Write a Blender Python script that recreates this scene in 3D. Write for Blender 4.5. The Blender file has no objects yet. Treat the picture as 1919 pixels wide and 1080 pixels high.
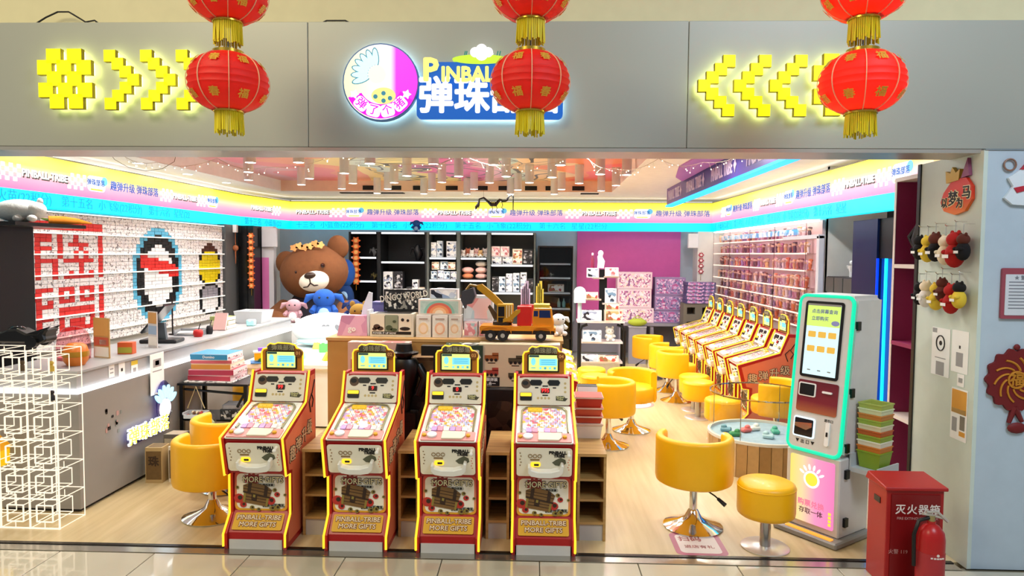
EXPOSURE = 0.0
WORLD = 0.3
MALL_W = 175
MALL_C = 170
SPOT_W = 10
PANEL_W = 14
import bpy, bmesh, math, random
from mathutils import Matrix, Vector, Euler
random.seed(7)
PI = math.pi
R = math.radians
SC = bpy.context.scene
COL = SC.collection

# ------------------------------------------------------------------ camera
cam = bpy.data.cameras.new('camera')
cam.sensor_width = 36.0
cam.lens = 36.0 * 1280.0 / 1919.0
cam.clip_start = 0.05
cam_ob = bpy.data.objects.new('camera', cam)
COL.objects.link(cam_ob)
cam_ob.matrix_world = (Matrix.Translation((0, 0, 1.95)) @ Matrix.Rotation(R(2.93), 4, 'Z')
                       @ Matrix.Rotation(R(87.1), 4, 'X') @ Matrix.Rotation(0.008, 4, 'Z'))
SC.camera = cam_ob

# ------------------------------------------------------------------ world, lights, exposure
SC.view_settings.view_transform = 'Standard'
SC.view_settings.look = 'None'
SC.view_settings.gamma = 1.0
SC.view_settings.use_curve_mapping = False
SC.view_settings.exposure = EXPOSURE
world = bpy.data.worlds.new('mall_ambience')
SC.world = world
world.use_nodes = True
world.node_tree.nodes['Background'].inputs[0].default_value = (0.95, 0.97, 1.0, 1)
world.node_tree.nodes['Background'].inputs[1].default_value = WORLD


def area_light(name, loc, size, power, color, rot=(0, 0, 0), size_y=None):
    l = bpy.data.lights.new(name, 'AREA')
    l.energy = power
    l.color = color
    l.size = size
    if size_y:
        l.shape = 'RECTANGLE'
        l.size_y = size_y
    o = bpy.data.objects.new(name, l)
    o.location = loc
    o.rotation_euler = rot
    COL.objects.link(o)
    return o


# ceiling lights of the mall corridor in front of the shop (warm to one side, daylight to the other)
area_light('corridor_light_warm', (-3.2, 0.6, 5.4), 2.2, MALL_W, (1.0, 0.88, 0.58), (R(28), 0, 0), 1.6)
area_light('corridor_light_cool', (3.0, 0.6, 5.4), 2.2, MALL_C, (0.74, 0.87, 1.0), (R(28), 0, 0), 1.6)

# ------------------------------------------------------------------ materials
MATS = {}


def lin(h):
    h = h.lstrip('#')
    return tuple(((int(h[i:i + 2], 16) / 255) ** 2.2) for i in (0, 2, 4)) + (1.0,)


def mat(name, h='#808080', rough=0.5, metal=0.0, emit=0.0, noise=0.07, nscale=9.0, alpha=1.0, trans=0.0, spec=0.5, bump=0.0, coat=0.0, ior=1.45):
    if name in MATS:
        return MATS[name]
    m = bpy.data.materials.new(name)
    MATS[name] = m
    m.use_nodes = True
    nt = m.node_tree
    b = nt.nodes['Principled BSDF']
    c = lin(h)
    b.inputs['Roughness'].default_value = rough
    b.inputs['Metallic'].default_value = metal
    b.inputs['Specular IOR Level'].default_value = spec
    b.inputs['IOR'].default_value = ior
    b.inputs['Alpha'].default_value = alpha
    b.inputs['Transmission Weight'].default_value = trans
    b.inputs['Coat Weight'].default_value = coat
    if emit > 0:
        b.inputs['Base Color'].default_value = (c[0] * .3, c[1] * .3, c[2] * .3, 1)
        b.inputs['Emission Color'].default_value = c
        b.inputs['Emission Strength'].default_value = emit
        return m
    b.inputs['Base Color'].default_value = c
    if noise > 0:
        tc = nt.nodes.new('ShaderNodeTexCoord')
        n = nt.nodes.new('ShaderNodeTexNoise')
        n.inputs['Scale'].default_value = nscale
        n.inputs['Detail'].default_value = 3
        mx = nt.nodes.new('ShaderNodeMix')
        mx.data_type = 'RGBA'
        nt.links.new(tc.outputs['Object'], n.inputs['Vector'])
        nt.links.new(n.outputs['Fac'], mx.inputs['Factor'])
        mx.inputs['A'].default_value = tuple(max(0, x * (1 - noise)) for x in c[:3]) + (1,)
        mx.inputs['B'].default_value = tuple(min(1, x * (1 + noise)) for x in c[:3]) + (1,)
        nt.links.new(mx.outputs['Result'], b.inputs['Base Color'])
        if bump > 0:
            bp = nt.nodes.new('ShaderNodeBump')
            bp.inputs['Strength'].default_value = bump
            bp.inputs['Distance'].default_value = 0.01
            nt.links.new(n.outputs['Fac'], bp.inputs['Height'])
            nt.links.new(bp.outputs['Normal'], b.inputs['Normal'])
    return m


def glass_mat(name, h='#FFFFFF', refl=0.12, rough=0.02, haze=0.0):
    """clear sheet: see-through with a fresnel reflection and optional faint haze"""
    if name in MATS:
        return MATS[name]
    m = bpy.data.materials.new(name)
    MATS[name] = m
    m.use_nodes = True
    nt = m.node_tree
    tr = nt.nodes.new('ShaderNodeBsdfTransparent')
    tr.inputs[0].default_value = lin(h)
    gl = nt.nodes['Principled BSDF']
    gl.inputs['Base Color'].default_value = lin('#F0F0F0')
    gl.inputs['Metallic'].default_value = 1.0
    gl.inputs['Roughness'].default_value = rough
    lw = nt.nodes.new('ShaderNodeLayerWeight')
    pw = nt.nodes.new('ShaderNodeMath')
    pw.operation = 'POWER'
    pw.inputs[1].default_value = 4.0
    lw.inputs[0].default_value = 0.5
    nt.links.new(lw.outputs['Facing'], pw.inputs[0])
    ml = nt.nodes.new('ShaderNodeMath')
    ml.operation = 'MULTIPLY_ADD'
    ml.inputs[1].default_value = refl * 4
    ml.inputs[2].default_value = haze + .02
    nt.links.new(pw.outputs[0], ml.inputs[0])
    mx = nt.nodes.new('ShaderNodeMixShader')
    nt.links.new(ml.outputs[0], mx.inputs[0])
    nt.links.new(tr.outputs[0], mx.inputs[1])
    nt.links.new(gl.outputs[0], mx.inputs[2])
    nt.links.new(mx.outputs[0], nt.nodes['Material Output'].inputs[0])
    return m


def ramp_fill(r, stops, const=False):
    e = r.color_ramp.elements
    while len(e) < len(stops):
        e.new(0.5)
    for k, (p, h) in enumerate(stops):
        e[k].position = p
        e[k].color = lin(h)
    if const:
        r.color_ramp.interpolation = 'CONSTANT'


def print_mat(name, cols, scale=20.0, rough=0.45, kind='voronoi', emit=0.0, stretch=(1, 1, 1), coords='Object'):
    """A printed pattern: coloured patches from a palette."""
    if name in MATS:
        return MATS[name]
    m = bpy.data.materials.new(name)
    MATS[name] = m
    m.use_nodes = True
    nt = m.node_tree
    b = nt.nodes['Principled BSDF']
    b.inputs['Roughness'].default_value = rough
    tc = nt.nodes.new('ShaderNodeTexCoord')
    mp = nt.nodes.new('ShaderNodeMapping')
    mp.inputs['Scale'].default_value = stretch
    nt.links.new(tc.outputs[coords], mp.inputs['Vector'])
    r = nt.nodes.new('ShaderNodeValToRGB')
    n = len(cols)
    ramp_fill(r, [(k / n, c) for k, c in enumerate(cols)], True)
    if kind == 'voronoi':
        v = nt.nodes.new('ShaderNodeTexVoronoi')
        v.inputs['Scale'].default_value = scale
        sp = nt.nodes.new('ShaderNodeSeparateColor')
        nt.links.new(mp.outputs[0], v.inputs['Vector'])
        nt.links.new(v.outputs['Color'], sp.inputs[0])
        nt.links.new(sp.outputs[0], r.inputs[0])
    else:
        v = nt.nodes.new('ShaderNodeTexNoise')
        v.inputs['Scale'].default_value = scale
        v.inputs['Detail'].default_value = 2
        mr = nt.nodes.new('ShaderNodeMapRange')
        mr.inputs[1].default_value = 0.3
        mr.inputs[2].default_value = 0.7
        nt.links.new(mp.outputs[0], v.inputs['Vector'])
        nt.links.new(v.outputs['Fac'], mr.inputs[0])
        nt.links.new(mr.outputs[0], r.inputs[0])
    nt.links.new(r.outputs[0], b.inputs['Base Color'])
    if emit > 0:
        nt.links.new(r.outputs[0], b.inputs['Emission Color'])
        b.inputs['Emission Strength'].default_value = emit
    return m


def grad_mat(name, stops, axis=2, lo=0.0, hi=1.0, emit=0.0, rough=0.4):
    """A printed two or three colour blend along one axis of the object."""
    if name in MATS:
        return MATS[name]
    m = bpy.data.materials.new(name)
    MATS[name] = m
    m.use_nodes = True
    nt = m.node_tree
    b = nt.nodes['Principled BSDF']
    b.inputs['Roughness'].default_value = rough
    tc = nt.nodes.new('ShaderNodeTexCoord')
    sx = nt.nodes.new('ShaderNodeSeparateXYZ')
    mr = nt.nodes.new('ShaderNodeMapRange')
    mr.inputs[1].default_value = lo
    mr.inputs[2].default_value = hi
    r = nt.nodes.new('ShaderNodeValToRGB')
    ramp_fill(r, stops)
    nt.links.new(tc.outputs['Object'], sx.inputs[0])
    nt.links.new(sx.outputs[axis], mr.inputs[0])
    nt.links.new(mr.outputs[0], r.inputs[0])
    if emit > 0:
        b.inputs['Base Color'].default_value = (.05, .05, .05, 1)
        nt.links.new(r.outputs[0], b.inputs['Emission Color'])
        b.inputs['Emission Strength'].default_value = emit
    else:
        nt.links.new(r.outputs[0], b.inputs['Base Color'])
    return m


def wood_mat(name, h1, h2, axis='X', scale=3.0, rough=0.4):
    if name in MATS:
        return MATS[name]
    m = bpy.data.materials.new(name)
    MATS[name] = m
    m.use_nodes = True
    nt = m.node_tree
    b = nt.nodes['Principled BSDF']
    b.inputs['Roughness'].default_value = rough
    tc = nt.nodes.new('ShaderNodeTexCoord')
    mp = nt.nodes.new('ShaderNodeMapping')
    s = {'X': (.6, 9, 9), 'Y': (9, .6, 9), 'Z': (9, 9, .6)}[axis]
    mp.inputs['Scale'].default_value = s
    n = nt.nodes.new('ShaderNodeTexNoise')
    n.inputs['Scale'].default_value = scale
    n.inputs['Detail'].default_value = 6
    r = nt.nodes.new('ShaderNodeValToRGB')
    ramp_fill(r, [(0.3, h1), (0.7, h2)])
    nt.links.new(tc.outputs['Object'], mp.inputs[0])
    nt.links.new(mp.outputs[0], n.inputs['Vector'])
    nt.links.new(n.outputs['Fac'], r.inputs[0])
    nt.links.new(r.outputs[0], b.inputs['Base Color'])
    return m


# ------------------------------------------------------------------ mesh builder
class MB:
    def __init__(s, M=None):
        s.v, s.f, s.m, s.s = [], [], [], []
        s.M = M or Matrix()

    def add(s, vs, fs, mi=0, sm=False, M=None):
        T = s.M @ M if M is not None else s.M
        o = len(s.v)
        s.v += [T @ Vector(p) for p in vs]
        for f in fs:
            s.f.append([i + o for i in f])
            s.m.append(mi)
            s.s.append(sm)
        return s

    def box(s, c, d, mi=0, M=None, rz=0.0, rx=0.0):
        x, y, z = d[0] / 2, d[1] / 2, d[2] / 2
        vs = [(a * x, b * y, e * z) for e in (-1, 1) for b in (-1, 1) for a in (-1, 1)]
        fs = [(0, 2, 3, 1), (4, 5, 7, 6), (0, 1, 5, 4), (2, 6, 7, 3), (0, 4, 6, 2), (1, 3, 7, 5)]
        T = Matrix.Translation(c)
        if rz:
            T = T @ Matrix.Rotation(rz, 4, 'Z')
        if rx:
            T = T @ Matrix.Rotation(rx, 4, 'X')
        return s.add(vs, fs, mi, False, (M @ T) if M is not None else T)

    def b2(s, lo, hi, mi=0):
        return s.box([(a + b) / 2 for a, b in zip(lo, hi)], [b - a for a, b in zip(lo, hi)], mi)

    def lathe(s, prof, c=(0, 0, 0), n=20, mi=0, sm=True, M=None, sx=1.0, sy=1.0, ring=False):
        if ring:
            prof = list(prof) + [prof[0]]
        vs, fs = [], []
        for r, z in prof:
            for k in range(n):
                a = 2 * PI * k / n
                vs.append((c[0] + sx * r * math.cos(a), c[1] + sy * r * math.sin(a), c[2] + z))
        q = len(prof)
        for j in range(q - 1):
            for k in range(n):
                k2 = (k + 1) % n
                fs.append((j * n + k, j * n + k2, (j + 1) * n + k2, (j + 1) * n + k))
        if prof[0][0] > 1e-5 and not ring:
            fs.append(tuple(range(n))[::-1])
        if prof[-1][0] > 1e-5 and not ring:
            fs.append(tuple((q - 1) * n + k for k in range(n)))
        return s.add(vs, fs, mi, sm, M)

    def cyl(s, p0, p1, r0, r1=None, n=12, mi=0, sm=True):
        p0, p1 = Vector(p0), Vector(p1)
        d = p1 - p0
        q = d.to_track_quat('Z', 'Y').to_matrix().to_4x4()
        return s.lathe([(r0, 0), (r0 if r1 is None else r1, d.length)], n=n, mi=mi, sm=sm, M=Matrix.Translation(p0) @ q)

    def ell(s, c, r, n=16, m=9, mi=0, M=None):
        if not hasattr(r, '__len__'):
            r = (r, r, r)
        vs, fs = [(0, 0, -1)], []
        for j in range(1, m):
            t = -PI / 2 + PI * j / m
            for k in range(n):
                a = 2 * PI * k / n
                vs.append((math.cos(t) * math.cos(a), math.cos(t) * math.sin(a), math.sin(t)))
        vs.append((0, 0, 1))
        for k in range(n):
            fs.append((0, 1 + (k + 1) % n, 1 + k))
        for j in range(m - 2):
            for k in range(n):
                k2 = (k + 1) % n
                fs.append((1 + j * n + k, 1 + j * n + k2, 1 + (j + 1) * n + k2, 1 + (j + 1) * n + k))
        t = len(vs) - 1
        for k in range(n):
            fs.append((1 + (m - 2) * n + k, 1 + (m - 2) * n + (k + 1) % n, t))
        T = Matrix.Translation(c)
        if M is not None:
            T = T @ M
        return s.add(vs, fs, mi, True, T @ Matrix.Diagonal((*r, 1)))

    def tube(s, path, r, n=6, mi=0, closed=False, sm=True):
        P = [Vector(p) for p in path]
        N = len(P)
        vs, fs = [], []
        up = None
        for i in range(N):
            a = P[i - 1] if (i > 0 or closed) else P[i]
            b = P[(i + 1) % N] if (i < N - 1 or closed) else P[i]
            t = (b - a)
            t = t.normalized() if t.length > 1e-9 else Vector((0, 0, 1))
            if up is None:
                up = Vector((0, 0, 1)) if abs(t.z) < .9 else Vector((1, 0, 0))
            x = t.cross(up)
            x = x.normalized() if x.length > 1e-6 else t.orthogonal().normalized()
            y = x.cross(t).normalized()
            up = y
            rr = r[i] if hasattr(r, '__len__') else r
            for k in range(n):
                w = 2 * PI * (k + .5) / n
                vs.append(P[i] + x * rr * math.cos(w) + y * rr * math.sin(w))
        for i in range(N if closed else N - 1):
            j = (i + 1) % N
            for k in range(n):
                k2 = (k + 1) % n
                fs.append((i * n + k, i * n + k2, j * n + k2, j * n + k))
        if not closed:
            fs.append(tuple(range(n))[::-1])
            fs.append(tuple((N - 1) * n + k for k in range(n)))
        return s.add(vs, fs, mi, sm)

    def bar(s, a, b, w, mi=0):
        """square bar between two points"""
        return s.tube([a, b], w * .7071, 4, mi, sm=False)

    def prism(s, poly, h0, h1, mi=0, M=None, sm=False):
        """polygon in local xy extruded along local z"""
        n = len(poly)
        ar = sum(poly[i][0] * poly[(i + 1) % n][1] - poly[(i + 1) % n][0] * poly[i][1] for i in range(n))
        if ar < 0:
            poly = poly[::-1]
        vs = [(x, y, h0) for x, y in poly] + [(x, y, h1) for x, y in poly]
        fs = [tuple(range(n))[::-1], tuple(range(n, 2 * n))]
        fs += [(i, (i + 1) % n, n + (i + 1) % n, n + i) for i in range(n)]
        return s.add(vs, fs, mi, sm, M)

    def text(s, body, size, M, mi=0, depth=0.001, bold=0.0, align='CENTER', sx=1.0, spacing=1.0, res=2):
        vs, fs = text_geo(body, size, depth, bold, align, spacing, res)
        if sx != 1.0:
            vs = [(p[0] * sx, p[1], p[2]) for p in vs]
        return s.add(vs, fs, mi, False, M)

    def obj(s, name, mats, parent=None, loc=None, rz=0.0, bev=0.0, segs=1):
        me = bpy.data.meshes.new(name)
        me.from_pydata([tuple(p) for p in s.v], [], s.f)
        if not isinstance(mats, (list, tuple)):
            mats = [mats]
        for m in mats:
            me.materials.append(m)
        me.polygons.foreach_set('material_index', s.m)
        me.polygons.foreach_set('use_smooth', s.s)
        me.update()
        if bev > 0:
            bm = bmesh.new()
            bm.from_mesh(me)
            ed = [e for e in bm.edges if len(e.link_faces) == 2 and e.calc_face_angle(0) > .6]
            bmesh.ops.bevel(bm, geom=ed, offset=bev, segments=segs, affect='EDGES', clamp_overlap=True)
            bm.to_mesh(me)
            bm.free()
        if any(s.s):
            me.set_sharp_from_angle(angle=R(45))
        o = bpy.data.objects.new(name, me)
        COL.objects.link(o)
        if parent:
            o.parent = parent
        if loc:
            o.location = loc
        if rz:
            o.rotation_euler = (0, 0, rz)
        return o


_TXT = {}


def text_geo(body, size, depth, bold, align, spacing, res):
    key = (body, size, depth, bold, align, spacing, res)
    if key in _TXT:
        return _TXT[key]
    c = bpy.data.curves.new('lettering', 'FONT')
    c.body = body
    c.size = size
    c.extrude = depth / 2
    c.align_x = align
    c.align_y = 'CENTER'
    c.resolution_u = res
    c.space_character = spacing
    o = bpy.data.objects.new('lettering', c)
    COL.objects.link(o)
    dg = bpy.context.evaluated_depsgraph_get()
    me = bpy.data.meshes.new_from_object(o.evaluated_get(dg))
    v0 = [tuple(v.co) for v in me.vertices]
    f0 = [tuple(p.vertices) for p in me.polygons]
    r_ = bold * size * .8
    offs = [(0, 0)]
    if bold > .001:
        offs = [(r_, 0), (-r_, 0), (0, r_), (0, -r_)]
        if bold > .03:
            d_ = r_ * .72
            offs += [(d_, d_), (-d_, d_), (d_, -d_), (-d_, -d_)]
    vs, fs = [], []
    for k, (ox, oy) in enumerate(offs):
        b0 = len(vs)
        vs += [(x + ox, y + oy, z + .00004 * k) for x, y, z in v0]
        fs += [tuple(i + b0 for i in f) for f in f0]
    bpy.data.objects.remove(o)
    bpy.data.curves.remove(c)
    bpy.data.meshes.remove(me)
    _TXT[key] = (vs, fs)
    return vs, fs


def rrect(w, h, r, n=4, cx=0.0, cy=0.0):
    p = []
    for k, (sx, sy) in enumerate(((1, 1), (-1, 1), (-1, -1), (1, -1))):
        for j in range(n + 1):
            a = PI / 2 * (k + j / n)
            p.append((cx + sx * (w / 2 - r) + r * math.cos(a), cy + sy * (h / 2 - r) + r * math.sin(a)))
    return p


def circ(r, n=20, cx=0.0, cy=0.0, ry=None):
    return [(cx + r * math.cos(2 * PI * k / n), cy + (ry or r) * math.sin(2 * PI * k / n)) for k in range(n)]


# planes for prints: local x,y -> world, local z = outward normal
FRONT = Matrix(((1, 0, 0, 0), (0, 0, -1, 0), (0, 1, 0, 0), (0, 0, 0, 1)))       # faces -Y
FACE_PX = Matrix(((0, 0, 1, 0), (1, 0, 0, 0), (0, 1, 0, 0), (0, 0, 0, 1)))      # faces +X, text runs +Y
FACE_NX = Matrix(((0, 0, -1, 0), (-1, 0, 0, 0), (0, 1, 0, 0), (0, 0, 0, 1)))    # faces -X, text runs -Y
TOP = Matrix()


def at(x, y, z, M=FRONT):
    return Matrix.Translation((x, y, z)) @ M


def tag(o, label=None, cat=None, group=None, kind=None):
    if label:
        o['label'] = label
    if cat:
        o['category'] = cat
    if group:
        o['group'] = group
    if kind:
        o['kind'] = kind
    return o


def thing(name, label, cat, loc=(0, 0, 0), rz=0.0, group=None):
    o = bpy.data.objects.new(name, None)
    o.empty_display_size = .1
    COL.objects.link(o)
    o.location = loc
    o.rotation_euler = (0, 0, rz)
    return tag(o, label, cat, group)


def copy_tree(o, parent=None):
    c = o.copy()
    COL.objects.link(c)
    c.parent = parent
    for ch in list(o.children):
        if ch.type != 'LIGHT':
            copy_tree(ch, c)
    return c


def dup(root, loc, rz, label, group=None):
    c = copy_tree(root)
    c.location = loc
    c.rotation_euler = (0, 0, rz)
    c['label'] = label
    if group:
        c['group'] = group
    return c


def struct(o):
    o['kind'] = 'structure'
    return o


# shared materials
WHITE = mat('white_plastic', '#EDEDEA', .4)
BLACK = mat('black_plastic', '#121214', .35)
BLKMET = mat('black_metal', '#17181A', .4, .3)
CHROME = mat('chrome', '#E6E6E6', .08, 1.0, noise=0)
GOLD = mat('gold_foil', '#D9B44A', .25, 1.0)
PAPER = mat('white_paper', '#F2F2EF', .8)
INK = mat('black_ink', '#1A1718', .6)
REDP = mat('red_paint', '#B51D1E', .4)
YEL = mat('yellow_leatherette', '#F7B500', .42, noise=.04, coat=.15)
GLASS = glass_mat('clear_acrylic')
LED = mat('white_led', '#FFFFFF', emit=3.0)
WARM = mat('warm_led', '#FFE6C4', emit=3.0)
NEON = mat('yellow_neon', '#FFCB30', emit=1.35)
GREYP = mat('grey_panel', '#8F9092', .35)
# ================================================================== THE SETTING
FLOORM = wood_mat('oak_vinyl', '#B9A478', '#CBB78E', 'Y', 2.2, .28)
b = MB(); b.b2((-5.6, 4.36, -.12), (4.1, 13.4, 0))
floor = struct(b.obj('floor', FLOORM))
# mall floor: polished tiles, each its own piece
b = MB(); b.b2((-7, -2.2, -.14), (6, 4.30, -.012))
mall = struct(b.obj('floor_mall', mat('tile_grout', '#77725F', .8)))
TILE = mat('polished_tile', '#BFB9A4', .12, noise=.04, nscale=3, spec=.6, coat=.9)
b = MB(); b.box((0, 0, -.006), (.614, .614, .012))
t0 = None
for i in range(-9, 9):
    for j in range(0, 6):
        x = -.03 + .62 * i + .31
        y = 4.24 - .31 - .62 * j
        if t0 is None:
            t0 = b.obj('tile', TILE, mall, (x, y, 0), bev=.002)
        else:
            c = t0.copy(); COL.objects.link(c); c.parent = mall; c.location = (x, y, 0)
# chrome threshold between tiles and vinyl
b = MB(); b.b2((-6.6, 4.245, -.05), (2.6, 4.33, .003), 0); b.b2((-6.6, 4.33, -.05), (2.6, 4.362, .008), 1)
struct(b.obj('trim_1', [mat('steel_strip', '#B9B7AF', .2, .9), mat('dark_strip', '#2C2620', .25, .5)]))

WALLM = mat('wall_white', '#D9DAD8', .7)
b = MB(); b.b2((-5.35, 4.36, 0), (-5.15, 13.2, 3.3)); struct(b.obj('wall_left', WALLM))
b = MB(); b.b2((-5.2, 12.95, 0), (3.4, 13.15, 3.3)); wback = struct(b.obj('wall_back', mat('wall_bluegrey', '#A9B4C2', .7)))
b = MB(); b.b2((.56, 12.90, .67), (2.48, 12.95, 2.45)); b.obj('pink_panel', mat('magenta_paint', '#C4569F', .6), wback)
b = MB(); b.b2((.50, 12.90, .10), (3.1, 12.95, .67)); b.obj('dado_panel', mat('dado_grey', '#7E7F8C', .6), wback)
b = MB(); b.b2((3.2, 8.0, 0), (3.4, 13.0, 3.3)); b.b2((3.2, 8.0, 0), (3.9, 8.06, 3.3)); struct(b.obj('wall_right', WALLM))
b = MB(); b.b2((3.85, 4.9, 0), (3.95, 8.06, 3.3)); struct(b.obj('wall_niche', mat('niche_dark', '#20242A', .6)))

# ceiling: white slab, dropped white soffits round a printed stretch membrane
CEILW = mat('ceiling_white', '#F6F4EF', .75)
b = MB(); b.b2((-5.35, 4.55, 3.22), (3.95, 13.15, 3.3)); ceil = struct(b.obj('ceiling', CEILW))
b = MB()
b.b2((-5.15, 4.55, 2.97), (-4.5, 13.0, 3.22)); b.b2((1.05, 4.55, 2.97), (3.9, 13.0, 3.22))
b.b2((-4.5, 11.4, 2.97), (1.05, 13.0, 3.22)); b.b2((-4.5, 4.55, 2.97), (1.05, 5.0, 3.22))
struct(b.obj('ceiling_soffit', CEILW))


def membrane_mat():
    m = bpy.data.materials.new('printed_membrane')
    m.use_nodes = True
    nt = m.node_tree
    bs = nt.nodes['Principled BSDF']
    bs.inputs['Roughness'].default_value = .35
    tc = nt.nodes.new('ShaderNodeTexCoord')
    n = nt.nodes.new('ShaderNodeTexNoise'); n.inputs['Scale'].default_value = .8; n.inputs['Detail'].default_value = 1
    sub = nt.nodes.new('ShaderNodeVectorMath'); sub.operation = 'MULTIPLY_ADD'
    nt.links.new(tc.outputs['Object'], n.inputs['Vector'])
    nt.links.new(n.outputs['Color'], sub.inputs[0])
    sub.inputs[1].default_value = (2.2, 2.2, 0)
    nt.links.new(tc.outputs['Object'], sub.inputs[2])
    sx = nt.nodes.new('ShaderNodeSeparateXYZ'); nt.links.new(sub.outputs[0], sx.inputs[0])
    mr = nt.nodes.new('ShaderNodeMapRange'); mr.inputs[1].default_value = -3.4; mr.inputs[2].default_value = 2.1
    nt.links.new(sx.outputs[0], mr.inputs[0])
    r = nt.nodes.new('ShaderNodeValToRGB')
    ramp_fill(r, [(0, '#DDA0A8'), (.10, '#E87F86'), (.20, '#EC9A7A'), (.28, '#F0D58C'), (.36, '#CFE0DC'), (.44, '#F1E6A6'), (.50, '#DB6FB4'), (.62, '#E9B9D2'), (.70, '#C7DED9'), (.78, '#F0CFA0'), (.88, '#EE8A5C'), (.95, '#E9605F')], True)
    nt.links.new(mr.outputs[0], r.inputs[0])
    v = nt.nodes.new('ShaderNodeTexVoronoi'); v.feature = 'DISTANCE_TO_EDGE'; v.inputs['Scale'].default_value = 1.9
    nt.links.new(sub.outputs[0], v.inputs['Vector'])
    lt = nt.nodes.new('ShaderNodeMath'); lt.operation = 'LESS_THAN'; lt.inputs[1].default_value = .035
    nt.links.new(v.outputs['Distance'], lt.inputs[0])
    # outline ink only over the middle of the print
    sx2 = nt.nodes.new('ShaderNodeSeparateXYZ'); nt.links.new(tc.outputs['Object'], sx2.inputs[0])
    g = nt.nodes.new('ShaderNodeMath'); g.operation = 'COMPARE'; g.inputs[1].default_value = -1.3; g.inputs[2].default_value = 1.3
    nt.links.new(sx2.outputs[0], g.inputs[0])
    mu = nt.nodes.new('ShaderNodeMath'); mu.operation = 'MULTIPLY'
    nt.links.new(lt.outputs[0], mu.inputs[0]); nt.links.new(g.outputs[0], mu.inputs[1])
    mx = nt.nodes.new('ShaderNodeMix'); mx.data_type = 'RGBA'
    nt.links.new(mu.outputs[0], mx.inputs['Factor']); nt.links.new(r.outputs[0], mx.inputs['A'])
    mx.inputs['B'].default_value = lin('#4A5560')
    nt.links.new(mx.outputs['Result'], bs.inputs['Base Color'])
    return m


b = MB(); b.b2((-4.5, 5.0, 3.15), (1.05, 11.4, 3.17)); struct(b.obj('ceiling_membrane', membrane_mat()))
b = MB(); b.b2((-4.5, 11.38, 2.975), (1.05, 11.40, 3.15)); edge = struct(b.obj('ceiling_edge', mat('peach_edge', '#E3BFA0', .6)))
b = MB(); b.box((0, 0, 0), (.2, .02, .07))
v0 = None
for x in (-2.55, -2.15, -1.6, -1.1, -.72, -.28, .06, .5, -3.0):
    if v0 is None:
        v0 = b.obj('vent_hole', mat('vent_black', '#0C0C0D', .6), edge, (x, 11.375, 3.03))
    else:
        c = v0.copy(); COL.objects.link(c); c.parent = edge; c.location = (x, 11.375, 3.03)
b = MB(); b.b2((-3.55, 11.55, 2.955), (-2.45, 11.68, 2.972)); o = b.obj('air_vent', mat('vent_black', '#0C0C0D', .6))
tag(o, 'long black slot air vent set into the white rear ceiling', 'air vent')
b = MB(); b.b2((.55, 11.55, 2.955), (.85, 11.68, 2.972)); o = b.obj('air_vent', mat('vent_black', '#0C0C0D', .6))
tag(o, 'short black slot air vent in the white rear ceiling, above the magenta wall', 'air vent')

# mall bulkhead above, fascia, corner pillar
b = MB(); b.b2((-7, 4.46, 3.30), (6, 4.62, 5.6)); struct(b.obj('wall_upper', mat('cream_bulkhead', '#D2C9A2', .7)))
FASC = mat('fascia_metal', '#A3A49A', .42, .15, noise=.03, nscale=1.2)
b = MB(); b.b2((-7, 4.36, 2.60), (6, 4.60, 3.39)); fascia = struct(b.obj('wall_fascia', mat('fascia_core', '#A9A9A0', .5)))
for x0, x1 in ((-7, -1.511), (-1.508, .853), (.856, 6)):
    b = MB(); b.b2((x0, 4.30, 2.61), (x1, 4.36, 3.385)); b.obj('panel', FASC, fascia, bev=.003)
b = MB(); b.b2((-7, 4.30, 2.585), (2.645, 4.60, 2.608)); b.obj('soffit_panel', mat('soffit_metal', '#B4B0A8', .3, .5), fascia)
b = MB(); b.b2((2.665, 4.27, 0), (6, 4.95, 2.60)); pillar = struct(b.obj('wall_pillar', mat('pillar_blue_grey', '#B6C6D2', .55)))
b = MB(); b.b2((2.64, 4.268, 0), (2.665, 4.95, 2.60)); b.obj('side_panel', mat('pillar_green_white', '#CBD8CE', .4), pillar)
b = MB(); b.b2((2.63, 4.93, 0), (2.66, 4.965, 2.60)); b.obj('edge_strip', mat('dark_edge', '#26231F', .4), pillar)
b = MB(); b.b2((2.645, 4.262, 2.60), (6, 4.30, 2.606)); b.obj('joint_strip', mat('joint_grey', '#87929A', .5), pillar)

# lit band round the room: yellow-pink light box over a cyan message board
BAND = grad_mat('band_lightbox', [(0, '#EE74AC'), (.28, '#F49DBB'), (.5, '#F6CDB0'), (.66, '#FBE45A'), (1, '#FFE42A')], 2, 2.53, 2.89, 1.45)
CYAN = mat('cyan_board', '#00E6FF', emit=1.15)
BLUEL = mat('band_blue_letter', '#1F5FB8', emit=.9)
WHITL = mat('band_white_letter', '#FFFFFF', emit=1.3)
SHADL = mat('band_grey_letter', '#5A5048', emit=.5)
CYANL = mat('cyan_letter', '#00B4D8', emit=.9)
TXTC = '第十三名 小蓝鱼(22积分) 第十四名 小火苗(22积分) 第十五名 小飞象(22积分) 第十六名 星星(22积分) 第二十名 小明(22积分) '


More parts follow.
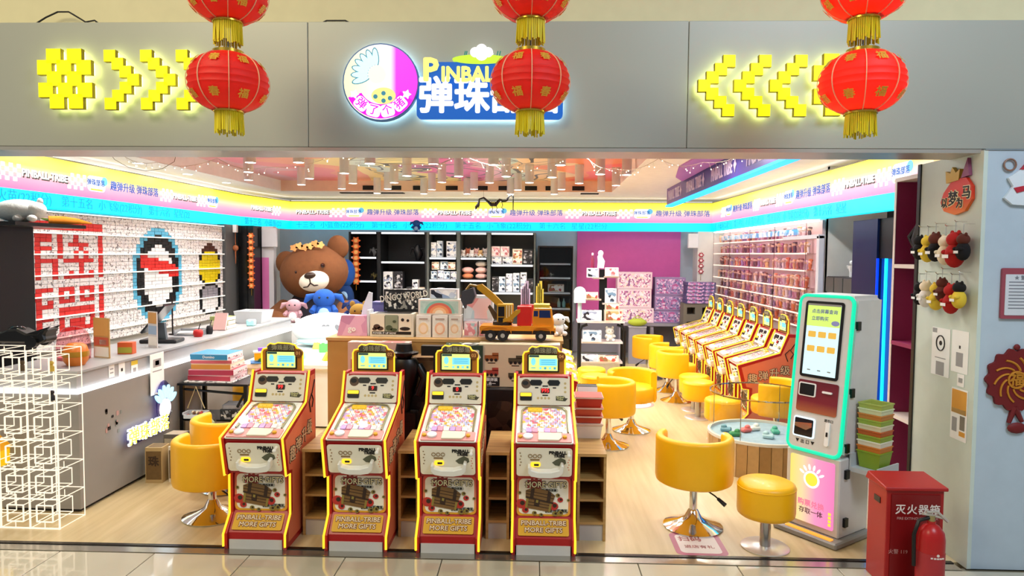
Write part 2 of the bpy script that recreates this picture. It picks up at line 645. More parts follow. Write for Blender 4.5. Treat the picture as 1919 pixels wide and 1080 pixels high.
def band_segment(label, a, bb, phase, name='light_band'):
    ax, ay = a; bx, by = bb
    L = math.hypot(bx - ax, by - ay)
    ang = math.atan2(by - ay, bx - ax)
    t = thing(name, label, 'light band', (ax, ay, 0), ang, 'lit sign band round the room')
    m = MB(); m.b2((0, 0, 2.53), (L, .08, 2.89)); m.obj('light_box', BAND, t)
    m = MB(); m.b2((0, -.004, 2.885), (L, .085, 2.9)); m.obj('top_trim', mat('band_trim', '#8C8A70', .5), t)
    m = MB(); m.b2((0, .02, 2.9), (L, .07, 2.906)); m.obj('added_fill_strip', mat('added_fill_white', '#FFF6EA', emit=2.6), t)  # glowing strip added above the light box to brighten the soffit
    m = MB(); m.b2((0, -.012, 2.37), (L, .08, 2.525)); m.obj('message_board', CYAN, t)
    LG = [WHITL, BLUEL, mat('logo_sky', '#6CC6EE', emit=.9), mat('logo_lime', '#D8E24A', emit=.9)]
    x = -phase
    while x < L:
        def ok(u, w):
            return 0 < x + u - w and x + u + w < L
        for u in (.15, 1.08):
            if ok(u, .15):
                ck = MB()
                for i in range(6):
                    for j in range(4):
                        if (i + j) % 2 == 0:
                            ck.box((x + u - .12 + .048 * i, -.003, 2.62 + .042 * j), (.046, .004, .04))
                ck.obj('checker_print', WHITL, t)
        if ok(.62, .3):
            tw = MB()
            tw.text('PINBALL-TRIBE', .10, at(x + .628, -.004, 2.678), 1, .003, .06, sx=.95)
            tw.text('PINBALL-TRIBE', .10, at(x + .615, -.007, 2.69), 0, .003, .03, sx=.95)
            tw.obj('lettering', [WHITL, SHADL], t)
        if ok(1.42, .2):
            lg = MB()
            lg.prism(rrect(.30, .17, .05), 0, .003, 0, at(x + 1.40, 0, 2.69))
            lg.text('弹珠部落', .075, at(x + 1.39, -.004, 2.70), 1, .003, .02)
            lg.prism(circ(.05, 14), .003, .005, 2, at(x + 1.54, 0, 2.73))
            lg.box((x + 1.4, -.004, 2.625), (.2, .004, .018), 3)
            lg.obj('logo_print', LG, t)
        if ok(2.13, .45):
            tw = MB(); tw.text('趣弹升级 弹珠部落', .118, at(x + 2.13, -.004, 2.69), 0, .003, .014)
            tw.obj('lettering', BLUEL, t)
        x += 2.66
    s = (TXTC * 3)[int(phase * 7):int(phase * 7) + int(L / .137)]
    u = .1
    for w_ in s.split(' '):
        if w_:
            cy = MB(); cy.text(w_, .125, at(u, -.014, 2.447), 0, .003, 0, 'LEFT')
            cy.obj('message_lettering', CYANL, t)
        u += .125 * sum(.5 if c_ in '()0123456789' else 1.0 for c_ in w_) + .09
    return t


band_segment('long yellow pink band over cyan board on the mosaic wall side', (-5.06, 4.7), (-5.06, 11.05), 1.3)
band_segment('short angled piece of the yellow pink band beside the bear corner', (-5.06, 11.05), (-4.8, 12.6), 0.0)
band_segment('yellow pink band over cyan board along the rear wall', (-4.8, 12.6), (2.98, 12.6), .2)
band_segment('yellow pink band over cyan board above the clear figure shelves', (2.98, 12.6), (3.12, 5.75), .35)
# ================================================================== FASCIA SIGNS
SIGNY = mat('sign_yellow', '#FFF000', emit=1.15)
HALO = mat('sign_halo', '#F4FF9A', emit=8.0)
HALOB = mat('sign_halo_blue', '#BDEBFF', emit=14.0)
DARKRIM = mat('sign_rim', '#8C7A10', .5)


def pixel_sign(label, cx, cz, pts, s):
    t = thing('pixel_sign', label, 'sign', (cx, 4.3, cz), 0, 'yellow block signs on the fascia')
    for (x, z) in pts:
        m = MB(); m.box((x, -.055, z), (s, .03, s), 0); m.box((x, -.072, z), (s * .96, .006, s * .96), 1)
        m.box((x, -.03, z), (s * .8, .02, s * .8), 2)
        m.obj('block', [DARKRIM, SIGNY, HALO], t)
    return t


q = .0925
HASH = []
for r_, xs in enumerate(((-.066, .066), (-.125, 0, .125), (-.064, .064), (-.120, .005, .13), (-.05, .07))):
    for x in xs:
        HASH.append((x, .145 - r_ * .0695))
pixel_sign('yellow glowing hash sign made of blocks at the end of the fascia', -3.02, 3.01, HASH, q)
CHEV = [(-.10 + .049 * k, .147 - .049 * k) for k in range(4)] + [(-.002 - .049 * k, -.049 - .049 * k) for k in range(3)]
for k, (x, w) in enumerate(((-2.63, 'beside the hash sign'), (-2.40, 'in the middle of the three'), (-2.175, 'partly behind the lantern'))):
    pixel_sign('yellow glowing block chevron pointing inward, ' + w, x, 3.01, CHEV, .074)
for k, (x, w) in enumerate(((.985, 'nearest the fascia joint'), (1.20, 'the middle one'), (1.415, 'next to the hanging lantern'))):
    pixel_sign('yellow glowing block chevron pointing back at the logo, ' + w, x, 2.975, [(-a, b_) for a, b_ in CHEV], .074)
pixel_sign('yellow glowing hash sign mostly hidden by the lantern string', 1.76, 2.975, HASH, q)

# round badge
t = thing('round_badge', 'round glowing badge with feathers in magenta and cream on the fascia', 'sign', (-1.035, 4.3, 2.995))
m = MB(); m.prism(circ(.236, 40), .03, .07, 0, FRONT); m.obj('disc', mat('badge_rim', '#4A6FA8', .4), t)
m = MB(); m.prism(circ(.215, 32), 0.012, .03, 0, FRONT); m.obj('halo_plate', HALOB, t)
m = MB(); m.prism(circ(.228, 40), .07, .074, 0, FRONT)
m.obj('face', grad_mat('badge_face', [(0, '#FFF9C8'), (.45, '#FFFDF0'), (.66, '#FDE6F5'), (.74, '#FF21E6'), (1, '#FF21E6')], 0, -.2, .2, 1.15), t)
m = MB()
arc = [(.222 * math.cos(R(a)), .222 * math.sin(R(a))) for a in range(205, 336, 6)] + [(.135 * math.cos(R(a)), .135 * math.sin(R(a))) for a in range(335, 204, -6)]
m.prism(arc, .074, .077, 0, FRONT)
m.obj('lower_arc', mat('badge_magenta', '#FF10E0', emit=1.0), t)
m = MB()
for k, ch in enumerate('弹了个猪'):
    a = R(228 + 28 * k)
    M_ = FRONT @ Matrix.Rotation(a + PI / 2, 4, 'Z') @ Matrix.Translation((0, -.178, 0))
    m.prism(rrect(.085, .075, .02), .077, .079, 0, M_)
    m.text(ch, .065, M_ @ Matrix.Translation((0, 0, .0805)), 1, .002, .02)
for a in (205, 335):
    x, z = .178 * math.cos(R(a)), .178 * math.sin(R(a))
    m.prism([((.03 if k % 2 == 0 else .017) * math.cos(PI * k / 5) + x, (.03 if k % 2 == 0 else .017) * math.sin(PI * k / 5) + z) for k in range(10)], .077, .08, 0, FRONT)
m.obj('lettering', [mat('badge_white', '#FFFFFF', emit=1.3), mat('badge_magenta', '#FF10E0', emit=1.0)], t)
m = MB()
for k in range(7):
    a = R(96 + 17 * k)
    M_ = FRONT @ Matrix.Translation((-.02, .045, 0)) @ Matrix.Rotation(a - PI / 2, 4, 'Z')
    m.prism(circ(.022, 14, 0, .105, .06), .075 + .0006 * k, .077 + .0006 * k, 0, M_)
    m.prism(circ(.017, 14, 0, .105, .053), .077 + .0006 * k, .078 + .0006 * k, 1, M_)
m.prism(circ(.055, 24, -.02, .045), .082, .0835, 2, FRONT)
m.prism(circ(.075, 24, .02, -.085, .05), .082, .0835, 3, FRONT)
for (x, z) in ((-.03, -.09), (.02, -.07), (.06, -.1), (.02, -.115)):
    m.prism(circ(.014, 12, x, z), .0836, .0845, 0, FRONT)
m.obj('feather_print', [mat('feather_line', '#3D8FA8', emit=.8), mat('feather_pale', '#C9F4F8', emit=1.15), mat('badge_cream', '#FFF6D8', emit=1.1), mat('badge_yellow', '#FFE98A', emit=1.05)], t)

# name board
t = thing('name_board', 'blue and white glowing shop name board in the middle of the fascia', 'sign', (-.365, 4.3, 2.94))
SB = mat('sign_blue', '#1565C8', emit=.75); SWH = mat('sign_white', '#FFFFFF', emit=1.35); SYW = mat('sign_pale_yellow', '#FFF27A', emit=1.15)
m = MB(); m.prism(rrect(.90, .24, .03, 4, 0, -.045), .03, .06, 0, FRONT); m.prism(rrect(.50, .16, .03, 4, -.16, .10), .03, .06, 0, FRONT)
m.obj('board', SB, t)
m = MB(); m.prism(rrect(.86, .215, .03, 4, 0, -.045), .012, .03, 0, FRONT); m.obj('halo_plate', HALOB, t)
m = MB(); m.text('弹珠部落', .232, at(0, -.063, -.035), 0, .006, .038, sx=.95); m.obj('lettering', SWH, t)
m = MB()
m.text('P', .19, at(-.365, -.068, .125), 0, .006, .05, sx=1.0)
m.text('INBALL', .125, at(-.30, -.068, .10), 0, .006, .05, 'LEFT', sx=.95)
m.obj('lettering', SYW, t)
m = MB()
m.prism(circ(.17, 24, -.06, .195, .028), .03, .07, 0, FRONT)
for x, z, r_ in ((-.09, .235, .03), (-.05, .25, .035), (-.01, .235, .03), (-.05, .225, .04)):
    m.prism(circ(r_, 16, x, z), .04, .075, 1, FRONT)
for x in (-.16, -.15, .04, .055):
    m.bar((x, -.06, .2), (x + .01, -.06, .245), .006, 2)
m.obj('hill_print', [mat('sign_lime', '#C5EE3C', emit=1.0), SWH, mat('sign_teal', '#1C8A7A', emit=.6)], t)

# ================================================================== LANTERNS
LANR = mat('lantern_red', '#D8170F', .55, noise=.08)


def lantern_cloth(name, core):
    m = bpy.data.materials.new(name); MATS[name] = m
    m.use_nodes = True
    nt = m.node_tree; bs = nt.nodes['Principled BSDF']
    bs.inputs['Roughness'].default_value = .6
    bs.inputs['Base Color'].default_value = lin('#B0120D')
    n = nt.nodes.new('ShaderNodeTexNoise'); n.inputs['Scale'].default_value = 30
    bp = nt.nodes.new('ShaderNodeBump'); bp.inputs['Strength'].default_value = .15
    nt.links.new(n.outputs['Fac'], bp.inputs['Height']); nt.links.new(bp.outputs['Normal'], bs.inputs['Normal'])
    tr = nt.nodes.new('ShaderNodeBsdfTranslucent'); tr.inputs[0].default_value = lin('#F4300F')
    mx = nt.nodes.new('ShaderNodeMixShader'); mx.inputs[0].default_value = core
    nt.links.new(bs.outputs[0], mx.inputs[1]); nt.links.new(tr.outputs[0], mx.inputs[2])
    nt.links.new(mx.outputs[0], nt.nodes['Material Output'].inputs[0])
    return m


LCLOTH = lantern_cloth('lantern_silk', .12)
LWHITE = mat('lantern_seam', '#E8B38A', .6)
LGOLD = mat('lantern_print', '#D9A83C', .45, .3)
FRINGE = mat('lantern_fringe', '#DCCB1A', .6)


def lantern(parent_label, x, y, z, rz):
    t = thing('lantern_string', parent_label, 'lantern', (x, y, z), rz, 'red lantern strings over the shopfront')
    for k, dz in enumerate((0.0, .455)):
        P = [(.2 * math.cos(R(a)) ** .85, .145 * math.sin(R(a)) / math.sin(R(71))) for a in range(-71, 72, 8)]
        m2 = MB(Matrix.Translation((0, 0, dz)))
        rings = 12; PP = []
        for j in range(rings * 2 + 1):
            th = (-1 + j / rings) * R(71)
            PP.append(((.2 if j % 2 == 0 else .1935) * math.cos(th) ** .85, .145 * math.sin(th) / math.sin(R(71))))
        m2.lathe(PP, n=36)
        body = m2.obj('lantern_body', LCLOTH, t)
        m3 = MB(Matrix.Translation((0, 0, dz)))
        for q_ in range(8):
            a = 2 * PI * q_ / 8 + .35
            m3.tube([((r_ + .002) * math.cos(a), (r_ + .002) * math.sin(a), z_) for r_, z_ in P], .0028, 4)
        m3.obj('seam_ribs', LWHITE, body)
        for q_ in range(8):
            for zz, sgn in ((.085, 1), (-.085, -1)):
                a = 2 * PI * (q_ + .5) / 8 + .35
                th = math.asin(zz / .145 * math.sin(R(71)))
                r_ = .2 * math.cos(th) ** .85
                M_ = Matrix.Rotation(a - PI / 2 + PI, 4, 'Z') @ Matrix.Translation((0, -r_ - .004, zz)) @ Matrix.Rotation(-th * 1.15 * 1, 4, 'X') @ FRONT
                m3 = MB(Matrix.Translation((0, 0, dz)))
                m3.text('福' if (q_ % 2 == 0) else '春', .055, M_, 0, .001, .03)
                m3.obj('gold_print', LGOLD, body)
        for sg in (1, -1):
            m4 = MB(Matrix.Translation((0, 0, dz)))
            m4.lathe([(.072, sg * .142 - .012), (.076, sg * .142 - .012), (.076, sg * .142 + .018), (.072, sg * .142 + .018), (.068, sg * .142)], n=24)
            m4.obj('gold_cap', GOLD, t)
        m5 = MB(Matrix.Translation((0, 0, dz)))
        rnd = random.Random(5 + k)
        for q_ in range(46):
            a = 2 * PI * q_ / 46
            ln = .12 + rnd.uniform(-.012, .008)
            r0 = .066; r1 = .066 + rnd.uniform(-.006, .008)
            m5.tube([(r0 * math.cos(a), r0 * math.sin(a), -.14), (r1 * math.cos(a), r1 * math.sin(a), -.14 - ln)], .0042, 4)
        o = m5.obj('tassel_fringe', FRINGE, t); o['kind'] = 'stuff'
    for dz in (0.0, .455):
        l = bpy.data.lights.new('added_lantern_glow', 'POINT'); l.energy = 9 if x > 1 else 3; l.color = (1, .6, .25); l.shadow_soft_size = .03  # lamp added inside to imitate sign light showing through the silk
        lo = bpy.data.objects.new('added_lantern_glow', l); COL.objects.link(lo); lo.parent = t; lo.location = (0, 0, dz)
    m = MB(); m.cyl((0, 0, -.14), (0, 0, 1.6), .003, n=6); m.obj('hanging_cord', INK, t)
    return t


lantern('red silk lantern string hanging over the yellow chevrons', -1.655, 3.5, 2.82, .1)
lantern('red silk lantern string hanging in front of the shop name board', -.095, 3.5, 2.815, .5)
lantern('red silk lantern string hanging near the corner pillar', 1.54, 3.5, 2.805, .9)

# loose wires sticking up behind the fascia
for lab, pts in (('loose black wire looping above the fascia over the hash sign', [(-3.36, 4.40, 3.385), (-3.25, 4.40, 3.45), (-3.17, 4.40, 3.485), (-3.10, 4.40, 3.485), (-3.04, 4.40, 3.45), (-2.99, 4.40, 3.42), (-2.93, 4.40, 3.43), (-2.87, 4.40, 3.385)]),
                 ('short loose wire above the fascia beside the round badge', [(-1.5, 4.40, 3.385), (-1.42, 4.40, 3.425), (-1.3, 4.40, 3.425), (-1.22, 4.40, 3.385)])):
    m = MB(); m.tube(pts, .0055, 5); tag(m.obj('loose_wire', INK), lab, 'wire')
# ================================================================== PINBALL MACHINES
SALMON = mat('side_salmon', '#D9744F', .45)
REDT = mat('machine_red', '#A8191B', .35)
CREAM = mat('panel_cream', '#E6DFCC', .45)
ORANGEY = mat('machine_amber', '#D9A21C', .5)
BROWN = mat('chest_brown', '#7A5A34', .6)
BROWND = mat('chest_dark', '#3A281C', .6)
GEM = mat('gem_red', '#B8332C', .4)
COIN = mat('coin_olive', '#8C7A3A', .5)
TRAY = mat('tray_white', '#E8E6DD', .3)
PLAY = print_mat('playfield_print', ['#F4E6F0', '#C9A7DE', '#F2C33C', '#EFA0C4', '#FFFFFF', '#B9C7EE', '#F6F0E2', '#E4607A', '#FFFFFF'], 42)
SCRL = mat('screen_sky', '#7EDCF2', emit=1.05)
SCRY = mat('screen_lime', '#E2F08A', emit=1.0)
SCRD = mat('screen_ink', '#28474E', emit=.6)
REDD = mat('digit_red', '#FF3030', emit=1.5)
STONE = mat('stone_logo', '#4A4436', .7, noise=.4, nscale=40)
STONEL = mat('stone_letter', '#9A9476', .6)

PROF = [(.012, 0), (0, .03), (0, .11), (.10, .215), (.10, .485), (.03, .49), (-.03, .745), (.42, .885), (.50, 1.095), (.62, 1.095), (.62, 0)]
HW = .205      # half width


def yz(y, z, x):
    return (x, y, z)


def side_M(sgn):
    """maps profile coords (y,z) on the outer side face to local xyz, normal outward"""
    return Matrix(((0, 0, sgn, 0), (1, 0, 0, 0), (0, 1, 0, 0), (0, 0, 0, 1)))


def slope_M(y0, z0, y1, z1, lift=0.0):
    """frame on a sloped front panel: local x = machine x, local y up the slope, z outward (towards player/up)"""
    d = Vector((0, y1 - y0, z1 - z0)).normalized()
    n = Vector((1, 0, 0)).cross(d)
    M = Matrix(((1, d.x, n.x, 0), (0, d.y, n.y, (y0 + y1) / 2 + n.y * lift), (0, d.z, n.z, (z0 + z1) / 2 + n.z * lift), (0, 0, 0, 1)))
    return M


def make_machine(number):
    t = thing('pinball_machine', 'pinball machine', 'pinball machine')
    # side panels with art, red edges
    for sg in (-1, 1):
        m = MB()
        m.prism(PROF, 0, .022, 0, Matrix.Translation((sg * (HW - .022 if sg > 0 else HW - .022), 0, 0)) @ side_M(sg))
        sp = m.obj('side_panel', REDT, t)
        m = MB()
        inner = [(.05, .14), (.13, .225), (.13, .50), (.065, .515), (.01, .725), (.43, .86), (.515, 1.06), (.60, 1.06), (.60, .04), (.05, .04)]
        m.prism(inner, .022, .0235, 0, Matrix.Translation((sg * (HW - .022), 0, 0)) @ side_M(sg))
        m.obj('side_art', SALMON, sp)
        m = MB()
        B_ = Matrix.Translation((sg * (HW + .0025), 0, 0)) @ Matrix(((0, 0, sg, 0), (sg, 0, 0, 0), (0, 1, 0, 0), (0, 0, 0, 1)))
        for k, ch in enumerate('趣弹升级'):
            yy = (.13 + .115 * k) if sg > 0 else (.475 - .115 * k)
            zz = .60 + .035 * ((yy - .13) / .115) * .9
            m.text(ch, .11, Matrix.Translation((0, yy, zz)) @ B_, 0, .002, .07)
            m.text(ch, .11, Matrix.Translation((sg * .002, yy, zz)) @ B_, 1, .002, .01)
        m.tube([(sg * (HW + .003), .50, .80), (sg * (HW + .003), .47, .88), (sg * (HW + .003), .52, .93), (sg * (HW + .003), .56, .88), (sg * (HW + .003), .53, .83)], .006, 4, 0)
        m.tube([(sg * (HW + .003), .53, .93), (sg * (HW + .003), .59, 1.02)], .006, 4, 0)
        m.obj('side_lettering', [INK, mat('side_letter', '#D8B98C', .5)], sp)
        # neon along the front edge
        path = [(sg * (HW - .002), y - .012 if z < .8 else y - .008, z + (.008 if .7 < z else 0)) for y, z in PROF[1:9]]
        m = MB(); m.tube(path, .008, 6); m.obj('neon_trim', NEON, t)
    # inner body
    m = MB()
    m.prism([(.02, .06), (.02, .11), (.115, .222), (.115, .485), (.045, .50), (-.012, .735), (.42, .86), (.505, 1.08), (.60, 1.08), (.60, .06)], -HW + .022, HW - .022, 0, Matrix(((0, 0, 1, 0), (1, 0, 0, 0), (0, 1, 0, 0), (0, 0, 0, 1))))
    m.obj('cabinet_body', REDT, t)
    m = MB(); m.b2((-HW + .03, .012, 0), (HW - .03, .05, .065)); m.obj('kick_plate', mat('kick_grey', '#C9C6C2', .4), t)
    for sx in (-1, 1):
        for yy in (.04, .57):
            m = MB(); m.cyl((sx * .175, yy, 0), (sx * .175, yy, .06), .016, n=10); m.obj('foot', BLACK, t)
    # slanted kick panel
    K = slope_M(.02, .115, .112, .215, .004)
    m = MB(); m.prism(rrect(.33, .115, .01), 0, .003, 0, K); kp = m.obj('lower_panel', ORANGEY, t)
    m = MB()
    for txt, yy in (('PINBALL-TRIBE', .024), ('MORE GIFTS', -.022)):
        m.text(txt, .044, K @ Matrix.Translation((0, yy, .0045)), 0, .001, .11, sx=1.02)
        m.text(txt, .044, K @ Matrix.Translation((0, yy, .0057)), 1, .001, .02, sx=1.02)
    m.obj('lettering', [mat('letter_maroon', '#6B1A12', .5), mat('letter_cream', '#E9D2A6', .5)], kp)
    # front gift panel
    G = at(0, .1145, .355)
    m = MB(); m.prism(rrect(.355, .262, .03), 0, .003, 0, G); gp = m.obj('gift_panel', grad_mat('gift_border', [(0, '#E7A81C'), (.35, '#E88B5E'), (1, '#C93A2E')], 2, .225, .485), t)
    m = MB(); m.prism(rrect(.325, .235, .03), .003, .005, 0, G); m.obj('gift_face', mat('gift_cream', '#F1EAD8', .45), gp)
    m = MB()
    star = []
    for k in range(26):
        rr = (1.0 if k % 2 == 0 else .72)
        star.append((-.055 + .075 * rr * math.cos(2 * PI * k / 26), .082 + .042 * rr * math.sin(2 * PI * k / 26)))
    m.prism(star, .005, .0062, 0, G)
    m.text('MORE·GIFTS', .055, G @ Matrix.Translation((.015, .078, .007)), 1, .0015, .09, sx=.9)
    m.text('MORE·GIFTS', .055, G @ Matrix.Translation((.015, .078, .0088)), 2, .0015, .022, sx=.9)
    m.prism(rrect(.17, .022, .01, 4, .01, .042), .005, .0065, 3, G)
    m.text('更多好礼 等你来拿', .018, G @ Matrix.Translation((.01, .042, .0075)), 1, .001, .02)
    m.prism(rrect(.15, .028, .006, 3, .085, -.096), .005, .0062, 3, G)
    m.text('快来·玩乐拿礼', .024, G @ Matrix.Translation((.085, -.096, .007)), 1, .001, .04)
    m.obj('lettering', [mat('burst_red', '#8F2B25', .5), mat('letter_black', '#191512', .5), mat('letter_bone', '#E6DBAE', .5), mat('ribbon_grey', '#B7B6A6', .5)], gp)
    # treasure chest relief
    m = MB(G @ Matrix.Translation((-.025, -.028, .005)) @ Matrix.Rotation(R(-8), 4, 'Z') @ Matrix.Diagonal((1.12, 1.08, 1, 1)))
    m.prism([(-.075, -.055), (.07, -.06), (.08, .0), (-.08, .012)], 0, .004, 0)
    m.prism([(-.085, .012), (.075, .0), (.085, .045), (.045, .07), (-.05, .075), (-.09, .05)], 0, .006, 0)
    m.prism([(-.06, .012), (-.04, .01), (-.04, .073), (-.06, .068)], .006, .008, 1)
    m.prism([(.04, .003), (.06, .002), (.06, .06), (.04, .07)], .006, .008, 1)
    m.prism([(-.03, -.03), (.0, -.033), (.0, .0), (-.03, .003)], .004, .008, 1)
    m.prism([(-.085, .007), (.08, -.006), (.08, .003), (-.085, .017)], .006, .008, 1)
    for yy in (-.018, -.036): m.prism([(-.076, yy + .004), (.074, yy), (.074, yy - .003), (-.076, yy + .001)], .004, .0055, 1)
    for yy in (.028, .046): m.prism([(-.087, yy + .006), (.082, yy), (.082, yy - .003), (-.087, yy + .003)], .006, .0075, 1)
    m.prism([(-.022, -.012), (-.008, -.013), (-.008, .004), (-.022, .005)], .008, .0095, 3)
    m.prism([(-.08, -.052), (-.066, -.054), (-.066, .012), (-.08, .013)], .004, .006, 3); m.prism([(.058, -.058), (.07, -.058), (.074, .0), (.06, .001)], .004, .006, 3)
    for (x, y, r_, c) in ((-.105, -.035, .032, 2), (.085, -.02, .028, 2), (-.075, -.07, .02, 2), (.118, .025, .017, 2), (.10, -.065, .017, 3), (.13, -.055, .017, 3), (.10, .05, .013, 3), (-.02, -.08, .014, 3), (.02, -.085, .012, 3), (-.125, .03, .011, 3), (.165, .03, .009, 3)):
        m.prism(circ(r_, 10, x, y, r_ * .9), .0, .005, c)
        m.prism(circ(r_ * .45, 8, x + r_ * .2, y + r_ * .2), .005, .006, 1)
    m.obj('chest_print', [BROWN, BROWND, GEM, COIN], gp)
    # apron with tray
    A = slope_M(.04, .50, -.02, .735, .004)
    m = MB(); m.prism(rrect(.355, .205, .02), 0, .003, 0, A); ap = m.obj('apron_panel', CREAM, t)
    m = MB()
    for k, x in enumerate((-.09, -.06, -.03)):
        m.tube([(x + .012 * math.cos(2 * PI * j / 10), .045 + .012 * math.sin(2 * PI * j / 10), .004) for j in range(10)], .003, 4, 2, True)
    m.prism(rrect(.06, .012, .004, 3, -.06, .018), .003, .0045, 2)
    m.text('PINBALL', .03, Matrix.Translation((.085, .07, .0045)), 0, .0015, .07)
    m.text('TRIBE', .028, Matrix.Translation((.095, .047, .0045)), 0, .0015, .07)
    m.prism([(.05, .0), (.07, -.02), (.11, -.025), (.14, -.005), (.135, .02), (.105, .035), (.075, .02)], .003, .0045, 1)
    for k in range(5):
        m.prism(rrect(.008, .008, .002, 2, -.155 + .006 * (k % 2), .065 - .022 * k), .003, .0045, 2)
        m.prism(rrect(.008, .008, .002, 2, .158 - .006 * (k % 2), .02 - .018 * k), .003, .0045, 3)
    for v in range(len(m.v)): m.v[v] = A @ m.v[v]
    m.obj('apron_print', [INK, mat('fish_olive', '#565845', .5), mat('print_tan', '#8A6F4A', .5), mat('print_coral', '#D08A72', .5)], ap)
    m = MB()
    n = 14
    for k in range(n):
        a0, a1 = PI * k / n, PI * (k + 1) / n
        # curved lip of the tray
        def P_(a, ro, y): return (-.10 * math.cos(a) + .012, y)
    outer = [(-.105, -.01), (-.105, -.055), (-.085, -.078), (-.03, -.088), (.04, -.088), (.095, -.078), (.118, -.055), (.125, .0), (.108, .008), (.095, -.028), (.04, -.045), (-.04, -.045), (-.085, -.03), (-.09, -.01)]
    m.prism(outer, .003, .052, 0, A)
    m.obj('coin_tray', TRAY, ap, bev=.004)
    m = MB(); m.prism(rrect(.062, .034, .012, 4, -.055, -.015), .003, .008, 0, A); sl = m.obj('lit_slot', NEON, ap)
    m = MB(); m.prism(rrect(.032, .014, .004, 3, -.05, -.016), .008, .010, 0, A); m.obj('slot_hole', BLACK, sl)
    m = MB(); m.cyl(A @ Vector((.155, .075, 0)), A @ Vector((.155, .075, .04)), .012, .008, 10); m.ell(A @ Vector((.155, .075, .045)), .014, 10, 6); m.obj('plunger', TRAY, ap)
    # playfield
    F_ = slope_M(-.03, .745, .42, .885, .0)
    m = MB(); m.prism(rrect(.366, .462, .01), -.004, .004, 0, F_); pf = m.obj('playfield', mat('playfield_white', '#E9ECE6', .25), t)
    m = MB()
    m.prism(rrect(.29, .30, .07, 6, -.0, .045), .004, .006, 0, F_)
    m.obj('playfield_print', PLAY, pf)
    m = MB()
    m.tube([F_ @ Vector((x, y, .012)) for x, y in [(-.15, -.12), (-.15, .15), (-.12, .195), (-.07, .21), (.07, .21), (.13, .195), (.155, .15), (.155, -.12)]], .007, 6)
    m.obj('rail', mat('rail_olive', '#9C9A78', .3, .5), pf)
    m = MB()
    for i in range(8):
        for j in range(9):
            m.cyl(F_ @ Vector((-.105 + .03 * i + .015 * (j % 2), -.07 + .028 * j, .004)), F_ @ Vector((-.105 + .03 * i + .015 * (j % 2), -.07 + .028 * j, .02)), .0022, n=4)
    o = m.obj('pins', GOLD, pf); o['kind'] = 'stuff'
    for k in range(6):
        m = MB(); m.box((-.10 + .04 * k, .0, .012), (.034, .05, .012), 0)
        for v in range(len(m.v)): m.v[v] = F_ @ (m.v[v] + Vector((0, -.098, 0)))
        m.obj('score_gate', [mat('gate_lilac', '#C8A6E2', .4), mat('gate_pink', '#F0A0BC', .4), mat('gate_white', '#F0EEEA', .4)][k % 3], pf)
    m = MB(); m.prism(rrect(.10, .04, .008, 3, -.06, .165), .006, .018, 0, F_); m.obj('lit_flag', mat('flag_amber', '#F6C422', emit=.8), pf)
    m = MB(); m.prism(rrect(.35, .10, .01, 3, 0, -.178), .004, .012, 0, F_); lp = m.obj('control_deck', mat('deck_pink', '#D98C86', .4), pf)
    m = MB(); m.prism([(-.06, -.05), (.07, -.05), (.09, -.02), (.09, .03), (-.06, .035)], .012, .022, 0, F_ @ Matrix.Translation((.02, -.17, 0))); m.obj('notice_card', mat('card_cream', '#E9DCC2', .5), lp)
    m = MB(); m.lathe([(.032, 0), (.032, .010), (.026, .014), (0, .015)], n=18, M=F_ @ Matrix.Translation((-.105, -.175, .012))); m.obj('round_button', WHITE, lp)
    for x in (-.155, .13):
        m = MB(); m.lathe([(.014, 0), (.014, .012), (0, .016)], n=12, M=F_ @ Matrix.Translation((x, -.18, .012))); m.obj('push_button', ORANGEY, lp)
    m = MB(); m.prism(rrect(.34, .33, .02, 3, 0, .04), .028, .031, 0, F_); m.obj('cover_glass', GLASS, pf)
    # back panel
    Bk = slope_M(.425, .89, .497, 1.085, .004)
    m = MB(); m.prism(rrect(.366, .205, .012), 0, .003, 0, Bk); bp_ = m.obj('score_panel', CREAM, t)
    m = MB(); m.prism([(-.17, .101), (.17, .101), (.17, .085), (.14, .091), (-.14, .091), (-.17, .085)], .003, .005, 0, Bk); m.obj('red_corner', REDT, bp_)
    for x in (-.055, .07):
        m = MB(); m.prism([(x - .045, .055), (x - .033, .073), (x + .033, .073), (x + .045, .055), (x + .033, .034), (x - .033, .034)], .003, .009, 0, Bk); m.obj('goggle_display', BLACK, bp_)
    m = MB(); m.prism(rrect(.062, .034, .004, 2, .01, -.003), .003, .008, 0, Bk); dd = m.obj('digit_display', mat('display_dark', '#2A0A0A', .3), bp_)
    m = MB(); m.text(number, .038, Bk @ Matrix.Translation((.01, -.003, .0095)), 0, .001, .03); m.obj('digits', REDD, dd)
    PPM = [INK, mat('icon_brown', '#5A4636', .6), mat('tag_lime', '#C9C58A', .5), mat('tag_olive', '#3F3D2A', .5), mat('dot_tan', '#C2AE78', .5)]
    for x, z, w in ((.01, .03, .04), (-.05, .018, .025), (.075, .018, .025), (.01, -.035, .04)):
        m = MB(); m.prism(rrect(w, .009, .003, 2, x, z), .003, .0042, 0, Bk); m.obj('caption_print', PPM, bp_)
    m = MB(); m.prism(circ(.034, 14, -.125, .045), .003, .0045, 1, Bk); m.prism(circ(.022, 10, -.13, .05, .016), .0045, .006, 0, Bk); m.obj('chest_icon', PPM, bp_)
    m = MB(); m.prism([(.085, -.04), (.14, -.038), (.15, -.052), (.168, -.055), (.15, -.075), (.085, -.07)], .003, .005, 3, Bk)
    m.text('Pinball', .02, Bk @ Matrix.Translation((.116, -.048, .0055)), 2, .001, .03); m.text('Tribe', .02, Bk @ Matrix.Translation((.114, -.062, .0055)), 2, .001, .03); m.obj('arrow_tag', PPM, bp_)
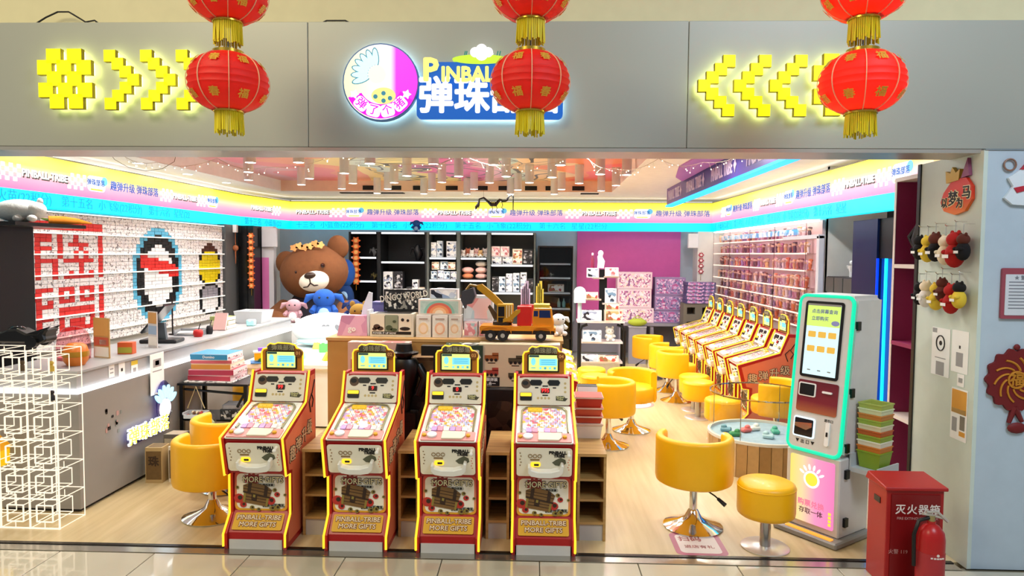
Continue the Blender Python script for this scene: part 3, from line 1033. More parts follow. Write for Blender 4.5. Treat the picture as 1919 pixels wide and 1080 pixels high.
    for x, z in ((.15, .05), (.15, .02), (.15, -.01), (-.04, -.055), (-.015, -.055), (.01, -.055), (.035, -.055)):
        m = MB(); m.prism(circ(.009, 8, x, z), .003, .004, 4, Bk); m.obj('dot_print', PPM, bp_)
    m = MB(); m.prism(rrect(.082, .055, .006, 2, -.125, -.045), .003, .010, 0, Bk); cs = m.obj('coin_slot', BLACK, bp_)
    m = MB(); m.prism(rrect(.078, .024, .005, 2, -.125, -.032), .010, .014, 0, Bk); m.obj('coin_light', NEON, cs)
    # topper
    tp = MB()
    Y = .535
    outl = [(-.148, 0), (-.148, .135), (-.138, .155), (-.108, .162), (-.104, .18), (-.085, .195), (-.05, .190), (-.03, .20), (.02, .198), (.06, .195), (.095, .185), (.105, .165), (.14, .15), (.15, .13), (.15, 0)]
    T_ = at(0, Y, 1.095)
    tp.prism(outl, 0, .02, 0, T_); tpo = tp.obj('topper', mat('topper_amber', '#B4701E', .45, noise=.35, nscale=14), t)
    m = MB(); m.tube([(x, Y - .02, 1.095 + z) for x, z in outl], .006, 6); m.obj('topper_neon', NEON, tpo)
    m = MB(); m.prism(rrect(.225, .128, .004, 2, -.005, .078), .02, .026, 0, T_); sb = m.obj('screen_bezel', mat('bezel_brown', '#2C1E10', .4), tpo)
    m = MB(); m.prism(rrect(.205, .112, .002, 2, -.005, .08), .026, .028, 0, T_); m.obj('screen', SCRY, sb)
    m = MB(); m.prism(rrect(.125, .05, .004, 2, .03, .085), .028, .0286, 0, T_)
    m.prism(rrect(.07, .014, .002, 2, -.07, .128), .028, .0286, 1, T_)
    for k in range(3): m.prism(rrect(.10, .004, .001, 2, .03, .10 - .014 * k), .0286, .029, 2, T_)
    for k in range(4): m.prism(rrect(.016, .016, .004, 2, -.025 + .034 * k, .043), .028, .0286, 2 if k % 2 else 0, T_)
    m.prism(circ(.017, 10, -.075, .09, .028), .028, .0286, 0, T_); m.prism(rrect(.03, .005, .001, 2, -.075, .045), .028, .0286, 2, T_)
    m.obj('screen_print', [SCRL, SCRD, mat('screen_blue', '#4FB4D6', emit=.8)], sb)
    m = MB(); m.prism([(-.10, .145), (-.105, .175), (-.085, .192), (-.055, .186), (-.03, .196), (.06, .192), (.092, .18), (.088, .148)], .02, .034, 0, T_)
    lo = m.obj('stone_logo', STONE, tpo, bev=.003)
    m = MB(); m.text('弹珠部落', .042, T_ @ Matrix.Translation((.012, .166, .036)), 0, .003, .02); m.obj('logo_lettering', STONEL, lo)
    m = MB(); m.lathe([(.031, 0), (.031, .012), (.027, .016), (0, .016)], n=18, M=T_ @ Matrix.Translation((.122, .128, .02)))
    nd = m.obj('number_disc', mat('disc_wood', '#7A4A1C', .5), tpo)
    return t, nd, T_


NUMB = {}
MACH = []
digits = ['99', '9', '0', '995']
fx = [-1.885, -1.225, -.625, -.005]
desc = ['gold neon pinball machine numbered 01, beside the yellow swivel chair', 'gold neon pinball machine numbered 02, second in the front row',
        'gold neon pinball machine numbered 03, third in the front row', 'gold neon pinball machine numbered 04, at the aisle end of the front row']
for k in range(4):
    t, nd, T_ = make_machine(digits[k])
    t.location = (fx[k], 4.31, 0); t['label'] = desc[k]; t['group'] = 'front row of pinball machines'
    m = MB(); m.text('0%d' % (k + 1), .034, T_ @ Matrix.Translation((.122, .128, .0375)), 0, .001, .03)
    m.obj('number', mat('number_amber', '#E8A860', .5), nd)
    MACH.append(t)
# the wall row faces the aisle
ordw = ['nearest the ticket kiosk', 'second from the kiosk', 'third from the kiosk', 'middle one of seven', 'fifth from the kiosk', 'second from the rear wall', 'nearest the rear wall']
for k in range(7):
    dup(MACH[2], (2.12, 7.72 + .56 * k, 0), -PI / 2, 'neon pinball machine in the row under the figure shelves, ' + ordw[k], 'pinball machines along the figure wall')
for k in range(4):
    dup(MACH[0], (.27, 6.60 + .52 * k, 0), PI / 2, 'neon pinball machine in the island row facing the aisle, ' + ['right behind the toy truck', 'second behind the toy truck', 'third behind the toy truck', 'farthest of four'][k], 'pinball machines on the island')
# ================================================================== SEATS
def tub_chair(dz=0.0):
    t = thing('swivel_chair', 'chair', 'chair')
    # curved back shell: opening faces +y
    ro, ri, z0, z1 = .272, .212, .335 + dz, .672 + dz
    n = 30
    a0, a1 = R(-208), R(28)
    m = MB(); vs, fs = [], []
    sec = []
    for k in range(9):      # rounded rim section (radius, z)
        a = PI * k / 8
        sec.append(((ro + ri) / 2 + (ro - ri) / 2 * math.cos(a), z1 - .03 + .03 * math.sin(a)))
    sec = [(ro - .025, z0), (ro - .006, z0 + .012), (ro, z0 + .04)] + sec + [(ri, z0 + .1)]
    q = len(sec)
    for k in range(n + 1):
        a = a0 + (a1 - a0) * k / n
        for r_, z in sec:
            vs.append((r_ * math.cos(a), r_ * math.sin(a), z))
    for k in range(n):
        for j in range(q - 1):
            fs.append((k * q + j, (k + 1) * q + j, (k + 1) * q + j + 1, k * q + j + 1))
    fs.append(tuple(range(q))); fs.append(tuple(n * q + j for j in range(q))[::-1])
    m.add(vs, fs, 0, True)
    m.obj('backrest', YEL, t)
    m = MB(); m.lathe([(0, z0 - .002), (.2, z0 - .002), (.24, z0 + .01), (.25, z0 + .04), (.25, z0 + .145), (.238, z0 + .165), (.2, z0 + .175), (0, z0 + .18)], n=30)
    m.obj('seat', YEL, t)
    m = MB(); m.cyl((0, 0, .05), (0, 0, .335 + dz), .028, n=16); m.lathe([(.05, .30 + dz), (.05, .333 + dz)], n=16); m.obj('column', CHROME, t)
    m = MB(); m.lathe([(0, .002), (.205, .002), (.21, .01), (.17, .025), (.11, .045), (.06, .075), (.038, .12), (.03, .13)], n=32); m.obj('base', CHROME, t)
    m = MB(); m.tube([(.05, -.05, .31 + dz), (.14, -.10, .27 + dz), (.17, -.12, .25 + dz)], .006, 6); lv = m.obj('lever', BLACK, t)
    m = MB(); m.cyl((.16, -.112, .256 + dz), (.21, -.14, .222 + dz), .012, .016, 8); m.obj('lever_grip', BLACK, lv)
    return t


def drum_stool():
    t = thing('drum_stool', 'stool', 'stool')
    m = MB(); m.lathe([(0, .222), (.165, .222), (.183, .235), (.187, .26), (.187, .415), (.18, .437), (.16, .448), (0, .453)], n=32); m.obj('seat', YEL, t)
    m = MB(); m.tube([(.186 * math.cos(2 * PI * k / 32), .186 * math.sin(2 * PI * k / 32), .417) for k in range(32)], .004, 5, 0, True); m.obj('piping', YEL, t)
    m = MB(); m.cyl((0, 0, .012), (0, 0, .222), .035, n=18); m.obj('column', mat('brushed_steel', '#B9B8B4', .25, 1.0), t)
    m = MB(); m.lathe([(0, 0), (.155, 0), (.157, .006), (.15, .012), (0, .014)], n=32); m.obj('base', mat('pale_steel', '#DAD8D4', .3, .6), t)
    return t


ch = tub_chair()
ch.location = (1.065, 4.88, 0); ch.rotation_euler = (0, 0, R(-10)); tag(ch, 'yellow swivel tub chair on chrome base by the front floor sticker', None, 'yellow swivel chairs')
SEATS = [
    (-2.44, 4.82, R(8), 'yellow swivel tub chair beside pinball machine 01'),
    (-2.62, 5.42, R(-5), 'yellow swivel tub chair just behind the front one at the counter side'),
    (-3.0, 6.98, R(20), 'yellow swivel tub chair between the black desk and the white play table'),
    (.64, 6.92, R(85), 'yellow swivel tub chair at the island row, nearest machine 04'),
    (.95, 7.55, R(185), 'yellow swivel tub chair turned towards the shopfront in the aisle'),
    (1.62, 10.75, R(-120), 'yellow swivel tub chair at the figure wall row, farthest back'),
    (1.74, 9.80, R(-75), 'yellow swivel tub chair at the figure wall row, second from the rear'),
    (1.74, 9.14, R(-95), 'yellow swivel tub chair at the figure wall row, next to the drum stools'),
    (2.36, 7.06, R(60), 'yellow swivel tub chair seen through the round glass tank'),
]
low = tub_chair(-.075)
low.location = (-2.44, 4.82, 0); low.rotation_euler = (0, 0, R(8)); tag(low, 'yellow swivel tub chair beside pinball machine 01', None, 'yellow swivel chairs')
for x, y, rz, lab in SEATS[1:]:
    dup(low if x < -2 else ch, (x, y, 0), rz, lab, 'yellow swivel chairs')
st = drum_stool()
st.location = (1.475, 4.56, 0); tag(st, 'yellow drum stool on a flat steel disc in front of the kiosk', None, 'yellow drum stools')
for x, y, lab in ((1.82, 8.20, 'yellow drum stool by the figure wall row, nearer of the two'), (1.86, 8.61, 'yellow drum stool tucked behind another at the figure wall row'),
                  (1.86, 7.22, 'yellow drum stool just behind the round glass tank'), (.62, 8.5, 'yellow drum stool at the far end of the island row'), (.6, 9.0, 'yellow drum stool behind the island chairs near the tiered stand')):
    dup(st, (x, y, 0), 0, lab, 'yellow drum stools')
# ================================================================== COUNTER SIDE
t = thing('service_counter', 'long grey service counter with a glowing white light bar', 'counter', (0, 0, 0))
CG = mat('counter_grey', '#8A8782', .4, noise=.03)
m = MB(); m.b2((-4.05, 4.80, .03), (-3.43, 9.0, .895)); m.obj('front_body', CG, t)
m = MB(); m.b2((-4.05, 4.84, 0), (-3.46, 9.0, .03)); m.obj('plinth', mat('plinth_black', '#201D1B', .5), t)
m = MB(); m.b2((-4.05, 4.80, .925), (-3.44, 9.0, 1.045)); m.obj('upper_ledge', mat('ledge_grey', '#A5A6A8', .4), t)
m = MB(); m.b2((-4.1, 4.78, 1.045), (-3.42, 9.02, 1.062)); m.obj('top', mat('counter_top', '#9EA0A2', .35), t)
m = MB(); m.b2((-3.445, 4.79, .893), (-3.418, 9.0, .928)); m.b2((-5.0, 4.783, .893), (-3.418, 4.80, .928)); m.obj('light_bar', LED, t)

# mosaic wall of little boxes: picture built from coloured blocks
ROWS, COLS = 33, 52
BW, BH = .0795, .0425
grid = [[None] * COLS for _ in range(ROWS)]
RED_ART = ['################', '................', '##.###.#..#....#', '...#...#.####..#', '##.###.#...#...#', '.#.#...#..#.#..#', '##.####.######.#', '...#..#....#...#', '.#.#..#..#.#.#.#',
           '##.#..#.######.#', '................', '#..###.###.###.#', '#.##...#.#.#.#.#', '##.#.#.###.###.#', '#..###.........#', '#..#...#######.#', '##.###.#.....#.#', '#..#...#.###.#.#', '#.##.#.#######.#', '...............#']
for r_ in range(28):
    for c_, chv in enumerate(RED_ART[int(r_ * 20 / 28)]):
        if chv == '#': grid[2 + r_][c_] = 'red'
# plain upright oval in blue, black and white with a red sash (generic pattern)
for r_ in range(ROWS):
    for c_ in range(COLS):
        d_ = ((c_ - 29.5) / 7.2) ** 2 + ((r_ - 16.0) / 14.8) ** 2
        if d_ < 1: grid[r_][c_] = 'blue' if d_ > .70 else 'black' if d_ > .38 else 'plain'
        if d_ < .62 and 11 <= r_ - (c_ - 29.5) * .35 < 15: grid[r_][c_] = 'red'
        # small oval pair near the end panel
        e_ = ((c_ - 46.5) / 4.2) ** 2 + ((r_ - 14.0) / 6.2) ** 2
        if e_ < 1.12: grid[r_][c_] = 'black' if e_ > .82 else 'yellow'
        g_ = ((c_ - 46.5) / 4.0) ** 2 + ((r_ - 25.0) / 5.6) ** 2
        if r_ > 20 and g_ < 1.12: grid[r_][c_] = 'black' if g_ > .72 else 'grey' if r_ < 25 else 'plain'
for r_, w_ in ((6, 0), (7, 1), (8, 2)):
    for c_ in range(46 - w_, 48 + w_): grid[r_][c_] = 'brown'
BM = {'red': mat('block_red', '#D5322E', .4), 'blue': mat('block_blue', '#5AAFD2', .4), 'black': mat('block_black', '#15191C', .4), 'plain': mat('block_white', '#EDEFF0', .5),
      'yellow': mat('block_yellow', '#DDC81F', .4), 'brown': mat('block_brown', '#4A2B22', .5), 'grey': mat('block_grey', '#8C8A92', .5), 'pink': mat('block_pink', '#D998AC', .5)}
SPECK = print_mat('block_speckled', ['#EFEFF0', '#F4F2F0', '#E9EAEE', '#F2F0EE', '#CFCACB', '#F4F4F2', '#ECECEC', '#8A8688', '#F1F0EF', '#EEE9E6'], 55, .5)
t = thing('block_mosaic', 'wall mosaic of small glossy blocks on lit shelves behind the counter', 'mosaic', (-5.06, 6.24, .92))
m = MB(); m.b2((-.07, 0, -.02), (-.03, COLS * BW, 1.42)); m.obj('backing', mat('mosaic_back', '#DADBDE', .6), t)
master = {}
n_ind = 0
rest = MB(); rest_cols = list(BM.keys())
rnd = random.Random(3)
cells = sorted([(c, r_) for r_ in range(ROWS) for c in range(COLS) if grid[r_][c] and grid[r_][c] != 'plain'])
ind = set(cells[:300])
for (c, r_) in cells:
    z = 1.405 - (r_ + .5) * BH
    y = (c + .5) * BW
    if (c, r_) in ind:
        k = grid[r_][c]
        if k not in master:
            q_ = MB(); q_.box((0, 0, 0), (.045, BW - .004, BH - .003))
            master[k] = q_.obj('block', BM[k], t, (0, y, z))
        else:
            o = master[k].copy(); COL.objects.link(o); o.parent = t; o.location = (rnd.uniform(-.003, .003), y, z)
    else:
        rest.box((rnd.uniform(-.003, .003), y, z), (.045, BW - .004, BH - .003), rest_cols.index(grid[r_][c]))
if rest.v:
    o = rest.obj('coloured_blocks', [BM[k] for k in rest_cols], t); o['kind'] = 'stuff'
wh = MB()
for r_ in range(ROWS):
    for c in range(COLS):
        if grid[r_][c] in (None, 'plain'):
            wh.box((rnd.uniform(-.004, .003), (c + .5) * BW, 1.405 - (r_ + .5) * BH), (.045, BW - .004, BH - .003), 1 if grid[r_][c] == 'plain' else 0)
o = wh.obj('white_blocks', [SPECK, BM['plain']], t); o['kind'] = 'stuff'
for z in (1.415, 1.2, .985, .77, .555, .34, .125):
    m = MB(); m.b2((-.03, 0, z - .006), (.05, COLS * BW, z + .004)); sh = m.obj('shelf', mat('shelf_clear_white', '#F0F0EE', .3), t)
    m = MB(); m.b2((.05, 0, z - .007), (.056, COLS * BW, z + .005)); m.obj('light_strip', mat('strip_warm', '#FFF4E0', emit=1.7), sh)

# grey end panel, black column, pink-white post towards the bear corner
b = MB(); b.b2((-5.15, 10.45, 0), (-5.02, 11.1, 2.37)); struct(b.obj('wall_panel', mat('panel_dark_grey', '#6B6D6E', .35, .2)))
b = MB(); b.b2((-4.96, 10.75, 0), (-4.71, 11.1, 2.36)); b.b2((-4.84, 10.74, 0), (-4.81, 10.76, 2.36)); struct(b.obj('wall_column', mat('black_gloss', '#0F1012', .18)))
b = MB(); b.b2((-4.70, 11.05, .86), (-4.58, 11.15, 1.85), 1); b.b2((-4.70, 11.05, 0), (-4.58, 11.15, .86), 0); b.b2((-4.70, 11.05, 1.85), (-4.58, 11.15, 2.36), 0)
b.b2((-4.58, 11.045, 0), (-4.50, 11.155, 2.36), 0)
struct(b.obj('wall_post', [mat('post_white', '#D5D6DC', .5), mat('post_pink', '#D776B4', .5)]))


def charm_string(label, x, y, z, n, cols, w=.07, step=.11):
    t = thing('paper_garland', label, 'garland', (x, y, z))
    m = MB(); m.cyl((0, 0, -n * step - .06), (0, 0, .06), .004, n=5); m.obj('cord', GOLD, t)
    for k in range(n):
        m = MB()
        pts = [((1 + .25 * math.cos(6 * a)) * w * math.cos(a), (1 + .25 * math.cos(6 * a)) * w * .85 * math.sin(a)) for a in [2 * PI * j / 24 for j in range(24)]]
        m.prism(pts, .0, .012, 0, at(0, 0, -k * step))
        m.prism(circ(w * .5, 10), .012, .018, 1, at(0, 0, -k * step))
        m.obj('paper_charm', cols, t)
    return t


CH = [mat('charm_orange', '#D9682F', .5), mat('charm_gold', '#EBB56A', .5)]
charm_string('orange cut-paper garland hanging on the black column by the bear', -4.74, 10.735, 2.20, 9, CH, .05, .10)
charm_string('orange cut-paper garland hanging on the black shelving beside the bear', -3.46, 12.23, 2.16, 8, CH, .07, .105)
m = MB(); m.cyl((0, 0, 0), (0, 0, .2), .006, n=6); m.ell((0, 0, -.05), (.05, .03, .05), 12, 7); m.cyl((0, 0, -.3), (0, 0, -.1), .004, .012, n=6)
t = thing('wall_charm', 'small hanging knot charm on the dark grey end panel', 'ornament', (-4.98, 10.7, 2.05))
m.obj('knot', mat('charm_brown', '#A5603C', .5), t)
m = MB(); m.b2((-.03, -.03, .2), (.03, .03, .32)); m.obj('tag_card', PAPER, t)
m = MB(); m.b2((-.13, -.03, -.16), (.13, .02, .16)); o = m.obj('wall_speaker', mat('speaker_white', '#D8DCE4', .5), loc=(-4.55, 11.015, 2.18), bev=.01)
tag(o, 'white box speaker on the pink and white post', 'speaker')

# ---------------------------------------------------------------- LED wire rack
RX0, RX1, RY0, RY1 = -4.65, -3.375, 4.505, 4.765
NC, NR = 6, 6
cw = (RX1 - RX0) / NC; chh = 1.245 / NR
t = thing('wire_cube_rack', 'glowing white wire rack of nested cubes at the counter end', 'rack', (RX1, RY0, 0))
WL = mat('rack_led', '#FFEBD0', emit=1.15)
for side, yy in (('front', 0), ('rear', RY1 - RY0)):
    for i in range(NC + 1):
        m = MB(); m.bar((-i * cw, yy, 0), (-i * cw, yy, 1.25), .009 if side == 'front' else .005); m.obj('post', WL, t)
    for j in range(NR + 1):
        m = MB(); m.bar((-NC * cw, yy, .005 + j * chh), (0, yy, .005 + j * chh), .009 if side == 'front' else .005); m.obj('rail', WL, t)
for i in range(NC + 1):
    for j in range(NR + 1):
        m = MB(); m.bar((-i * cw, 0, .005 + j * chh), (-i * cw, RY1 - RY0, .005 + j * chh), .0045); m.obj('depth_bar', WL, t)
ic = MB(); s_ = .058; d_ = .2
cr = [(-s_, -s_), (s_, -s_), (s_, s_), (-s_, s_)]
for k in range(4):
    a, c = cr[k], cr[(k + 1) % 4]
    ic.bar((a[0], 0, a[1]), (c[0], 0, c[1]), .0075); ic.bar((a[0], d_, a[1]), (c[0], d_, c[1]), .0045); ic.bar((a[0], 0, a[1]), (a[0], d_, a[1]), .0045)
ic.bar((0, 0, s_), (0, 0, chh / 2), .004); ic.bar((0, d_, s_), (0, d_, chh / 2), .004)
ic.bar((0, 0, -s_), (0, 0, -chh / 2), .004)
i0 = None
for i in range(NC):
    for j in range(NR):
        l = (-(i + .5) * cw, .0, .005 + (j + .5) * chh)
        if i0 is None: i0 = ic.obj('inner_cube', WL, t, l)
        else:
            c = i0.copy(); COL.objects.link(c); c.parent = t; c.location = l
# little things standing in the rack
def rack_spot(i, j): return (RX1 - (i + .5) * cw, RY0 + .1, .005 + (j + .5) * chh - .052)
for i, j, colr, lab in ((1, 5, '#4A3A22', 'tiny brown figurine in the top row of the wire rack'), (0, 5, '#B79A3A', 'tiny olive figurine in the top corner cell of the wire rack'), (0, 4, '#17171A', 'tiny black figurine in the second row of the wire rack')):
    x, y, z = rack_spot(i, j)
    tt = thing('figurine', lab, 'figurine', (x, y, z))
    m = MB(); m.lathe([(0, 0), (.02, 0), (.018, .03), (.01, .045), (0, .048)], n=12); m.obj('figure_body', mat('fig' + colr, colr, .5), tt)
    m = MB(); m.ell((0, 0, .058), .016, 10, 6); m.obj('figure_head', mat('fig' + colr, colr, .5), tt)
x, y, z = rack_spot(2, 2)
tt = thing('toy_house', 'yellow glowing toy house inside the wire rack', 'toy house', (-3.99, 4.64, .395))
YH = mat('toy_house_yellow', '#FFC800', emit=.75)
m = MB(); m.b2((-.1, -.07, 0), (.1, .07, .12)); m.obj('house_wall', YH, tt)
m = MB(); m.prism([(-.12, .12), (.12, .12), (0, .22)], -.08, .08, 0, FRONT); m.obj('house_roof', mat('toy_house_roof', '#F0A800', .5), tt)
m = MB(); m.b2((-.02, -.075, .0), (.03, -.068, .06)); m.obj('house_door', mat('toy_door', '#7A5200', .5), tt)

# black toy car on the rack
t = thing('toy_car', 'black finned toy car on top of the wire rack', 'toy car', (-3.74, 4.64, 1.262), R(4))
m = MB()
m.prism([(-.27, .035), (-.27, .07), (-.18, .095), (-.10, .10), (-.04, .125), (.03, .13), (.09, .10), (.17, .10), (.2, .13), (.25, .135), (.22, .09), (.235, .05), (.2, .03)], -.07, .07, 0, FRONT)
m.obj('car_body', BLACK, t, bev=.012)
for sx in (-.19, .14):
    for sy in (-.07, .07):
        m = MB(); m.cyl((sx, sy - .02, .04), (sx, sy + .02, .04), .04, n=16); m.obj('wheel', BLACK, t)
for sy in (-.055, .055):
    m = MB(); m.prism([(.1, .1), (.26, .15), (.2, .1)], sy - .006, sy + .006, 0, FRONT); m.obj('fin', BLACK, t)
m = MB(); m.ell((-.01, 0, .12), (.06, .04, .03), 12, 7); m.obj('canopy', mat('dark_glass', '#101418', .08), t)

# black cabinet with toys on its top board
t = thing('black_cabinet', 'tall black cabinet behind the glowing wire rack', 'cabinet', (-4.6, 5.15, 0))
m = MB(); m.b2((-.5, 0, 0), (.2, .5, 2.14)); m.obj('body', mat('cabinet_black', '#0E0F11', .35), t)
m = MB(); m.b2((-.5, -.02, 2.14), (.46, .80, 2.17)); m.obj('top_board', mat('cabinet_black', '#0E0F11', .35), t)
m = MB(); m.b2((-.5, -.006, 1.80), (.2, 0, 1.81)); m.obj('shelf_line', mat('line_grey', '#5E6468', .4), t)
m = MB(); m.b2((-.5, -.008, 1.33), (.2, 0, 1.36)); m.obj('blue_glass', mat('blue_glow_glass', '#3A8FA8', .2), t)
PLW = mat('plush_white', '#DDE3E2', .9, bump=.3, nscale=60)
t = thing('white_plush', 'white round plush pig lying on the black cabinet board', 'plush toy', (-4.33, 5.42, 2.172))
m = MB(); m.ell((0, 0, .095), (.21, .13, .095), 20, 12); m.ell((.17, -.03, .1), (.07, .07, .065), 14, 8); m.obj('plush_body', PLW, t)
for dx in (-.02, .1): m = MB(); m.ell((dx + .08, -.1, .03), (.035, .04, .03), 10, 6); m.obj('paw', PLW, t)
m = MB(); m.ell((.15, .03, .17), (.03, .012, .035), 10, 6); m.obj('ear', PLW, t)
t = thing('carrot_plush', 'orange carrot plush lying behind the white plush pig', 'plush toy', (-4.25, 5.75, 2.172))
m = MB(); m.tube([(-.05, -.05, .035), (.03, .02, .035), (.1, .1, .03), (.18, .18, .015)], [.035, .036, .026, .004], 10); m.obj('plush_body', mat('plush_orange', '#D98220', .8), t)
m = MB()
for k in range(3): m.tube([(-.05, -.05, .035), (-.1 - .01 * k, -.1 + .03 * k, .05)], [.012, .004], 6)
m.obj('leaf_top', mat('leaf_green', '#5E7A2E', .7), t)

# ---------------------------------------------------------------- things on the counter
CT = 1.063
t = thing('pumpkin_jar', 'orange glazed pumpkin jar at the near end of the counter', 'jar', (-3.62, 5.05, CT))
m = MB(); m.lathe([(0, 0), (.06, 0), (.085, .04), (.09, .1), (.075, .15), (.05, .17), (.0, .175)], n=20); m.obj('jar_body', mat('pumpkin_orange', '#D9772B', .35), t)
m = MB(); m.lathe([(.091, .07), (.093, .09), (.091, .11)], n=20); m.obj('band', mat('jar_amber', '#A8781A', .4), t)
def standee(name, label, x, y, w, h, rz, base, prints, cat='sign'):
    t = thing(name, label, cat, (x, y, CT), rz)
    m = MB(); m.b2((-w / 2, -.003, 0), (w / 2, .003, h)); m.obj('sheet', base, t)
    m = MB(); m.b2((-w / 2 - .01, -.04, 0), (w / 2 + .01, .04, .008)); m.obj('stand_foot', GLASS, t)
    m = MB()
    for (x0, z0, x1, z1, k) in prints: m.b2((x0, -.006, z0), (x1, -.004, z1), k)
    m.obj('sheet_print', [mat('print_orange', '#D9A05A', .5), mat('print_white', '#EFEAE0', .5), mat('print_red', '#C8644A', .5), mat('print_blue', '#9FB9D6', .5)], t)
    return t
standee('menu_stand', 'tan picture menu board standing on the counter beside the pumpkin jar', -3.66, 5.42, .19, .33, R(-20), mat('menu_tan', '#C8A064', .5), [(-.085, .18, .085, .32, 0), (-.085, .1, .085, .17, 2), (-.085, .01, .085, .09, 1), (-.02, .11, .06, .15, 1)])
standee('price_sheet', 'pale upright price sheet standing beside the payment screen', -3.60, 6.05, .15, .33, R(-30), mat('sheet_pale', '#DCD8D6', .4), [(-.065, .22, .065, .32, 0), (-.065, .12, .065, .2, 3), (-.065, .02, .065, .1, 1)])
t = thing('clear_dome', 'clear pink plastic dome container behind the pumpkin jar', 'container', (-3.85, 5.35, CT))
m = MB(); m.lathe([(.12, 0), (.125, .1), (.11, .2), (.07, .25), (0, .27)], n=20); m.obj('dome', glass_mat('pink_clear', '#F2C8CC', .15), t)
m = MB(); m.lathe([(0, 0), (.11, 0), (.11, .02), (0, .02)], n=20); m.obj('dome_base', mat('base_pink', '#D99AA0', .4), t)
t = thing('candy_box', 'small orange and green candy box by the menu board', 'box', (-3.6, 5.66, CT), R(10))
m = MB(); m.b2((-.06, -.04, 0), (.06, .04, .1)); m.obj('carton', mat('candy_orange', '#C8572A', .5), t)
m = MB(); m.b2((-.055, -.043, .01), (.055, -.04, .06)); m.obj('front_print', mat('candy_green', '#9A9A3A', .5), t)
# payment screen
t = thing('payment_terminal', 'black tilted payment screen on a grey stand on the counter', 'terminal', (-3.72, 6.4, CT), R(8))
m = MB(); m.b2((-.17, -.1, 0), (.17, .12, .035)); m.obj('base', mat('terminal_black', '#17181C', .3), t, bev=.008)
m = MB(); m.prism([(-.07, .03), (.06, .03), (.04, .19), (-.03, .19)], -.012, .012, 0, Matrix.Rotation(R(-20), 4, 'Z') @ FRONT); m.obj('stand', mat('terminal_grey', '#6E7880', .3, .4), t)
m = MB(); m.box((0, 0, 0), (.34, .26, .018), M=Matrix.Translation((-.03, 0, .235)) @ Matrix.Rotation(R(-50), 4, 'Y')); m.obj('screen', mat('terminal_dark', '#22262B', .15), t)
for nm, lab, x, y, col_, r_, h in (('red_pot', 'small red round pot beside the payment screen', -3.6, 6.86, '#B0201F', .05, .075), ('pen_cup', 'black cup of pens near the red pot', -3.6, 7.1, '#1D1C20', .035, .09)):
    t = thing(nm, lab, 'pot', (x, y, CT))
    m = MB(); m.lathe([(0, 0), (r_ * .8, 0), (r_, h * .4), (r_ * .9, h * .85), (r_ * .6, h), (0, h)], n=16); m.obj('pot_body', mat('pot' + col_, col_, .4), t)
    m = MB()
    m.cyl((0, 0, h * .8), (.02, .01, h + .06), .005, n=6); m.obj('pen' if 'pen' in nm else 'lid_knob', INK, t)
t = thing('flag_pole', 'thin black rod standing on the counter before the mosaic', 'rod', (-3.95, 7.0, CT))
m = MB(); m.cyl((0, 0, 0), (0, 0, .42), .008, n=8); m.obj('rod', BLACK, t)
m = MB(); m.lathe([(0, 0), (.04, 0), (.04, .012), (0, .012)], n=14); m.obj('base', BLACK, t)
t = thing('paper_tray', 'grey wire tray of papers on the counter', 'tray', (-3.75, 7.0, CT), R(10))
m = MB(); m.b2((-.14, -.1, 0), (.14, .1, .01)); m.b2((-.14, -.1, .01), (-.13, .1, .06)); m.b2((.13, -.1, .01), (.14, .1, .06)); m.b2((-.14, .09, .01), (.14, .1, .06)); m.obj('tray', mat('wire_grey', '#7C8084', .4), t)
for k in range(3): m = MB(); m.box((0, 0, .016 + .008 * k), (.24, .17, .005), rz=.08 * k); m.obj('sheet', PAPER, t)
for k, (w, c, a, lab) in enumerate(((.24, '#B9A98C', 0, 'beige book at the bottom of the counter book pile'), (.22, '#C9C0A2', .1, 'cream book in the middle of the counter book pile'), (.2, '#8F9A5C', -.1, 'olive book on top of the counter book pile'))):
    t = thing('book', lab, 'book', (-3.72, 7.65, CT + .047 * k), a, 'books on the counter')
    m = MB(); m.b2((-.1, -w / 2, 0), (.1, w / 2, .045)); m.obj('cover', mat('book' + c, c, .6), t)
    m = MB(); m.b2((.098, -w / 2 + .004, .005), (.1015, w / 2 - .004, .04)); m.obj('pages', PAPER, t)
t = thing('book', 'dusty pink book leaning against the counter book pile', 'book', (-3.66, 7.47, CT), 0, 'books on the counter')
m = MB(); m.box((0, 0, .095), (.14, .02, .2), rx=R(-22)); m.obj('cover', mat('book_pinkish', '#C9A29C', .6), t)
m = MB(); m.box((.0, .004, .096), (.143, .014, .19), rx=R(-22)); m.obj('pages', PAPER, t)
t = thing('plastic_bin', 'pale grey plastic bin at the rear end of the counter', 'bin', (-3.66, 8.35, CT))
m = MB()
w0, w1, h = .15, .18, .15
m.add([(-w0, -w0, 0), (w0, -w0, 0), (w0, w0, 0), (-w0, w0, 0), (-w1, -w1, h), (w1, -w1, h), (w1, w1, h), (-w1, w1, h), (-w1 + .012, -w1 + .012, h), (w1 - .012, -w1 + .012, h), (w1 - .012, w1 - .012, h), (-w1 + .012, w1 - .012, h), (-w0 + .01, -w0 + .01, .01), (w0 - .01, -w0 + .01, .01), (w0 - .01, w0 - .01, .01), (-w0 + .01, w0 - .01, .01)],
      [(3, 2, 1, 0), (0, 1, 5, 4), (1, 2, 6, 5), (2, 3, 7, 6), (3, 0, 4, 7), (4, 5, 9, 8), (5, 6, 10, 9), (6, 7, 11, 10), (7, 4, 8, 11), (8, 9, 13, 12), (9, 10, 14, 13), (10, 11, 15, 14), (11, 8, 12, 15), (12, 13, 14, 15)])
m.obj('bin_shell', mat('bin_grey', '#C5CACD', .4), t)
m = MB(); m.ell((0, 0, .1), (.12, .12, .05), 12, 6); m.obj('bin_liner', mat('bin_inner', '#8D979A', .6), t)
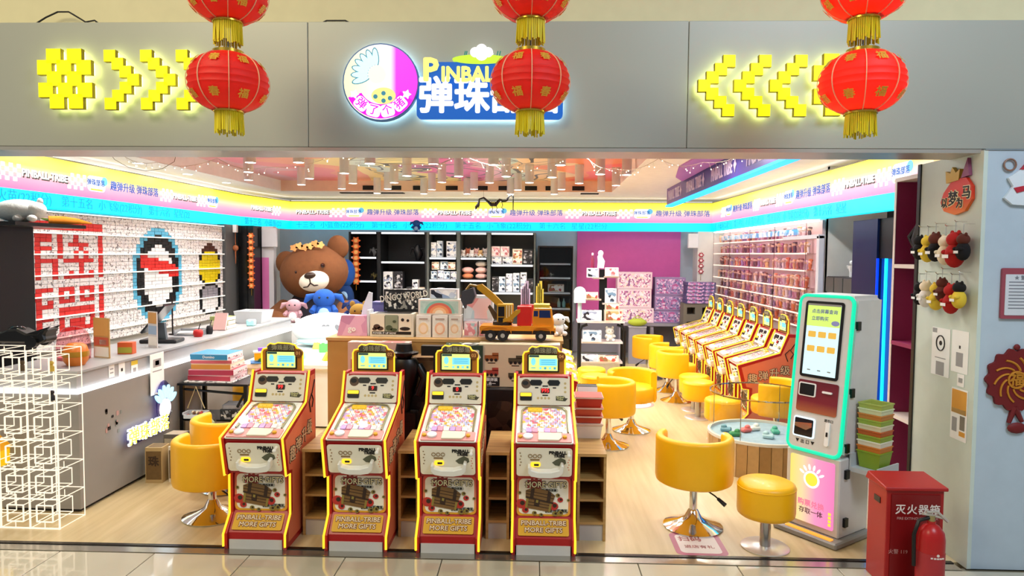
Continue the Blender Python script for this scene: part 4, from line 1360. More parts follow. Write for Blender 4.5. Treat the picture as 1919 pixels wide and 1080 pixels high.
t = thing('cyan_cup', 'pale cyan cube cup on the counter near the bin', 'cup', (-3.52, 7.95, CT)); m = MB(); m.b2((-.045, -.045, 0), (.045, .045, .075)); m.obj('cup', mat('cup_cyan', '#A8EEF0', .3), t, bev=.01)
m = MB(); m.lathe([(.046, .05), (.05, .06), (.046, .07)], n=16); m.obj('cup_band', mat('cup_white', '#E8FAFA', .3), t)

# papers stuck to the counter
PX = -3.428
def paper(label, y, z, w, h, prints, name='notice_paper', x=PX):
    t = thing(name, label, 'notice', (x, y, z))
    m = MB(); m.b2((0, -w / 2, -h / 2), (.002, w / 2, h / 2)); m.obj('sheet', PAPER, t)
    m = MB()
    for (y0, z0, y1, z1, k) in prints: m.b2((.002, y0, z0), (.003, y1, z1), k)
    if m.v: m.obj('sheet_print', [INK, mat('print_yellow', '#D9BE3A', .5), mat('print_grey', '#9A9A9A', .6)], t)
    return t
paper('long white notice sheet hanging over the counter light bar', 5.79, .87, .21, .36, [(-.06, .06, .06, .13, 2), (-.03, .075, .03, .115, 0), (-.07, .02, .07, .03, 2)], x=-3.414)
paper('small white notice on the counter ledge, first of three', 5.20, .995, .07, .10, [(-.02, -.02, .02, -.01, 2), (-.02, .01, .02, .02, 2)], x=-3.438)
paper('small white notice on the counter ledge, middle of three', 5.33, .985, .08, .12, [(-.012, -.015, .012, .01, 0)], x=-3.438)
paper('small yellow-headed notice on the counter ledge', 5.50, .975, .09, .11, [(-.045, .02, .045, .055, 1), (-.02, -.04, .02, -.005, 2)], x=-3.438)
t = thing('sticker_cluster', 'cluster of tiny stickers on the grey counter front', 'stickers', (-3.4285, 5.1, .62))
for k in range(12):
    y_, z_ = rnd.uniform(-.0, .24), rnd.uniform(-.12, .13)
    m = MB(); m.prism(rrect(rnd.uniform(.02, .04), rnd.uniform(.02, .04), .006, 2), 0, .001, 0, Matrix.Translation((0, y_, z_)) @ FACE_PX)
    m.obj('sticker', [INK, mat('sticker_pink', '#B08A84', .5), mat('sticker_grey', '#7C827C', .5)][k % 3], t)

# neon sign on the counter front: feather fan and shop lettering
t = thing('neon_sign', 'glowing feather and lettering neon sign fixed to the counter front', 'neon sign', (-3.425, 5.62, .40))
m = MB(); m.prism(rrect(.62, .14, .03, 4, 0, .02), .03, .036, 0, FACE_PX @ Matrix.Rotation(R(0), 4, 'Z')); m.prism(circ(.12, 20, .23, .2, .2), .03, .036, 0, FACE_PX); m.obj('clear_back', glass_mat('violet_acrylic', '#B9B4D8'), t)
m = MB(); m.text('弹珠部落', .15, FACE_PX @ Matrix.Translation((-.03, .02, .05)), 0, .012, .05); m.obj('lettering', mat('neon_white', '#E8F6FF', emit=2.6), t)
m = MB(); m.text('弹珠部落', .15, FACE_PX @ Matrix.Translation((-.03, .02, .06)), 0, .006, .0); m.obj('lettering', mat('neon_lemon', '#F4E45A', emit=1.2), t)
m = MB()
for k in range(6):
    a = R(-50 + 22 * k)
    m.prism(circ(.022, 12, 0, .14, .06), .04, .055, 0, FACE_PX @ Matrix.Translation((.23, .16, 0)) @ Matrix.Rotation(-a, 4, 'Z'))
m.obj('feather_fan', mat('neon_ice', '#A9E4FF', emit=1.6), t)
m = MB(); m.prism(circ(.085, 20, .23, .15), .04, .05, 0, FACE_PX); m.obj('round_light', mat('neon_rose', '#FBE6F6', emit=2.0), t)
m = MB()
for (yy, zz) in ((-.29, .06), (-.29, -.02), (.13, .30), (.33, .1)): m.cyl((.02, yy, zz), (.045, yy, zz), .012, n=10)
m.obj('standoff_stud', CHROME, t)

# ---------------------------------------------------------------- black desk with board games
DX, DY = -3.17, 6.36
t = thing('black_desk', 'black metal desk holding a stack of board games', 'desk', (DX, DY, 0))
m = MB(); m.b2((-.25, -.24, .70), (.42, .24, .72)); m.obj('desk_top', BLKMET, t)
for sx in (-.22, .39):
    for sy in (-.21, .21): m = MB(); m.b2((sx - .017, sy - .017, 0), (sx + .017, sy + .017, .70)); m.obj('leg', BLKMET, t)
m = MB(); m.b2((-.22, -.2, .36), (.39, .2, .375)); m.obj('lower_shelf', BLKMET, t)
m = MB(); m.tube([(.39, -.2, .66), (.30, -.2, .5)], .012, 6); m.obj('brace', BLKMET, t)
m = MB(); m.tube([(-.22, -.2, .66), (.39, -.2, .62)], .012, 6); m.obj('crossbar', BLKMET, t)
m = MB(); m.b2((-.22, -.2, .722), (.25, .2, .73)); o = m.obj('patterned_mat', print_mat('mat_print', ['#E8E6E0', '#8A8A86', '#F0EEE8', '#4A4A4A', '#E0DED8'], 40), loc=(DX, DY, 0)); tag(o, 'black and white patterned sheet under the board games', 'mat')
gz = .732
for k, (w, d, h, c1, c2, lab, txt) in enumerate(((.42, .32, .05, '#B03A4C', '#E0C8CC', 'crimson board game box at the bottom of the stack', ''), (.42, .33, .055, '#A8354E', '#E9D6DA', 'rose board game box second from the bottom of the stack', ''),
        (.37, .32, .05, '#C8883A', '#E9DCC8', 'orange board game box in the middle of the stack', ''), (.38, .30, .035, '#C9606C', '#F0E4E4', 'white and pink board game box second from the top', ''), (.36, .31, .055, '#2E86B8', '#D6E6EC', 'blue board game box on top of the stack', 'Domino'))):
    tt = thing('board_game', lab, 'board game', (DX + .02 + rnd.uniform(-.01, .01), DY, gz), R(rnd.uniform(-4, 4)), 'board games on the black desk')
    m = MB(); m.b2((-w / 2, -d / 2, 0), (w / 2, d / 2, h)); m.obj('carton', mat('game' + c2, c2, .5), tt)
    m = MB(); m.b2((-w / 2 - .001, -d / 2 - .002, .004), (w / 2 + .001, -d / 2, h - .004)); m.b2((-w / 2, -d / 2, h), (w / 2, d / 2, h + .001)); pr_ = m.obj('front_print', mat('game' + c1, c1, .45), tt)
    m = MB(); m.b2((w / 2, -d / 2 + .02, .01), (w / 2 + .002, d / 2 - .02, h * .5)); m.obj('side_print', print_mat('game_side', ['#E9DEDC', '#C98A90', '#F2ECEA', '#8A6A70', '#F0EAE8'], 50), tt)
    if txt: m = MB(); m.text(txt, .035, at(0, -d / 2 - .003, h / 2), 0, .001, .02); m.obj('lettering', PAPER, pr_)
    gz += h + .0015
def goods_box(name, label, loc, size, rz, c1, c2, cat='box', group=None, txt=None, tcol=None, pm=None):
    """a printed carton: body, front print, optional lettering"""
    w, d, h = size
    t = thing(name, label, cat, loc, R(rz), group)
    m = MB(); m.b2((-w / 2, -d / 2, 0), (w / 2, d / 2, h)); m.obj('carton', mat('carton' + c1, c1, .55), t)
    m = MB(); m.b2((-w * .45, -d / 2 - .002, h * .1), (w * .45, -d / 2, h * .9)); m.b2((-w * .42, -d * .42, h), (w * .42, d * .42, h + .001))
    f = m.obj('front_print', pm or mat('cprint' + c2, c2, .5, noise=.25, nscale=25), t)
    if txt: m = MB(); m.text(txt, h * .3, at(0, -d / 2 - .003, h * .6), 0, .001, .04); m.obj('lettering', mat('ctext' + (tcol or '#FFFFFF'), tcol or '#FFFFFF', .5), f)
    return t
BGM = print_mat('goods_black_print', ['#1A1B1F', '#2C2E33', '#8A8C90', '#141416', '#3A3C44', '#C8C6C2'], 38)
goods_box('boxed_game', 'black printed box on the lower shelf of the black desk', (-2.93, 6.25, .376), (.2, .2, .1), 0, '#2A2C30', '#5A5C60', pm=BGM)
goods_box('boxed_game', 'grey printed box lying on the black box under the desk', (-2.93, 6.25, .478), (.18, .18, .04), 8, '#6A6C74', '#8A8C94')
t = thing('hanging_basket', 'white hanging basket of small toys under the black desk', 'basket', (-3.22, 6.08, .40))
m = MB(); m.tube([(-.08, 0, .1), (0, 0, .30), (.08, 0, .1)], .005, 5); m.obj('rope_handle', mat('rope_tan', '#B8A67A', .8), t)
m = MB(); m.b2((-.1, -.06, 0), (.1, .06, .015)); m.b2((-.1, -.06, 0), (-.09, .06, .07)); m.b2((.09, -.06, 0), (.1, .06, .07)); m.b2((-.1, .05, 0), (.1, .06, .07)); m.b2((-.1, -.06, 0), (.1, -.05, .05)); m.obj('basket_shell', mat('basket_white', '#C8CCD0', .5), t)
for k in range(14):
    m = MB(); m.ell((rnd.uniform(-.075, .075), rnd.uniform(-.03, .03), .034 + .02 * (k // 7)), .016, 7, 5); o = m.obj('small_toy', [mat('toy_brown', '#6A4A34', .6), mat('toy_cream', '#D8C8A8', .6), mat('toy_red', '#A83A34', .6)][k % 3], None, (-3.22, 6.08, .40))
    tag(o, '%s ball toy piled in the white hanging basket under the desk' % ['brown', 'cream', 'red'][k % 3], 'toy', '%s ball toys in the hanging basket' % ['brown', 'cream', 'red'][k % 3])
t = thing('glass_jar', 'glass jar of green moss standing on a kraft carton', 'jar', (-3.05, 5.92, 0))
m = MB(); m.lathe([(.08, .30), (.09, .33), (.09, .46), (.07, .48), (.067, .48), (.086, .455), (.086, .33)], n=18, ring=True); m.obj('jar_glass', GLASS, t)
m = MB(); m.ell((0, 0, .385), (.08, .08, .07), 14, 8); m.obj('moss', mat('moss_green', '#9AA67C', .9, noise=.4, nscale=60), t)
goods_box('kraft_carton', 'kraft carton under the moss jar by the desk', (-3.05, 5.92, 0), (.24, .2, .298), 0, '#8A7A62', '#7A6A54', 'carton')
goods_box('blind_box', 'tan printed blind box on the floor by the counter', (-3.28, 5.55, 0), (.14, .14, .3), 4, '#B49A6C', '#6A5232', txt='珠', tcol='#3A2A1C')
goods_box('blind_box', 'white and brown printed blind box next to the tan one', (-3.10, 5.58, 0), (.13, .13, .3), -6, '#D8D0C4', '#6A5A4A')
goods_box('blind_box', 'dark printed blind box on the floor behind the tan one', (-3.22, 5.75, 0), (.16, .15, .36), 0, '#5A5450', '#A89A86')

# ---------------------------------------------------------------- white play table
t = thing('play_table', 'bright white play table with a deep skirt in front of the bear', 'table', (-2.62, 8.3, 0))
m = MB(); m.b2((-.72, -1.0, .66), (.62, 1.0, .72)); m.obj('table_top', mat('table_white', '#F4F6F4', .35), t, bev=.01)
m = MB(); m.b2((-.68, -.95, .02), (.58, .95, .66)); m.obj('skirt', mat('skirt_white', '#ECEDE8', .6), t)
m = MB(); m.b2((-.72, -1.0, .72), (-.69, 1.0, .735)); m.b2((.59, -1.0, .72), (.62, 1.0, .735)); m.b2((-.72, .97, .72), (.62, 1.0, .735)); m.obj('rim', mat('rim_ice', '#DDF2F4', .3), t)
t = thing('brick_bus', 'yellow toy bus of building bricks on the white play table corner', 'toy bus', (-3.08, 7.42, .722), R(25))
m = MB(); m.b2((-.16, -.06, .03), (.16, .06, .11)); m.obj('bus_body', mat('bus_amber', '#E0A81A', .35), t)
m = MB(); m.b2((-.17, -.065, .11), (.17, .065, .125)); m.obj('bus_roof', mat('bus_white', '#E9E4DA', .4), t)
m = MB(); m.b2((-.2, -.1, 0), (.2, .1, .012)); m.obj('base_plate', mat('plate_blue', '#4A82C8', .4), t)
for x in (-.1, 0, .1): m = MB(); m.cyl((x, -.07, .03), (x, .07, .03), .022, n=10); m.obj('wheel', mat('wheel_green', '#1E5A3A', .5), t)
m = MB(); m.b2((-.12, -.04, .126), (-.02, .04, .16)); m.obj('roof_brick', mat('brick_violet', '#7A4AC8', .4), t)
m = MB(); m.b2((.0, -.04, .126), (.1, .04, .15)); m.obj('roof_brick', mat('brick_red', '#D04A3A', .4), t)
for k, (x, y, w, c, lab) in enumerate(((-3.05, 7.9, .09, '#2AC4E4', 'cyan toy block on the white play table'), (-2.75, 8.25, .1, '#4AD84A', 'bright green toy block on the white play table'), (-2.9, 8.5, .08, '#F0B05A', 'peach toy block on the white play table'), (-2.45, 7.6, .09, '#F4D23A', 'lemon toy block on the white play table'), (-2.25, 7.9, .08, '#F0A8C8', 'pink toy block on the white play table'), (-2.82, 7.62, .08, '#7AD8E8', 'pale aqua toy block on the white play table'))):
    tt = thing('toy_block', lab, 'toy block', (x, y, .722), rnd.uniform(0, 3), 'toy blocks on the play table')
    m = MB(); m.prism([(-w, 0), (w, 0), (w * .7, w * .8), (-w * .4, w)], -w * .5, w * .5, 0, FRONT); m.obj('block_body', mat('toyblock' + c, c, .35), tt)
    m = MB(); m.cyl((0, 0, w * .85), (0, 0, w * 1.05), w * .2, n=10); m.obj('stud', mat('toyblock' + c, c, .35), tt)
# ================================================================== BEAR CORNER
FUR = mat('bear_fur', '#6A4226', .95, noise=.18, nscale=14, bump=.4)
FURL = mat('bear_muzzle', '#E4DCCB', .95, noise=.06, bump=.3, nscale=30)
FURD = mat('bear_inner', '#6E4220', .95)
t = thing('teddy_bear', 'giant brown teddy bear sitting in the rear corner', 'teddy bear', (-3.74, 10.95, 0))
T_ = Matrix.Rotation(R(-8), 4, 'Y')
m = MB(Matrix.Translation((-.03, -.05, 1.62)) @ T_ @ Matrix.Scale(.88, 4))
# head: broad at the cheeks
vs = MB()
m.ell((0, 0, 0), (.62, .55, .51), 32, 20)
hd = m.obj('head', FUR, t)
for sx in (-1, 1):
    m = MB(Matrix.Translation((-.03, -.05, 1.62)) @ T_ @ Matrix.Scale(.88, 4))
    m.ell((sx * .50, .02, .40 if sx > 0 else .24), (.20, .12, .22), 20, 12); e_ = m.obj('ear', FUR, hd)
m = MB(Matrix.Translation((-.03, -.05, 1.62)) @ T_ @ Matrix.Scale(.88, 4)); m.ell((.13, -.46, -.16), (.27, .17, .19), 24, 14); mz = m.obj('muzzle', FURL, hd)
m = MB(Matrix.Translation((-.03, -.05, 1.62)) @ T_ @ Matrix.Scale(.88, 4)); m.ell((.12, -.60, -.06), (.105, .06, .06), 18, 10); m.obj('nose', mat('bear_nose', '#2E1E14', .4), hd)
m = MB(Matrix.Translation((-.03, -.05, 1.62)) @ T_ @ Matrix.Scale(.88, 4)); m.tube([(.12, -.635, -.10), (.12, -.635, -.19), (.06, -.62, -.25), (-.03, -.58, -.25)], .012, 6); m.tube([(.12, -.635, -.19), (.18, -.625, -.245), (.26, -.57, -.24)], .012, 6); m.obj('mouth', mat('bear_nose', '#2E1E14', .4), hd)
for (x, z) in ((-.14, .03), (.34, .09)):
    m = MB(Matrix.Translation((-.03, -.05, 1.62)) @ T_ @ Matrix.Scale(.88, 4)); m.ell((x, -.50, z), (.04, .04, .042), 12, 8); m.obj('eye', mat('bear_eye', '#2A0E0A', .15), hd)
m = MB()
m.ell((0, .1, .75), (.58, .48, .68), 28, 16); m.obj('torso', mat('bear_jumper', '#23202A', .9), t)
for sx in (-1, 1):
    m = MB(); m.tube([(sx * .48, -.05, 1.05), (sx * .58, -.3, .85), (sx * .50, -.58, .78), (sx * .46, -.66, .78)], [.16, .2, .22, .15], 18); m.ell((sx * .46, -.6, .80), (.22, .2, .23), 18, 12); m.obj('arm', FUR, t)
    m = MB(); m.tube([(sx * .35, -.1, .25), (sx * .5, -.6, .25), (sx * .5, -.8, .3)], [.25, .25, .22], 16); m.ell((sx * .5, -.8, .32), (.22, .12, .3), 18, 12); m.obj('leg', FUR, t)
# paper garland resting on the bear's brow
t = thing('paper_garland', 'orange cut-paper garland lying across the bear brow', 'garland', (-3.77, 10.62, 2.06))
for k in range(6):
    m = MB(); x = -.22 + .085 * k
    m.prism([((1 + .22 * math.cos(5 * a)) * .058 * math.cos(a), (1 + .22 * math.cos(5 * a)) * .05 * math.sin(a)) for a in [2 * PI * j / 20 for j in range(20)]], 0, .012, 0, at(x, -.02, -.05 + .012 * k + .02 * math.sin(k * 2)))
    m.obj('paper_charm', CH[1] if k % 2 else mat('charm_apricot', '#E09A5A', .5), t)

BLUE = mat('plush_blue', '#1D4E9E', .9, bump=.3, nscale=60)
BLUEP = mat('plush_pale_blue', '#8DB4DC', .9)
NAVY = mat('plush_navy', '#1A2C5A', .9)


def round_plush(label, loc, s, body, patch, rz=0.0, ears='long'):
    """plain soft toy: round body and head, long ears, paws (no face of any known figure)"""
    t = thing('plush_toy', label, 'plush toy', loc, rz)
    m = MB(); m.ell((0, 0, .42 * s), (.40 * s, .36 * s, .42 * s), 18, 12); m.obj('plush_body', body, t)
    m = MB(); m.ell((0, -.2 * s, .40 * s), (.26 * s, .2 * s, .28 * s), 16, 10); m.obj('belly_patch', patch, t)
    m = MB(); m.ell((0, -.04 * s, 1.0 * s), (.44 * s, .38 * s, .38 * s), 18, 12); h_ = m.obj('head', body, t)
    for sx in (-1, 1):
        m = MB()
        if ears == 'long': m.tube([(sx * .36 * s, 0, 1.12 * s), (sx * .62 * s, 0, 1.05 * s), (sx * .76 * s, 0, .82 * s)], [.09 * s, .14 * s, .05 * s], 10)
        else: m.ell((sx * .3 * s, 0, 1.36 * s), (.13 * s, .08 * s, .16 * s), 12, 8)
        m.obj('ear', body, h_)
        m = MB(); m.ell((sx * .3 * s, -.34 * s, .16 * s), (.17 * s, .2 * s, .15 * s), 12, 8); m.obj('foot', patch, t)
        m = MB(); m.tube([(sx * .34 * s, -.08 * s, .66 * s), (sx * .46 * s, -.3 * s, .48 * s)], [.11 * s, .12 * s], 10); m.obj('paw', body, t)
        m = MB(); m.ell((sx * .16 * s, -.40 * s, 1.05 * s), .045 * s, 8, 6); m.obj('eye', BLACK, h_)
    return t


round_plush('blue plush toy sitting against the giant bear', (-3.22, 9.72, .92), .36, BLUE, BLUEP, .25)
t = thing('display_plinth', 'white box plinth carrying the plush toys before the bear', 'plinth', (-3.2, 9.75, 0))
m = MB(); m.b2((-.62, -.28, 0), (.78, .28, .88)); m.obj('plinth_body', mat('plinth_white', '#E6E8E6', .5), t)
m = MB(); m.b2((-.64, -.30, .88), (.80, .30, .918)); m.obj('plinth_top', mat('plinth_white', '#E6E8E6', .5), t)
round_plush('dusky pink and white plush toy beside the blue plush', (-3.66, 9.70, .92), .25, mat('plush_dusky', '#B48A92', .9), mat('plush_cream', '#E2DDD8', .9), .1)
round_plush('navy and white plush toy on the far side of the blue plush', (-2.80, 9.78, .92), .25, NAVY, mat('plush_cream', '#E2DDD8', .9), -.2)
t = thing('tall_blue_plush', 'tall stacked blue plush column between the bear and black shelving', 'plush toy', (-3.60, 11.98, 0))
for k in range(4):
    m = MB(); m.ell((.02 * (k % 2), 0, .26 + .44 * k), (.17, .17, .25), 16, 10); m.obj('plush_ball', BLUE if k % 2 else mat('plush_blue_dark', '#16386E', .9), t)
    m = MB(); m.ell((.02 * (k % 2) + .03, -.15,   .29 + .44 * k), (.07, .04, .09), 12, 8); m.obj('plush_patch', BLUEP, t)
round_plush('small blue plush toy perched on top of the black shelving', (-2.38, 12.36, 2.322), .16, BLUE, BLUEP)
# white pillow with printed hearts on the table
t = thing('white_cushion', 'large white cushion with two small hearts on the play table', 'cushion', (-2.86, 8.85, .722), R(12))
m = MB(); m.ell((0, 0, .21), (.48, .30, .22), 26, 14); m.obj('cushion_body', mat('cushion_white', '#F0F4F2', .9, bump=.2), t)
for x in (-.02, .14):
    m = MB(); m.text('♥', .09, Matrix.Translation((x, -.285, .25)) @ Matrix.Rotation(R(-10), 4, 'X') @ FRONT, 0, .004); m.obj('heart_print', mat('heart_grey', '#7A8088', .7), t)
m = MB(); m.ell((.1, -.05, .07), (.52, .34, .07), 24, 8); m.obj('frill', mat('frill_aqua', '#BDE9EE', .9), t)

# ================================================================== REAR SHELVING
SHB = mat('shelving_black', '#1C1F22', .45)
SHG = mat('shelving_grey', '#565C5A', .5)


def shelf_unit(label, x0, x1, zs, col_, y0=12.25, y1=12.9, ztop=2.32, led=True, name='display_shelf'):
    t = thing(name, label, 'shelf', ((x0 + x1) / 2, y0, 0), 0, 'black display shelving on the rear wall')
    w = (x1 - x0) / 2; d = y1 - y0
    for sx in (-1, 1): m = MB(); m.b2((sx * w - (.03 if sx > 0 else 0), 0, 0), (sx * w + (.03 if sx < 0 else 0), d, ztop)); m.obj('side_panel', col_, t)
    m = MB(); m.b2((-w, d - .02, 0), (w, d, ztop)); m.obj('back_panel', col_, t)
    for z in zs + [ztop]:
        m = MB(); m.b2((-w + .03, 0, z - .03), (w - .03, d - .02, z)); s_ = m.obj('shelf_board', col_, t)
        if led: m = MB(); m.b2((-w + .05, -.005, z - .035), (w - .05, .02, z - .005)); m.obj('light_strip', mat('shelf_led', '#F4F8FF', emit=1.6), s_)
    return t


shelf_unit('black shelving bay beside the bear with three dark cubbies', -3.6, -3.05, [.45, 1.0, 1.44, 1.87], SHB)
shelf_unit('black shelving bay with the dark glass top cubby', -3.05, -2.17, [.45, 1.08, 1.79], SHB)
shelf_unit('grey shelving bay of figure boxes and drawing sets', -2.17, -1.60, [.45, 1.0, 1.47, 1.87], SHG)
shelf_unit('grey shelving bay of plush toys', -1.60, -1.05, [.45, 1.0, 1.47, 1.87], SHG)
shelf_unit('wide grey shelving bay next to the black display fridge', -1.05, -.21, [.45, 1.25, 1.75], SHG)
t = shelf_unit('black glazed display fridge with four white shelves', -.17, .46, [.45, .95, 1.23, 1.5, 1.75], mat('fridge_black', '#0B0C0E', .3), 12.2, 12.85, 2.09, False, 'display_fridge')
m = MB(); m.b2((-.30, .0, .1), (.30, .008, 2.05)); m.obj('glass_door', glass_mat('fridge_glass', '#D8DCE0', .1), t)
for z in (.95, 1.23, 1.5, 1.75): m = MB(); m.b2((-.27, .01, z), (.27, .03, z + .03)); m.obj('white_edge', mat('edge_white', '#C9CCCC', .4), t)
m = MB(); m.b2((-.315, -.02, 0), (-.285, .01, 2.09)); m.obj('door_handle', BLACK, t)

rnd = random.Random(11)
FIGC = [['#E9E9E6', '#8A9AB8', '#1E2432', '#F4F4F2', '#C0C8D6'], ['#F2D8DC', '#E0A0A8', '#F6F0EE', '#B86A70', '#F0E2D8'], ['#DCE6EC', '#6A8AA8', '#F2F4F4', '#2E3A4E', '#B8C8D8'], ['#1C1C20', '#4A4A50', '#C8C8CA', '#101012', '#8A8A90'], ['#F0EADC', '#D0A878', '#8A6A4A', '#F4F0E8', '#B04A44']]
FIGP = [print_mat('goods_print_%d' % k, c, 26) for k, c in enumerate(FIGC)]
FIGB = ['#DDE0E4', '#EBD3D4', '#C8D4DE', '#2A2B30', '#E2DAC8']
NM = ['silver', 'pink', 'pale blue', 'black', 'cream']


def row_boxes(x0, x1, y, z, n, hmin, hmax, picks, where, grp):
    w = (x1 - x0) / n
    for k in range(n):
        c = picks[k % len(picks)]
        h = rnd.uniform(hmin, hmax)
        ordn = ['first', 'second', 'third', 'fourth', 'fifth', 'sixth', 'seventh', 'eighth'][k]
        goods_box('figure_box', '%s figure box, %s from the bear side, %s' % (NM[c], ordn, where), (x0 + w * (k + .5), y, z), (w * .9, .14, h), rnd.uniform(-6, 6), FIGB[c], FIGB[c], 'box', grp, pm=FIGP[c])


YS = 12.42
row_boxes(-2.12, -1.90, YS, 1.872, 2, .24, .3, [0, 2], 'on the top drawing-set shelf', 'figure boxes')
row_boxes(-1.84, -1.64, YS, 1.872, 1, .28, .3, [0], 'end of the top drawing-set shelf', 'figure boxes')
row_boxes(-2.12, -1.64, YS, 1.472, 4, .14, .17, [2, 0, 2, 0], 'on the second drawing-set shelf', 'figure boxes')
row_boxes(-2.10, -1.66, YS, 1.645, 3, .12, .15, [4, 2, 4], 'stacked on the drawing-set shelf', 'figure boxes')
row_boxes(-2.12, -1.64, YS, 1.002, 4, .26, .36, [4, 0, 1, 4], 'on the third drawing-set shelf', 'figure boxes')
row_boxes(-1.02, -.62, YS, 1.752, 2, .13, .14, [0, 0], 'lower row in the wide bay', 'figure boxes')
row_boxes(-1.02, -.68, YS, 1.895, 2, .17, .19, [1, 1], 'upper row in the wide bay', 'figure boxes')
row_boxes(-.64, -.26, YS, 1.752, 2, .22, .28, [4, 3], 'beside the pink boxes', 'figure boxes')
row_boxes(-1.0, -.24, YS, 1.252, 6, .24, .36, [3, 2, 0, 2, 0, 3], 'second shelf of the wide bay', 'figure boxes')
row_boxes(-3.0, -2.62, YS, 1.082, 2, .48, .52, [0, 3], 'large pair under the dark glass cubby', 'figure boxes')
row_boxes(-2.58, -2.22, YS, 1.082, 3, .22, .42, [3, 0, 4], 'small group under the dark glass cubby', 'figure boxes')
row_boxes(.0, .32, 12.40, 1.262, 1, .12, .14, [4], 'inside the black display fridge', 'figure boxes')
PLC = [('#E9DCD4', 'cream'), ('#B86A50', 'russet'), ('#F0EAE6', 'white'), ('#E6B8B0', 'blush'), ('#D8B078', 'tan')]
for k in range(6):
    c, nmn = PLC[k % 5]
    round_plush('%s small plush toy, number %s along the upper plush shelf' % (nmn, ['one', 'two', 'three', 'four', 'five', 'six'][k]), (-1.53 + .078 * k, 12.42 + .08 * (k % 2), 1.872), .095 + .02 * (k % 2), mat('splush' + c, c, .9), mat('splushw', '#F2EEEA', .9), rnd.uniform(-.3, .3), 'round')
for k, (x, z, c, w_, lab) in enumerate(((-1.45, 1.472, '#D8845A', .105, 'orange rolled plush at the bottom of the roll shelf'), (-1.2, 1.472, '#E0B0A4', .11, 'blush rolled plush at the bottom of the roll shelf'), (-1.45, 1.585, '#EFB8AE', .11, 'pink rolled plush resting on the orange one'), (-1.2, 1.585, '#EBC0B8', .11, 'pale pink rolled plush resting on the blush one'), (-1.2, 1.70, '#C8C0B4', .11, 'grey beige rolled plush on top of the pile'))):
    t = thing('plush_roll', lab, 'plush toy', (x, 12.45, z))
    m = MB(); m.ell((0, 0, .055), (w_, .11, .056), 18, 10); m.obj('plush_body', mat('roll' + c, c, .9), t)
    m = MB(); m.ell((w_ * .5, -.08, .055), (.03, .03, .035), 10, 6); m.obj('paw', mat('roll' + c, c, .9), t)
for k in range(5):
    c, nmn = PLC[(k + 1) % 5]
    round_plush('%s little plush toy in the lower plush shelf, %s along' % (nmn, ['first', 'second', 'third', 'fourth', 'fifth'][k]), (-1.52 + .095 * k, 12.42, 1.002), .12, mat('splush' + c, c, .9), mat('splushw', '#F2EEEA', .9), rnd.uniform(-.3, .3), 'round')
for dx, w_ in ((0, 'nearer the shelving'), (.09, 'nearer the magenta wall')):
    t = thing('teal_bottle', 'teal bottle in the black display fridge, the one ' + w_, 'bottle', (.22 + dx, 12.38, .982), 0, 'teal bottles in the fridge')
    m = MB(); m.lathe([(0, 0), (.03, 0), (.032, .09), (.012, .13)], n=12); m.obj('bottle_body', mat('bottle_teal', '#8FC0B8', .2), t)
    m = MB(); m.lathe([(.012, .13), (.012, .16), (0, .165)], n=12); m.obj('bottle_neck', mat('bottle_teal_pale', '#B8DAD4', .2), t)
for k, (x, z, s_, lab) in enumerate(((-2.38, 1.80, .3, 'dark model beast on the shelf under the small blue plush'), (-3.2, 1.88, .16, 'grey winged model in the top dark cubby'), (-3.2, 1.45, .12, 'small olive model in the middle dark cubby'))):
    t = thing('model_figure', lab, 'figure', (x, 12.5, z))
    m = MB(); m.tube([(0, 0, 0), (.02, 0, .4 * s_), (-.02, 0, .75 * s_), (0, -.02, s_)], [.1 * s_, .28 * s_, .25 * s_, .08 * s_], 10); m.obj('figure_body', mat('model_dark%d' % k, ['#1A1B1E', '#7A7C7E', '#6A6238'][k], .4), t)
    for sx in (-1, 1): m = MB(); m.tube([(0, 0, .7 * s_), (sx * .4 * s_, 0, .8 * s_), (sx * .5 * s_, 0, .3 * s_)], [.08 * s_, .1 * s_, .02 * s_], 8); m.obj('wing', mat('model_dark%d' % k, '#1A1B1E', .4), t)

# ================================================================== TIERED STAND AND TOY BOXES
t = thing('tiered_stand', 'black tiered display stand with white shelves before the magenta wall', 'display stand', (.83, 10.2, 0))
for sx in (-1, 1):
    m = MB(); m.tube([(sx * .33, 0, 0), (sx * .33, 0, .80), (sx * .30, 0, .87), (sx * .22, 0, .90)], .022, 8); m.tube([(sx * .33, .35, 0), (sx * .33, .35, .9)], .022, 8); m.obj('side_frame', BLKMET, t)
for z, w in ((.34, .31), (.64, .31)): m = MB(); m.b2((-w, 0, z - .025), (w, .36, z)); m.obj('shelf_board', mat('board_white', '#D5D0CC', .4), t)
m = MB(); m.b2((-.37, -.02, .925), (.33, .36, .95)); m.obj('shelf_board', mat('board_white', '#D5D0CC', .4), t)
m = MB(); m.b2((-.04, .1, .95), (.07, .2, 1.72)); m.obj('post', BLKMET, t)
for (x0, x1, z) in ((-.24, -.02, 1.28), (.0, .25, 1.22), (-.14, .02, 1.60), (.02, .24, 1.62)): m = MB(); m.b2((x0, 0, z - .02), (x1, .3, z)); m.obj('arm_shelf', mat('board_pale', '#C9BDB4', .4), t)
